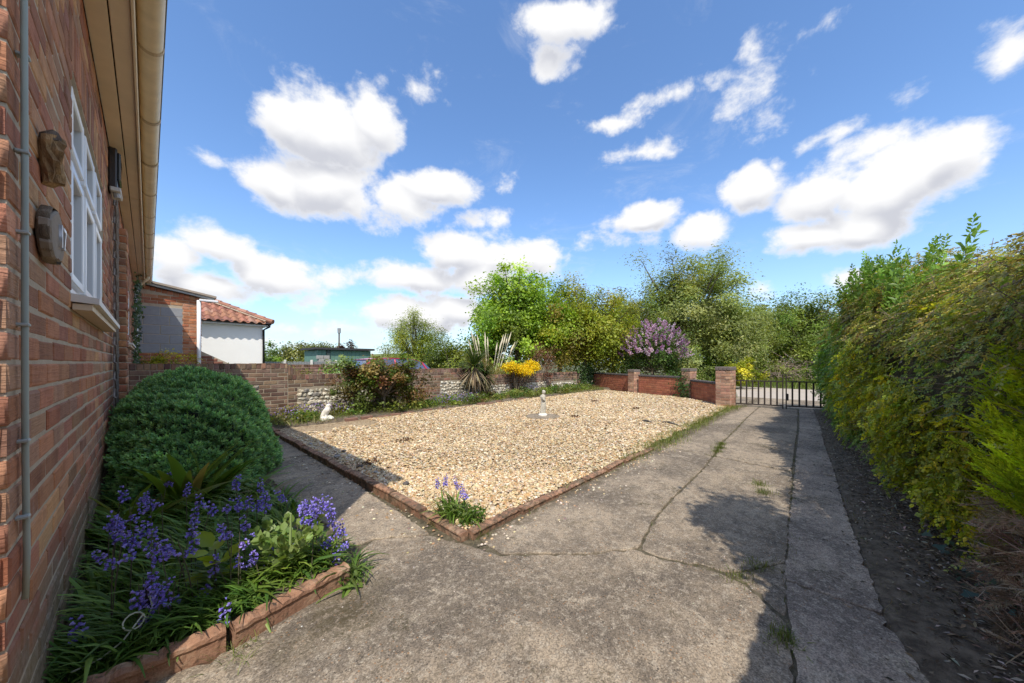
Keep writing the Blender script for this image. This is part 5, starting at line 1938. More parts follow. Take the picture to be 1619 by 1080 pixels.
# ------------------------------------------------------------------ big rounded hebe by the house
heb = thing('hebe_bush', 'large rounded dark green shrub against the house wall', 'bush', (.42, 5.0, .05))
HC, HR = np.array([.28, 4.85, .02]), np.array([.67, 1.42, .93])
def dome(n):
    a = runit(n)
    a[:, 2] = np.abs(a[:, 2])
    e = np.sign(a) * np.abs(a) ** .93
    lump = 1 + .05 * np.sin(a[:, 1] * 4 + 2 * a[:, 0]) + .035 * np.sin(a[:, 0] * 7 + 1) * np.sin(a[:, 1] * 9) + .03 * np.sin(a[:, 2] * 8 + a[:, 1] * 6 + a[:, 0] * 4) + .015 * np.sin(a[:, 1] * 29 + a[:, 2] * 23 + a[:, 0] * 17)
    P = HC + e * HR * lump[:, None]
    N = a / HR
    N /= np.linalg.norm(N, axis=1, keepdims=True)
    return P, N, lump
def shoot(seed, nl=9):
    r = np.random.default_rng(seed)
    V, F, T = [], [], []
    for i in range(nl):
        t = i / nl
        a = i * 2.4
        b = len(V)
        d = np.array([math.cos(a) * (1.1 - .6 * t), .75 + .5 * t, math.sin(a) * (1.1 - .6 * t)])
        d /= np.linalg.norm(d)
        s = np.cross(d, [0, 1, 0]); s /= np.linalg.norm(s)
        p = np.array([0, t * .6, 0])
        L = .55 * (1 - .35 * t)
        for (f, w) in ((0, 0), (.5, .20), (1, 0), (.5, -.20)):
            V.append(p + d * L * f + s * L * w)
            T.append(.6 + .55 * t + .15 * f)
        F += [(b, b + 1, b + 2), (b, b + 2, b + 3)]
    return np.array(V), np.array(F), np.array(T)[:, None] * np.ones((1, 3))
SHT = shoot(1)
P, N, lump = dome(13000)
k = (P[:, 0] > HX + .03) & (P[:, 2] > .04)
P, N, lump = P[k], N[k], lump[k]
d = N + runit(len(P)) * .5
d[:, 2] += .55
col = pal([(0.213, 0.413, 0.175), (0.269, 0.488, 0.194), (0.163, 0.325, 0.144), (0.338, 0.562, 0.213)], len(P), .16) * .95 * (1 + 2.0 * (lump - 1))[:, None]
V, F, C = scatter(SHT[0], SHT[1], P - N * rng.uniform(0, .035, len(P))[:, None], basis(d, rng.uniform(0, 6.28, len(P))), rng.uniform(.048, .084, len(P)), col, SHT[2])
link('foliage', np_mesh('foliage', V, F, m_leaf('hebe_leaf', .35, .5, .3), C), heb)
hc = MB()
rg_ = []
for j in range(9):
    t = j / 8 * math.pi / 2
    rg_.append([(max(HC[0] + HR[0] * .90 * math.copysign(abs(math.cos(t) * math.cos(a)) ** .93, math.cos(a)), HX + .02), HC[1] + HR[1] * .92 * math.copysign(abs(math.cos(t) * math.sin(a)) ** .93, math.sin(a)), HC[2] + .91 * HR[2] * math.sin(t) ** .93 if t > 0 else .0) for a in [2 * math.pi * k_ / 24 for k_ in range(24)]])
hc.loft(rg_)
hc.obj('dark_core', m_soil('bush_inside', (.022, .03, .015), (.06, .065, .035), 30), heb, smooth=True)  # dark fill standing in for shade inside the bush

# ------------------------------------------------------------------ generic tree / shrub
def limb_mesh(base, tips, r0, seed, mat):
    r = random.Random(seed)
    mb = MB()
    base = Vector(base)
    for tp in tips:
        tp = Vector(tp)
        mid = base.lerp(tp, .45) + Vector((r.gauss(0, .12), r.gauss(0, .12), r.uniform(.0, .25))) * (tp - base).length * .25
        mb.tube([base, base.lerp(mid, .6), mid, mid.lerp(tp, .6), tp], [r0, r0 * .72, r0 * .5, r0 * .3, r0 * .08], 6, False)
    return mb


def tree(name, label, cat, base, crown_c, crown_r, nclump, leaves, size, colors, weights=None, tmpl=None, r0=.12, clump=.22, seed=1, group=None, mat=None, bark=None, flat=.8, low=-.75, tuft=0.0, hang=0.0, extra=None):
    """trunk with limbs + a crown of leaf clumps"""
    r = np.random.default_rng(seed)
    th = thing(name, label, cat, tuple(base), group)
    cc, cr_ = np.array(crown_c), np.array(crown_r)
    a = r.normal(size=(nclump * 3, 3))
    a /= np.linalg.norm(a, axis=1, keepdims=True)
    a = a[a[:, 2] > low][:nclump]
    nclump = len(a)
    rad = r.uniform(.2, 1.0, nclump) ** .5
    lob = .96 + .20 * np.sin(3 * np.arctan2(a[:, 1], a[:, 0]) + seed) + .13 * np.sin(5 * a[:, 2] + 2 * seed + 3 * a[:, 0]) + r.normal(0, .11, nclump)
    cen = cc + a * cr_ * (rad * lob)[:, None]
    crad = clump * cr_.mean() * r.uniform(.6, 1.3, nclump)
    ci = r.integers(0, nclump, leaves)
    off = r.normal(size=(leaves, 3)) * np.array([1, 1, flat])
    P = cen[ci] + off * (crad[ci] * .62)[:, None]
    if hang:
        P[:, 2] -= hang * np.abs(r.normal(size=leaves)) * crad[ci]
    out = (P - cc) / cr_
    if tuft:
        kk = r.random(leaves) < tuft * .5
        P[kk] += out[kk] * (r.uniform(0, 1, kk.sum()) ** 2 * .20)[:, None] * cr_
    P[:, 2] = np.maximum(P[:, 2], base[2] + .05)
    ccol = pal(colors, nclump, .16, weights) * np.array([1.5, 1.55, 1.2])
    col = ccol[ci] * (1 + r.normal(0, .2, (leaves, 1)))
    d = r.normal(size=(leaves, 3)) + out * .6
    d[:, 2] += -.1 if not hang else -1.0
    tv, tf = tmpl if tmpl else (LEAF_V, LEAF_F)
    nn = out * .7 + r.normal(size=(leaves, 3)) * .55
    nn[:, 2] += .75
    V_, F_, C_ = scatter(tv, tf, P, orient(d, nn), size * r.uniform(.6, 1.35, leaves), np.clip(col, .003, .9))
    link('crown', np_mesh('crown', V_, F_, mat or M_LEAF, C_), th)
    bt = Vector(base)
    top = bt + Vector((0, 0, max(.15, (cc[2] - cr_[2] * .55) - base[2])))
    top.x += (cc[0] - base[0]) * .6
    top.y += (cc[1] - base[1]) * .6
    mb = MB()
    mb.tube([bt - Vector((0, 0, .1)), bt.lerp(top, .5) + Vector((.03, .02, 0)), top], [r0 * 1.25, r0, r0 * .85], 9)
    sel = np.argsort(-rad * (1 + .3 * a[:, 2]))[:min(26, nclump)]
    lm = limb_mesh(top, [cen[i] for i in sel], r0 * .62, seed, None)
    mb.add(lm.v, lm.f)
    mb.obj('trunk', bark or M_BARK, th, smooth=True)
    return th


# tall evergreen beside the fence, outside the picture; its shadow falls across the drive
tree('tall_evergreen', 'tall evergreen shrub on the right outside the picture, shading the drive', 'shrub', Vector((1.30, -1.12, 0)), (1.30, -1.12, 2.35), (.30, .30, .95), 60, 14000, .065, [(.06, .09, .02), (.09, .12, .03)], r0=.05, clump=.3, seed=77)

# trees behind the walls and along the road
b = spot(818, 14.6)
tree('maple_tree', 'bright green maple rising behind the flint wall', 'tree', b, b + Vector((0, 0, 2.75)), (2.1, 2.1, 2.2), 190, 46000, .098, [(.15, .24, .028), (.20, .29, .036), (.11, .175, .024), (.24, .32, .05)], tmpl=(LEAF_V * np.array([1.35, 1, 1]), LEAF_F), r0=.13, clump=.17, seed=3, tuft=.08)
b = spot(925, 15.6)
tree('hawthorn_tree', 'yellow-green bushy tree to the right of the maple', 'tree', b, b + Vector((0, 0, 2.35)), (2.25, 2.25, 2.1), 190, 46000, .096, [(.18, .205, .024), (.225, .24, .03), (.125, .15, .022), (.27, .27, .036), (.15, .125, .03)], r0=.12, clump=.2, seed=5, tuft=.07)
b = spot(985, 17.5)
tree('elder_tree', 'dull green tree filling the gap beside the lilac', 'tree', b, b + Vector((0, 0, 2.2)), (1.9, 1.9, 2.1), 100, 18000, .095, [(.10, .13, .03), (.07, .10, .02), (.14, .15, .05)], r0=.1, clump=.2, seed=6)
b = spot(1085, 20)
tree('willow_tree', 'tall grey-green willow, the biggest tree, behind the lilac', 'tree', b, b + Vector((0, 0, 3.5)), (3.7, 3.7, 3.35), 260, 74000, .15, [(.15, .18, .062), (.19, .22, .08), (.11, .135, .045), (.22, .24, .11)], tmpl=(NARROW_V * np.array([1.25, 1, 1]), LEAF_F), r0=.2, clump=.15, seed=8, tuft=.10)
b = spot(1175, 21)
tree('sapling', 'light airy sallow between the willow and the far hedgerow tree', 'tree', b, b + Vector((0, 0, 2.6)), (1.9, 1.9, 2.3), 80, 17000, .10, [(.17, .20, .07), (.13, .16, .045), (.22, .24, .09)], tmpl=(NARROW_V * np.array([1.3, 1, 1]), LEAF_F), r0=.09, clump=.2, seed=10, tuft=.15)
b = spot(1275, 22)
tree('hedgerow_tree', 'dark-hearted hedgerow tree above the gate', 'tree', b, b + Vector((0, 0, 2.7)), (3.0, 3.0, 2.7), 150, 40000, .128, [(.10, .14, .025), (.14, .18, .035), (.065, .095, .02), (.18, .21, .05)], r0=.16, clump=.18, seed=12, tuft=.09)
b = spot(1380, 24)
tree('hedgerow_tree', 'hedgerow tree mostly hidden behind the tall hedge', 'tree', b, b + Vector((0, 0, 2.2)), (3.4, 3.4, 2.4), 90, 10000, .18, [(.10, .14, .025), (.14, .18, .035)], r0=.16, clump=.2, seed=13)
b = spot(656, 20)
tree('weeping_willow', 'rounded yellow-green willow standing alone beyond the car', 'tree', b, b + Vector((0, 0, 2.0)), (1.75, 1.75, 2.1), 110, 30000, .105, [(.16, .19, .030), (.20, .23, .04), (.12, .15, .03)], tmpl=(NARROW_V, LEAF_F), r0=.1, clump=.2, seed=15, hang=.8, tuft=.05)
b = spot(715, 13.2)
tree('laurel_shrub', 'olive green shrub behind the wall left of the spiky palm', 'shrub', b, b + Vector((0, 0, 1.1)), (1.15, 1.15, 1.0), 60, 8000, .085, [(.10, .13, .022), (.15, .17, .03), (.06, .085, .02)], r0=.05, clump=.24, seed=16)
b = spot(760, 15)
tree('laurel_shrub', 'green shrub below the maple behind the pampas grass', 'shrub', b, b + Vector((0, 0, .9)), (1.2, 1.2, .95), 50, 6000, .10, [(.06, .11, .02), (.09, .14, .025)], r0=.05, clump=.24, seed=17)
for i, (px, dp, w, h, c, lab) in enumerate([(428, 19, 1.2, 1.9, (.11, .17, .03), 'round green bush next to the white garage'), (470, 20, 1.5, 2.2, (.13, .14, .045), 'olive bush right of the bush next to the garage'), (500, 23, 1.4, 2.6, (.09, .105, .04), 'thin dark shrub with bare tops behind the fence'), (528, 26, 1.9, 1.9, (.11, .15, .04), 'low green bushes behind the shed roof'), (585, 34, 3.2, 1.3, (.12, .17, .035), 'distant green hedge between shed and willow')]):
    b = spot(px, dp)
    tree('far_bush', lab, 'bush', b, b + Vector((0, 0, h * .52)), (w, w, h * .58), 45, 6500, .12 if dp < 25 else .16, [c, tuple(v * 1.3 for v in c), tuple(v * .7 for v in c)], r0=.05, clump=.25, seed=20 + i, tuft=.08 if i in (1, 2) else .03)
b = spot(548, 24)
tree('copper_bush', 'dark red-leaved bush peeping over the shed roof', 'bush', b, b + Vector((0, 0, 1.7)), (.7, .7, .75), 20, 2500, .13, [(.06, .03, .03), (.10, .05, .045)], r0=.04, clump=.3, seed=31)
for i, (px, dp, w, h, c, lab) in enumerate([(885, 23, 3.2, 5.6, (.10, .15, .028), 'tall green tree behind the maple and the yellow-green tree'), (970, 26, 3.4, 5.6, (.11, .15, .04), 'green tree in the gap behind the lilac'), (1150, 26, 3.4, 5.4, (.13, .17, .05), 'pale green tree behind the willow on its right'), (1228, 28, 3.6, 5.8, (.11, .15, .035), 'mid green tree far behind the gate')]):
    b = spot(px, dp)
    tree('woodland_tree', lab, 'tree', b, b + Vector((0, 0, h * .52)), (w, w, h * .48), 110, 19000, .18, [c, tuple(v * 1.3 for v in c), tuple(v * .72 for v in c)], r0=.15, clump=.2, seed=90 + i, tuft=.05)
# lilac with purple flower heads
b = spot(1032, 14.2)
lil = tree('lilac_bush', 'lilac covered in purple blossom behind the red brick wall', 'lilac', b, b + Vector((0, 0, 1.45)), (1.25, 1.25, 1.3), 70, 10000, .085, [(.05, .09, .025), (.07, .12, .03), (.04, .065, .02)], r0=.06, clump=.22, seed=33)
n = 210
a = runit(n)
a[:, 2] = np.abs(a[:, 2]) * .95 + rng.uniform(-.25, .05, n)
toward = np.array([-.85, -.5, .1])
a += toward * .35
a /= np.linalg.norm(a, axis=1, keepdims=True)
cen = np.array(b) + np.array([0, 0, 1.42]) + a * 1.24 * rng.uniform(.85, 1.08, n)[:, None]
ci = np.repeat(np.arange(n), 42)
u = rng.uniform(0, 1, len(ci))
ax = a + np.array([0, 0, .8]) + runit(n) * .3
ax /= np.linalg.norm(ax, axis=1, keepdims=True)
P = cen[ci] + ax[ci] * (u * .21)[:, None] + runit(len(ci)) * ((1 - u) * .062)[:, None]
hc_ = pal([(.42, .23, .44), (.52, .33, .54), (.32, .15, .34), (.62, .45, .62)], n, .12)
V, F, C = scatter(ROUND_V, ROUND_F, P, basis(runit(len(P)), rng.uniform(0, 6.28, len(P))), rng.uniform(.03, .05, len(P)), np.clip(hc_[ci] * (1 + rng.normal(0, .15, (len(ci), 1))), 0, .9))
o = link('blossom', np_mesh('blossom', V, F, M_PETAL, C), lil)
o['label'] = 'purple lilac blossom heads'
b = spot(1078, 14.6)
tree('viburnum_bush', 'pale green leafy bush between the lilac and the gate pier', 'bush', b, b + Vector((0, 0, .85)), (1.1, 1.1, .95), 50, 7000, .085, [(.14, .18, .06), (.19, .22, .09), (.10, .13, .04)], r0=.05, clump=.24, seed=35)
b = spot(1172, 15.0)
tree('forsythia_bush', 'yellow-leaved bush just right of the gate pier', 'bush', b, b + Vector((0, 0, .55)), (.7, .7, .68), 45, 6500, .075, [(.30, .27, .02), (.22, .23, .022), (.14, .17, .02), (.36, .32, .03)], r0=.04, clump=.22, seed=36)
for i, (px, dp, w, h, c, lab) in enumerate([(1120, 20.5, 1.5, 1.5, (.10, .15, .03), 'green verge bush left of the yellow bush'), (1210, 21.5, 1.7, 1.35, (.16, .19, .05), 'pale verge bush beyond the left gate leaf'), (1262, 21.8, 1.6, 1.15, (.09, .15, .03), 'green verge bush beyond the right gate leaf'), (1320, 22, 1.8, 1.6, (.05, .075, .02), 'dark verge bush behind the hedge end')]):
    b = spot(px, dp)
    tree('verge_bush', lab, 'bush', b, b + Vector((0, 0, h * .5)), (w, w, h * .58), 50, 6000, .12, [c, tuple(v * 1.35 for v in c), tuple(v * .7 for v in c)], r0=.04, clump=.25, seed=50 + i, tuft=.04)
# heap of cut twigs on the verge
th = thing('brushwood_heap', 'heap of bare cut twigs on the far verge behind the gate', 'brushwood', tuple(spot(1245, 19.6)))
mb = MB()
for i in range(260):
    p = spot(random.gauss(1245, 24), random.gauss(19.8, .5), abs(random.gauss(.5, .38)))
    d = Vector((random.gauss(0, 1), random.gauss(0, 1), random.gauss(.35, .45))).normalized()
    mb.tube([p, p + d * random.uniform(.2, .7)], [.012, .004], 4, False)
mb.obj('twigs', m_bark('pale_twig', (.22, .15, .12), (.42, .32, .27)), th)['kind'] = 'stuff'

# ------------------------------------------------------------------ border plants in front of / behind the flint wall
b = Vector((3.5, 7.15, .03))
tree('berberis_bush', 'bronze and green bush in front of the flint wall left of centre', 'bush', b, b + Vector((.05, 0, .66)), (.95, .50, .60), 80, 11000, .048, [(.10, .085, .028), (.14, .075, .04), (.075, .10, .022), (.17, .12, .05), (.11, .15, .03)], r0=.03, clump=.22, seed=60, tuft=.06, tmpl=(ROUND_V, ROUND_F))
b = Vector((2.9, 7.2, .03))
tree('rose_bush', 'thin bronze-stemmed rose beside the berberis', 'bush', b, b + Vector((0, 0, .68)), (.42, .32, .45), 26, 1500, .045, [(.13, .08, .045), (.10, .09, .03), (.07, .10, .025)], r0=.014, clump=.26, seed=61, tuft=.1)
b = Vector((3.1, 8.45, .0))
tree('viburnum_bush', 'pale blue-green shrub with white flowers over the wall', 'bush', b, b + Vector((0, 0, .85)), (.36, .3, .34), 22, 1600, .06, [(.20, .28, .16), (.12, .20, .05), (.30, .36, .28), (.6, .62, .55)], [.4, .4, .12, .08], r0=.02, clump=.3, seed=62)
# hanging dead-looking red shrub with bare pale branches
b = spot(855, 12.9)
tree('smoke_bush', 'half-dead bronze shrub with bare pale branches behind the yellow bush', 'bush', b, b + Vector((0, 0, 1.0)), (.85, .7, .9), 30, 2600, .06, [(.13, .055, .045), (.10, .05, .035), (.17, .09, .07)], r0=.03, clump=.24, seed=63, bark=m_bark('pale_bark', (.30, .25, .20), (.52, .47, .40)))
# yellow-flowered broom over the wall
br = thing('broom_bush', 'brilliant yellow flowering bush leaning over the flint wall', 'bush', (8.4, 7.62, .02))
n = 260
a = runit(n)
a[:, 2] = np.abs(a[:, 2])
cen = np.array([8.55, 7.55, .80]) + a * np.array([.85, .38, .26]) * rng.uniform(.5, 1.05, n)[:, None]
cen[:, 2] += .10 * np.sin(cen[:, 0] * 5)
ci = np.repeat(np.arange(n), 26)
P = cen[ci] + rng.normal(0, .045, (len(ci), 3))
V, F, C = scatter(ROUND_V, ROUND_F, P, basis(runit(len(P)), rng.uniform(0, 6.28, len(P))), rng.uniform(.028, .048, len(P)), pal([(.80, .58, .012), (.72, .50, .01), (.85, .68, .03), (.30, .30, .02)], len(P), .1, [.4, .25, .22, .13]))
o = link('blossom', np_mesh('blossom', V, F, M_PETAL, C), br)
mb = limb_mesh((8.35, 7.62, .02), [cen[i] for i in range(0, n, 11)], .03, 5, None)
mb.obj('stems', M_BARK, br)
# spiky palm (cordyline) with a skirt of dead leaves
yc = thing('spiky_palm', 'spiky green palm with a drooping dead skirt before the wall', 'palm', (6.35, 7.38, .03))
BL = blade_template(5, .030, .5)
def spikes(n, c, z_lo, z_hi, L0, L1, cols, droop):
    a = rng.uniform(0, 6.28, n)
    e = rng.uniform(z_lo, z_hi, n)
    d = np.stack([np.cos(a) * np.cos(e), np.sin(a) * np.cos(e), np.sin(e)], 1)
    M = basis(d, np.zeros(n) + math.pi)      # template bends towards -z -> droop
    M[:, :, 2] *= 1
    return scatter(BL[0] * np.array([1, 1, droop]), BL[1], np.array(c) + d * .03, M, rng.uniform(L0, L1, n), pal(cols, n, .18))
GR_ = [(.060, .105, .022), (.085, .14, .03), (.04, .07, .018), (.16, .19, .05)]
p1 = [spikes(170, (6.30, 7.38, .98), -.15, 1.4, .45, .72, GR_, .55), spikes(110, (6.75, 7.40, .74), -.2, 1.3, .40, .62, GR_, .55)]
V, F, C = merge(p1)
link('leaves', np_mesh('leaves', V, F, m_leaf('palm_leaf', .2, .45, .35), C), yc)
p1 = [spikes(120, (6.30, 7.38, .90), -1.25, -.3, .45, .80, [(.22, .17, .10), (.30, .24, .15), (.12, .09, .05), (.36, .30, .21)], .45), spikes(120, (6.75, 7.38, .68), -1.25, -.4, .4, .62, [(.10, .085, .04), (.22, .18, .11), (.07, .075, .03)], .45)]
V, F, C = merge(p1)
link('dead_skirt', np_mesh('dead_skirt', V, F, m_leaf('palm_dead', .1, .8, .1), C), yc)
mb = MB().tube([(6.33, 7.4, 0), (6.31, 7.39, .5), (6.30, 7.38, .98)], [.08, .06, .05], 9)
mb.tube([(6.6, 7.42, 0), (6.7, 7.41, .4), (6.75, 7.40, .74)], [.06, .05, .04], 9)
mb.obj('trunk', M_BARK, yc)
# pampas grass
pg = thing('pampas_grass', 'pampas grass with tall cream plumes behind the spiky palm', 'pampas grass', (8.2, 8.75, 0))
BL2 = blade_template(5, .010, .75)
n = 520
a = rng.uniform(0, 6.28, n)
e = rng.uniform(.75, 1.5, n)
d = np.stack([np.cos(a) * np.cos(e), np.sin(a) * np.cos(e), np.sin(e)], 1)
pb = np.array([8.2, 8.75, 0]) + rng.normal(0, .22, (n, 3)) * np.array([1, .6, 0])
V, F, C = scatter(BL2[0] * np.array([1, 1, .6]), BL2[1], pb, basis(d, np.full(n, math.pi)), rng.uniform(1.0, 1.9, n), pal([(.36, .29, .16), (.28, .24, .12), (.22, .22, .08), (.44, .37, .22)], n, .15))
link('leaves', np_mesh('leaves', V, F, M_LEAF, C), pg)
for i in range(17):
    x = 7.35 + i * .115 + random.gauss(0, .03)
    tip = Vector((x + .15 + (x - 8.2) * .30, 8.75 + random.gauss(0, .15), random.uniform(1.75, 2.22)))
    base_ = Vector((8.2 + (x - 8.2) * .4, 8.75, .2))
    m_ = base_.lerp(tip, .78)
    pl_ = MB().tube([base_, m_, m_.lerp(tip, .25), m_.lerp(tip, .55), tip], [.006, .008, .026, .024, .004], 7).obj('plume', m_plain('plume_%d' % i, (.62, .55, .40), .95, .2, 30, .1), pg)

# ivy on the walls
def ivy(name, label, centers, n, spread, size, nrm, cols=((.05, .10, .025), (.08, .14, .035), (.035, .065, .018))):
    th = thing(name, label, 'ivy', tuple(centers[0]))
    c = np.array(centers)
    ci = rng.integers(0, len(c), n)
    P = c[ci] + rng.normal(0, 1, (n, 3)) * np.array(spread)
    P[:, 2] = np.maximum(P[:, 2], .01)
    d = runit(n) * .7 + np.array([0, 0, -.3])
    M = basis(d, rng.uniform(0, 6.28, n))
    # turn the faces towards nrm
    nn = np.array(nrm) + runit(n) * .55
    nn /= np.linalg.norm(nn, axis=1, keepdims=True)
    y = d - nn * (d * nn).sum(1, keepdims=True)
    y /= np.linalg.norm(y, axis=1, keepdims=True)
    M = np.stack([np.cross(y, nn), y, nn], 2)
    V_, F_, C_ = scatter(IVY_V, IVY_F, P, M, size * rng.uniform(.6, 1.3, n), pal(cols, n, .2))
    link('leaves', np_mesh('leaves', V_, F_, M_LEAF_G, C_), th)
    mb = MB()
    for k_ in range(len(centers) - 1):
        mb.tube([centers[k_], centers[k_ + 1]], .006, 5, False)
    mb.obj('stem', M_BARK, th)
    return th
IVY_V = np.array([(0, 0, 0), (.42, -.08, .03), (.55, .30, .02), (.26, .48, .05), (0, 1.0, 0), (-.26, .48, .05), (-.55, .30, .02), (-.42, -.08, .03)], float)
IVY_F = np.array([(0, 1, 2), (0, 2, 3), (0, 3, 4), (0, 4, 5), (0, 5, 6), (0, 6, 7)])
ivy('ivy', 'ivy clump over the corner where flint wall meets red wall', [(12.9, 7.7, .1), (12.95, 7.7, .4), (13.0, 7.72, .65), (12.9, 7.72, .8)], 700, (.28, .06, .14), .075, (-.6, -.7, .3))
ivy('ivy', 'ivy hanging on the low pier between the red panels', [(11.22, 3.30, .1), (11.25, 3.32, .35), (11.28, 3.35, .55)], 420, (.09, .12, .13), .055, (-.8, .4, .3))
ivy('ivy', 'dark ivy at the foot of the hedge near the conifer', [(2.95, -.50, .05), (2.75, -.54, .06), (2.55, -.58, .08), (2.42, -.56, .06)], 130, (.11, .05, .05), .042, (-.2, .8, .6), ((.04, .075, .055), (.06, .10, .075), (.03, .05, .04)))
ivy('ivy', 'climber clinging around the white downpipe and house corner', [(-.17, 10.4, .5), (-.17, 10.5, 1.2), (-.16, 10.5, 1.9), (-.14, 10.55, 2.6)], 900, (.03, .28, .35), .05, (.8, -.6, .2))
b = Vector((.15, 11.4, .6))
tree('golden_shrub', 'yellow-green shrub in front of the blocked-up window', 'shrub', Vector((.2, 10.9, 0)), (.22, 10.9, .85), (.50, .4, .42), 50, 5000, .045, [(.26, .26, .02), (.34, .31, .03), (.14, .16, .02)], r0=.03, clump=.24, seed=70)
tree('privet_top', 'low green shrubbery showing over the garden wall below the garage', 'shrub', Vector((1.6, 8.3, 0)), (1.6, 8.35, .85), (.75, .2, .24), 40, 3000, .035, [(.12, .15, .03), (.18, .19, .05)], r0=.02, clump=.25, seed=71)

# ------------------------------------------------------------------ grasses and low plants (nobody could count them)
BG = blade_template(3, .022, .7)
BS = blade_template(4, .040, .85)


def tufts(name, label, cat, P, size, cols, tmpl=BG, lean=.55, jit=.2, mat=None, weights=None):
    n_ = len(P)
    a_ = rng.uniform(0, 6.28, n_)
    e_ = np.abs(rng.normal(0, lean, n_))
    d_ = np.stack([np.cos(a_) * np.sin(e_), np.sin(a_) * np.sin(e_), np.cos(e_)], 1)
    V_, F_, C_ = scatter(tmpl[0], tmpl[1], P, basis(d_, np.full(n_, math.pi) + rng.normal(0, .3, n_)), size * rng.uniform(.5, 1.4, n_), pal(cols, n_, jit, weights))
    o_ = link(name, np_mesh(name, V_, F_, mat or M_LEAF, C_))
    tag(o_, label, cat, kind='stuff')
    return o_


GRASS = [(.16, .23, .04), (.23, .29, .06), (.11, .175, .03), (.30, .31, .10), (.36, .32, .15)]
# border below the flint wall
n = 9000
x = rng.uniform(1.3, 12.9, n)
y = 6.62 + (7.75 - 6.62) * rng.uniform(0, 1, n) ** 1.1 + .06 * np.sin(x * 2.3)
y = np.where(x > 9.5, y - (x - 9.5) * .10 * rng.uniform(0, 1, n), y)
P = np.stack([x, y, np.full(n, .04)], 1)
k = (hills(P, 1.9, .7) > -.35) | (rng.random(n) < .35)
k &= x < np.interp(y, [5, 6.5, 7.8], [11.7, 12.3, 13.0])
tufts('border_grass', 'rough grass and weeds in the border below the flint wall', 'grass', P[k], .15, GRASS, lean=.5)
# leafy weeds in the border
n = 210
cx = rng.uniform(1.4, 12.2, n)
cy = rng.uniform(6.68, 7.6, n)
hh = rng.uniform(.05, .20, n)
ci = np.repeat(np.arange(n), 55)
P = np.stack([cx[ci] + rng.normal(0, .085, len(ci)), cy[ci] + rng.normal(0, .075, len(ci)), .05 + hh[ci] * rng.uniform(.1, 1.25, len(ci))], 1)
cc = pal([(.14, .22, .04), (.20, .27, .055), (.10, .165, .04), (.26, .30, .065), (.20, .17, .075)], n, .2)
d = runit(len(ci)); d[:, 2] = np.abs(d[:, 2]) * .6
V, F, C = scatter(LEAF_V * np.array([1.2, 1, 1]), LEAF_F, P, basis(d, rng.uniform(0, 6.28, len(ci))), rng.uniform(.03, .075, len(ci)), np.clip(cc[ci] * (1 + rng.normal(0, .2, (len(ci), 1))), 0, .9))
o = link('border_weeds', np_mesh('border_weeds', V, F, M_LEAF, C)); tag(o, 'leafy green weeds crowding the border before the flint wall', 'weeds', kind='stuff')
# lavender haze and bluebells dotted in the border
n = 1500
gc_ = np.array([(2.2, 7.25), (2.6, 7.3), (5.3, 7.0), (5.8, 7.05), (4.9, 7.1), (9.0, 7.4), (1.75, 7.2)])
ci = rng.integers(0, len(gc_), n)
P = np.concatenate([gc_[ci] + rng.normal(0, .17, (n, 2)), rng.uniform(.12, .30, (n, 1))], 1)
V, F, C = scatter(ROUND_V, ROUND_F, P, basis(runit(n), rng.uniform(0, 6.28, n)), rng.uniform(.018, .034, n), pal([(.26, .22, .42), (.34, .30, .48), (.18, .17, .26), (.30, .20, .50)], n, .15))
o = link('lavender', np_mesh('lavender', V, F, M_PETAL, C)); tag(o, 'hazy violet lavender spikes in the wall border', 'lavender', kind='stuff')
# grass along the gravel / drive edge
n = 9000
x = rng.uniform(1.5, 10.2, n)
dens = np.interp(x, [1.5, 2.6, 3.2, 4.0, 4.8, 6.5, 8.5, 10.2], [.02, .03, .10, .55, 1.0, .95, .8, .8])
w = np.interp(x, [1.5, 3.5, 4.6, 5.5, 8, 10.2], [.03, .05, .11, .09, .07, .10])
y = np.interp(x, [1.4, 4.4, 7, 9.7, 10.2], [1.64, 1.70, 1.76, 1.80, 1.72]) + rng.normal(0, 1, n) * w
k = rng.random(n) < dens * (.4 + .6 * (np.sin(x * 5.1) * np.sin(x * 2.2 + 1) > -.3))
P = np.stack([x, y, np.full(n, .002)], 1)[k]
tufts('edge_grass', 'ragged grass along the seam between gravel and drive', 'grass', P, .085, GRASS, lean=.7)
# grass and moss in the joints of the concrete
segs = [((2.0, .83), (2.87, .94), 120), ((2.87, .94), (4.5, 1.01), 420), ((4.5, 1.01), (5.4, 1.10), 900), ((5.4, 1.10), (8.2, 1.24), 500), ((4.5, 1.0), (4.65, 1.68), 260), ((2.05, .33), (2.4, .23), 220), ((1.95, .70), (2.06, .45), 90), ((1.86, .14), (2.9, .20), 260), ((2.9, .2), (4.6, .29), 420), ((4.6, .29), (10.3, .57), 700), ((3.4, .38), (3.9, .52), 420), ((6.6, .4), (6.7, 1.7), 120), ((1.36, 1.38), (1.95, .86), 70), ((.98, 2.09), (1.26, 1.88), 60), ((1.84, .15), (1.70, .135), 130), ((1.36, 1.62), (1.48, 1.60), 90), ((1.31, 1.9), (1.31, 3.2), 260), ((1.32, 3.2), (1.32, 6.4), 420), ((2.1, -.2), (4.5, -.03), 320), ((10.0, 1.75), (10.4, .9), 220)]
Ps = []
for (p0, p1, n_) in segs:
    t = rng.uniform(0, 1, n_)
    t = np.clip(t + .06 * np.sin(t * 40), 0, 1)
    q = np.array(p0)[None] * (1 - t)[:, None] + np.array(p1)[None] * t[:, None] + rng.normal(0, .022, (n_, 2))
    Ps.append(np.concatenate([q, np.full((n_, 1), -.01)], 1))
P = np.concatenate(Ps)
k = (hills(P * np.array([2.3, 2.3, 1]), 2.6, 2.0) > -.12) | (rng.random(len(P)) < .22)
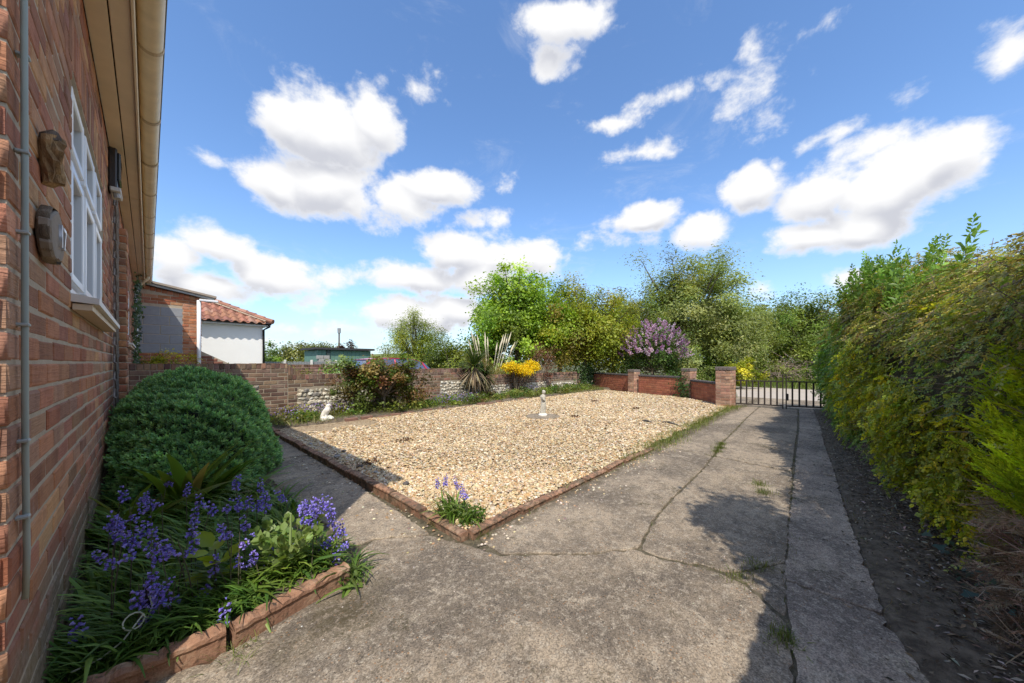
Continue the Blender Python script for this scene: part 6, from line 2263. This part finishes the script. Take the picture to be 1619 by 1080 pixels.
tufts('joint_grass', 'thin grass and moss growing in the concrete joints', 'grass', P[k], .036, [(.14, .17, .04), (.20, .20, .07), (.10, .13, .03), (.24, .19, .10)], lean=.8)
tuft2 = np.concatenate([np.stack([rng.normal(cx_, .035, m_), rng.normal(cy_, .03, m_), np.full(m_, -.005)], 1) for (cx_, cy_, m_) in [(5.0, 1.05, 260), (5.25, 1.08, 200), (3.55, .42, 160), (3.75, .47, 140), (1.72, .14, 150), (2.05, .36, 70), (2.25, .29, 60), (1.47, 1.615, 60), (4.8, 1.03, 160), (.66, 1.80, 60), (.23, 1.66, 60), (.225, 1.61, 40), (1.33, 1.95, 50)]])
tufts('grass_tufts', 'small bright grass tufts sprouting from cracks in the drive', 'grass', tuft2, .055, [(.17, .21, .05), (.22, .25, .07), (.12, .16, .04)], lean=.6)
# verge beyond the road
n = 3800
x = rng.uniform(19.3, 24, n)
y = rng.uniform(-4, 12, n)
tufts('verge_grass', 'long green grass on the verge across the road', 'grass', np.stack([x, y, np.full(n, -.1)], 1), .48, [(.12, .18, .03), (.17, .22, .05), (.22, .25, .08)], lean=.45)
n = 3500
x = rng.uniform(10.9, 13.0, n); y = rng.uniform(2.2, 7.4, n)
k = x > np.interp(y, [2.2, 3.2, 5.3, 7.4], [10.5, 11.6, 12.4, 13.4])
tufts('wall_foot_grass', 'rough grass behind the red brick boundary', 'grass', np.stack([x, y, np.full(n, -.08)], 1)[k], .25, GRASS, lean=.5)

# strap leaves of the bluebells in the bed
n = 5200
x = rng.uniform(-.19, .70, n)
y = rng.uniform(1.86, 4.3, n)
w_ = np.clip((y - 1.72) * 4, 0, 1)
P = np.stack([x, y, np.full(n, .06)], 1)
k = (x < .62 + .1 * np.sin(y * 5)) & (rng.random(n) < np.interp(y, [1.7, 3.0, 4.3], [1, .75, .5]))
tufts('bluebell_leaves', 'mat of narrow strap leaves filling the bluebell bed', 'leaves', P[k], .205, [(.13, .24, .045), (.17, .29, .055), (.095, .185, .04), (.23, .34, .065)], BS, lean=.75, jit=.16)
n = 700
P = np.stack([rng.uniform(.25, .66, n), rng.uniform(1.86, 2.12, n), np.full(n, .06)], 1)
P[:, 1] = np.maximum(P[:, 1], 1.80 + .2 * (P[:, 0] - .25))
tufts('bluebell_leaves', 'sunlit strap leaves spilling over the terracotta edging', 'leaves', P, .17, [(.16, .26, .04), (.21, .31, .05), (.12, .21, .03)], BS, lean=.7)
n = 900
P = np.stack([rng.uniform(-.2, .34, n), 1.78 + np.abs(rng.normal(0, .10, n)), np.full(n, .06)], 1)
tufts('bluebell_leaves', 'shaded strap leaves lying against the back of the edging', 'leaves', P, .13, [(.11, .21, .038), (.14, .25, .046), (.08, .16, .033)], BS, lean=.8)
# trailing grass at the outer corner of the bed
n = 90
P = np.stack([rng.normal(.69, .03, n), rng.normal(1.80, .06, n), np.full(n, .01)], 1)
tufts('bluebell_leaves', 'strap leaves flopping onto the path at the bed corner', 'leaves', P, .17, [(.10, .18, .03), (.16, .23, .05)], BS, lean=1.0)

# ------------------------------------------------------------------ bluebells: each flowering stem is a plant
HEADS = [(-0.09, 2.91), (-0.03, 2.72), (0.01, 2.6), (0.05, 2.59), (0.15, 2.71), (0.09, 3.05), (0.19, 2.4), (0.23, 2.31), (-0.12, 2.46), (-0.09, 2.41), (-0.06, 2.48), (-0.09, 2.25), (-0.06, 2.18), (-0.04, 2.15), (-0.01, 2.25), (0.01, 2.08), (-0.09, 1.97), (-0.07, 1.99), (0.03, 1.92), (0.06, 1.96), (0.08, 1.87), (0.11, 1.86), (-0.01, 1.65), (0.01, 1.7), (-0.0, 1.59), (-0.02, 1.6), (0.03, 1.55), (0.06, 1.53), (0.11, 1.5), (-0.01, 1.46), (-0.13, 1.53), (0.16, 1.63), (0.15, 1.31), (0.15, 2.19), (0.13, 2.06), (0.33, 2.29), (0.37, 2.27), (0.39, 2.2), (0.42, 2.14), (0.27, 2.27), (0.31, 1.96), (0.23, 1.94), (0.25, 1.9), (0.26, 1.79), (0.23, 1.58), (0.27, 1.61), (0.26, 1.5), (0.28, 1.45), (0.33, 1.58), (0.38, 1.53), (0.52, 2.23), (0.55, 2.03), (0.59, 2.02), (0.52, 1.86), (0.54, 1.77), (0.58, 1.85), (0.64, 1.87), (0.59, 1.72), (0.57, 1.58), (0.59, 1.58), (0.5, 1.46), (0.49, 1.38), (0.49, 1.53), (0.55, 1.47), (0.46, 2.5), (0.37, 2.68)]
HEADS += [(-.10, 2.34), (.02, 1.62), (.60, 1.93), (.56, 1.92)]


def bell_template():
    V, F = [], []
    n_ = 6
    for (r_, y_) in ((.10, 0), (.30, .25), (.32, .75), (.62, 1.05)):
        for k_ in range(n_):
            a_ = 2 * math.pi * k_ / n_
            rr_ = r_ * (1.0 if k_ % 2 == 0 or r_ < .5 else .72)
            V.append((rr_ * math.cos(a_), y_, rr_ * math.sin(a_)))
    for i_ in range(3):
        for k_ in range(n_):
            k2 = (k_ + 1) % n_
            a0, a1, b1, b0 = i_ * n_ + k_, i_ * n_ + k2, (i_ + 1) * n_ + k2, (i_ + 1) * n_ + k_
            F += [(a0, a1, b1), (a0, b1, b0)]
    return np.array(V, float), np.array(F)


BELL = bell_template()
BELL_T = np.repeat(np.array([.75, .9, 1.0, 1.25]), 6)[:, None] * np.ones((1, 3))
M_BELL = m_leaf('bluebell_petal', .25, .5, .2)
M_BSTEM = m_plain('bluebell_stem', (.09, .08, .05), .7, .2, 30)
BVAR = []
for v in range(7):
    r = np.random.default_rng(300 + v)
    nb_ = int(r.integers(13, 22))
    hgt = r.uniform(.085, .13)
    t = np.sort(r.uniform(0, 1, nb_))
    a = np.arange(nb_) * 2.4 + r.uniform(0, 6)
    lean = np.array([r.normal(0, .25), r.normal(0, .25)])
    P = np.stack([lean[0] * t * hgt, lean[1] * t * hgt, t * hgt], 1)
    d = np.stack([np.cos(a), np.sin(a), np.interp(t, [0, .6, 1], [-.75, -.2, .55])], 1)
    P = P + np.stack([np.cos(a), np.sin(a), np.zeros(nb_)], 1) * (.010 * (1 - .5 * t))[:, None]
    col = pal([(.24, .20, .70), (.29, .24, .76), (.19, .15, .60), (.36, .31, .80)], nb_, .14)
    V, F, C = scatter(BELL[0], BELL[1], P, basis(d, r.uniform(0, 6.28, nb_)), r.uniform(.013, .0195, nb_) * np.interp(t, [0, .7, 1], [1.1, 1, .6]), col, BELL_T)
    BVAR.append(np_mesh('bells', V, F, M_BELL, C))
STEMS = {}


def bluebell(x, y, zh, zb, label, group, sc=1.0):
    th = bpy.data.objects.new('bluebell', None)
    COL.objects.link(th)
    th.empty_display_size = .05
    dx, dy = random.gauss(0, .035), random.gauss(0, .035)
    th.location = (x - dx, y - dy, zb)
    WM[th.name] = Matrix.Translation((x - dx, y - dy, zb))
    tag(th, label, 'bluebell', group)
    L = zh - zb
    me = MB().tube([(0, 0, 0), (dx * .4, dy * .4, L * .6), (dx, dy, L + .06 * sc)], [.0032 * sc, .0028 * sc, .0016 * sc], 5, False).mesh('stem', M_BSTEM)
    so = bpy.data.objects.new('stem', me)
    COL.objects.link(so)
    so.parent = th
    bo = bpy.data.objects.new('bells', random.choice(BVAR))
    COL.objects.link(bo)
    bo.parent = th
    bo.location = (dx, dy, L - .045 * sc)
    bo.scale = (sc, sc, sc)
    bo.rotation_euler = (random.gauss(0, .25), random.gauss(0, .25), random.uniform(0, 6.28))


for (x, y) in HEADS:
    if y < 1.88:
        k = min(1.34, random.uniform(1.86, 1.96) / y)
        x, y = x * k, y * k
        zh = CAM_H - .74 * k
    else:
        zh = .36
    if x > .40 and y < 2.5:
        lab = ('violet bluebell in sun at the outer corner of the bed, beside the path' if x > .54 else 'violet bluebell in sun next to the pale lobed-leaf plant')
    elif x > .18 and y < 2.02:
        lab = 'bluebell near the broad-leaved shoot, just behind the terracotta edging'
    elif x > .18:
        lab = 'bluebell in the shaded middle of the bed, towards the path'
    elif y > 2.55:
        lab = 'bluebell at the back of the bed, below the sword-leaf clump'
    elif y > 2.12:
        lab = 'bluebell in the dense drift close to the house wall'
    elif x < -.12:
        lab = 'single low bluebell nearest the house corner'
    elif x > .04:
        lab = 'bluebell between the black stake and the broad-leaved shoot'
    else:
        lab = 'deep blue bluebell beside the black stake and cable loop'
    bluebell(x, y, zh, .06, lab, lab.replace('bluebell', 'bluebells', 1), random.uniform(.66, .82))
for (x, y) in [(1.45, 2.11), (1.50, 2.08), (1.53, 2.13), (1.55, 2.02), (1.52, 1.94), (1.50, 1.89), (1.46, 1.84), (1.47, 1.80)]:
    bluebell(x, y, .215, .02, 'small bluebell growing through the gravel at the kerb corner', 'bluebells at the gravel corner', .62)
n = 120
P = np.stack([rng.normal(1.47, .045, n), rng.normal(1.93, .05, n), np.full(n, .02)], 1)
tufts('bluebell_leaves', 'clump of strap leaves in the gravel at the kerb corner', 'leaves', P, .19, [(.17, .27, .05), (.24, .33, .08), (.10, .18, .03)], BS, lean=.75)
n = 500
P = np.stack([rng.normal(1.50, .05, n), rng.normal(1.78, .035, n), rng.uniform(.01, .10, n)], 1)
d = runit(n); d[:, 2] = abs(d[:, 2])
V, F, C = scatter(LEAF_V, LEAF_F, P, basis(d, rng.uniform(0, 6.28, n)), rng.uniform(.012, .03, n), pal([(.08, .15, .02), (.13, .20, .03)], n, .2))
tag(link('corner_weed', np_mesh('corner_weed', V, F, M_LEAF, C)), 'dark green leafy weed beside the bluebells at the kerb corner', 'weed', kind='stuff')
# pale leafy poppy-like plant among the sunlit bluebells
pp = thing('poppy_plant', 'pale green lobed-leaf plant among the sunlit bluebells', 'plant', (.47, 1.92, .08))
n = 520
st_ = rng.integers(0, 9, n)
a_ = st_ * 0.7
u_ = rng.uniform(0, 1, n)
base_d = np.stack([np.cos(a_) * .55, np.sin(a_) * .55, np.full(n, .9)], 1)
P = np.array([.47, 1.93, .09]) + base_d * (u_ * .24)[:, None] + runit(n) * .028 * np.sin(u_ * 3.1)[:, None]
V, F, C = scatter(ROUND_V, ROUND_F, P, basis(base_d + runit(n) * .9, rng.uniform(0, 6.28, n)), rng.uniform(.022, .046, n), pal([(.24, .34, .10), (.30, .40, .14), (.17, .27, .06)], n, .12))
link('leaves', np_mesh('leaves', V, F, M_LEAF, C), pp)
MB().tube([(.47, 1.93, .08), (.475, 1.93, .2), (.48, 1.935, .36)], [.008, .007, .004], 6).obj('stalk', m_plain('pale_stalk', (.25, .33, .12), .6), pp)
# broad bright leaves
BROAD_V = np.array([(0, 0, 0), (.22, .2, .05), (.27, .5, .07), (.16, .8, .03), (0, 1, -.05), (-.16, .8, .03), (-.27, .5, .07), (-.22, .2, .05), (0, .5, 0)], float)
BROAD_F = np.array([(8, i_, (i_ + 1) % 8) for i_ in range(8)])
bp = thing('broad_leaf_plant', 'bright broad-leaved shoot in the middle of the bluebell bed', 'plant', (.20, 1.92, .08))
n = 15
a_ = rng.uniform(0, 6.28, n)
d = np.stack([np.cos(a_), np.sin(a_), rng.uniform(-.1, .9, n)], 1)
P = np.array([.20, 1.95, .12]) + np.stack([np.zeros(n), np.zeros(n), rng.uniform(0, .17, n)], 1) + d * .02
V, F, C = scatter(BROAD_V, BROAD_F, P, basis(d, rng.normal(0, .3, n)), rng.uniform(.07, .125, n), pal([(.26, .36, .03), (.34, .42, .045), (.18, .29, .025)], n, .12))
link('leaves', np_mesh('leaves', V, F, M_LEAF_G, C), bp)
MB().tube([(.20, 1.95, .08), (.20, 1.95, .29)], [.006, .003], 5).obj('stalk', M_BSTEM, bp)
# sword-leaved clump in front of the hebe
ir = thing('sword_leaf_clump', 'clump of broad sword leaves, some yellowed, in front of the rounded bush', 'plant', (.18, 3.35, .08))
BW = blade_template(5, .075, .5)
def swords(c, n_, L0, L1, cols, spread, lo=.5, hi=1.35):
    a_ = rng.uniform(0, 6.28, n_)
    e_ = rng.uniform(lo, hi, n_)
    d_ = np.stack([np.cos(a_) * np.cos(e_), np.sin(a_) * np.cos(e_), np.sin(e_)], 1)
    P_ = np.array(c) + rng.normal(0, spread, (n_, 3)) * np.array([1, 1, 0])
    return scatter(BW[0] * np.array([1, 1, .8]), BW[1], P_, basis(d_, np.full(n_, math.pi)), rng.uniform(L0, L1, n_), pal(cols, n_, .15))
gs_ = [(.11, .19, .03), (.15, .23, .035), (.20, .24, .045)]
ys_ = [(.30, .25, .06), (.36, .28, .10), (.34, .27, .16)]
V, F, C = merge([swords((.22, 3.30, .08), 30, .40, .66, gs_, .07), swords((-.10, 3.00, .08), 9, .42, .66, gs_, .04), swords((.55, 3.35, .08), 12, .3, .5, gs_, .05, .3, .9)])
link('leaves', np_mesh('leaves', V, F, M_LEAF_G, C), ir)
V, F, C = merge([swords((.2, 3.32, .08), 9, .28, .5, ys_, .08, .2, 1.3), swords((.6, 3.3, .08), 9, .25, .42, [(.36, .31, .22), (.26, .22, .15), (.42, .38, .30)], .06, .05, .7)])
o = link('withered_leaves', np_mesh('withered_leaves', V, F, M_LEAF, C), ir)
o['label'] = 'yellowed and withered sword leaves'

# stake and loop of pale cable in the bed
sk = thing('garden_stake', 'short black stake with clip standing among the bluebells', 'stake', (.0, 1.90, .08))
MB().tube([(-.002, 1.90, .06), (.0, 1.90, .27)], .0065, 7).obj('rod', m_plain('black_rod', (.015, .015, .016), .5), sk)
MB().box(-.002, .014, 1.893, 1.907, .205, .222, .003).obj('clip', m_plain('clip_white', (.5, .52, .5), .5), sk)
cb = MB()
pts = [Vector((.004, 1.888, .215)), Vector((.012, 1.87, .18)), Vector((.0, 1.85, .155))]
for k in range(15):
    a = 2 * math.pi * k / 13
    pts.append(Vector((-.035 + .027 * math.cos(a), 1.84 + .018 * math.sin(a) * .6, .165 + .024 * math.sin(a))))
pts += [Vector((-.06, 1.82, .12)), Vector((-.11, 1.80, .10)), Vector((-.17, 1.79, .10))]
cbo = cb.tube(pts, .0028, 6).obj('cable_loop', m_plain('pale_cable', (.45, .50, .42), .5), None, smooth=True)
tag(cbo, 'loop of pale green cable hanging from the black stake', 'cable')

# ------------------------------------------------------------------ small litter on the ground
def stone(name, label, loc, r_, col, seed, cat='stone', group=None):
    th = MB()
    th.loft(lumpy((0, 0, 0), r_, r_ * .8, r_ * .5, seed, .2, 12, 8))
    o_ = th.obj(name, m_plain('%s_%d' % (name, seed), col, .8, .25, 40, .3), None, smooth=True)
    o_.location = loc
    tag(o_, label, cat, group)
stone('cobble', 'smooth grey cobble lying on the soil by the hedge', (2.62, -.33, .005), .038, (.20, .18, .16), 3)
for i, (x, y, z) in enumerate([(1.52, 3.25, .03), (1.50, 3.55, .03), (1.47, 4.1, .035), (1.62, 4.3, .03), (1.46, 5.0, .03), (1.56, 2.75, .03)]):
    stone('flint_stone', 'dark flint lying along the path side of the gravel', (x, y, z), random.uniform(.022, .04), (.10, .09, .085) if i % 2 else (.30, .29, .28), 30 + i, group='dark flints by the path')
# dry plants in the gravel
for i, (px, py, lab) in enumerate([(1005, 648, 'dry reddish weed in the gravel towards the sunlit red panel'), (908, 661, 'dry reddish weed beside the round slab'), (940, 636, 'dry weed near the far border'), (640, 700, 'faint dry weed in the middle of the gravel'), (585, 737, 'dark tuft near the path side of the gravel')]):
    t_ = 540 * CAM_H / (py - 573)
    c_ = spot(px, t_)
    n = 90
    P = np.stack([rng.normal(c_.x, .07, n), rng.normal(c_.y, .05, n), rng.uniform(.02, .05, n)], 1)
    V, F, C = scatter(LEAF_V, LEAF_F, P, basis(runit(n), rng.uniform(0, 6.28, n)), rng.uniform(.02, .045, n), pal([(.16, .085, .05), (.11, .06, .04), (.20, .13, .08)], n, .2))
    tag(link('dry_weed', np_mesh('dry_weed', V, F, M_LEAF, C)), lab, 'weed', kind='stuff')
# two sticks
for i, (p0, p1) in enumerate([((1015, 668), (1032, 671)), ((1047, 670), (1073, 675))]):
    a_, b_ = spot(p0[0], 540 * CAM_H / (p0[1] - 573), .03), spot(p1[0], 540 * CAM_H / (p1[1] - 573), .03)
    mid = a_.lerp(b_, .5) + Vector((.02, .03, .02))
    tag(MB().tube([a_, mid, b_], [.012, .018, .008], 6).obj('stick', m_bark('stick_%d' % i, (.05, .045, .04), (.12, .11, .10)), None), ['short dark stick on the gravel near the sunlit red panel', 'longer dark stick on the gravel nearer the drive'][i], 'stick')
# leaf litter and crumbs on the soil strip and the shaded strip of concrete
n = 24000
x = 1.2 + 9 * rng.uniform(0, 1, n) ** 2.0
by = np.interp(x, [p[0] for p in HB], [p[1] for p in HB])
y = by + np.abs(rng.normal(0, .22, n)) - .14
k = y < np.interp(x, [1.2, 3, 6, 10.5], [.10, .17, .30, .5])
P = np.stack([x, y, np.array([soil_z(a_, b_) for a_, b_ in zip(x, y)]) + rng.uniform(0, .012, n)], 1)[k]
P[:, 2] = np.maximum(P[:, 2], .002)
m_ = len(P)
d = runit(m_); d[:, 2] *= .25
V, F, C = scatter(NARROW_V, LEAF_F, P, basis(d, rng.uniform(-.5, .5, m_)), rng.uniform(.006, .036, m_), pal([(.07, .05, .03), (.14, .10, .06), (.24, .18, .12), (.36, .31, .25), (.05, .04, .03)], m_, .25))
tag(link('leaf_litter', np_mesh('leaf_litter', V, F, m_leaf('litter', .05, .8, .15), C)), 'brown leaf litter and twigs below the hedge', 'leaf litter', kind='stuff')
# moss crumbs and loose grit on the drive
n = 700
x = rng.uniform(.3, 6, n); y = rng.uniform(.2, 1.7, n)
P = np.stack([x, y, np.full(n, .003)], 1)
c2 = [(.62, 1.50, .10), (.78, 1.62, .08), (.45, 1.50, .10), (1.55, 1.57, .08), (1.9, 1.58, .10), (2.3, 1.6, .12)]
Q = np.concatenate([np.stack([rng.normal(a_, s_, 260), rng.normal(b_, s_ * .45, 260), np.full(260, .001)], 1) for (a_, b_, s_) in c2])
A = np.concatenate([P, Q])
sz = np.concatenate([rng.uniform(.0015, .0045, n), rng.uniform(.0012, .004, len(Q))])
cl = np.concatenate([pal([(.36, .31, .24), (.22, .15, .09), (.06, .05, .04), (.5, .46, .4)], n, .2), pal([(.05, .042, .018), (.075, .06, .025), (.04, .03, .018)], len(Q), .2)])
m_ = len(A)
S3 = np.stack([sz, sz * rng.uniform(.6, 1, m_), sz * .7], 1)
V, F, C = scatter(PEB_V, PEB_F, A, np.tile(np.eye(3), (m_, 1, 1)), S3, cl)
tag(link('grit', np_mesh('grit', V, F, M_GRAVEL, C)), 'loose grit and crumbs of dark moss on the drive', 'grit', kind='stuff')
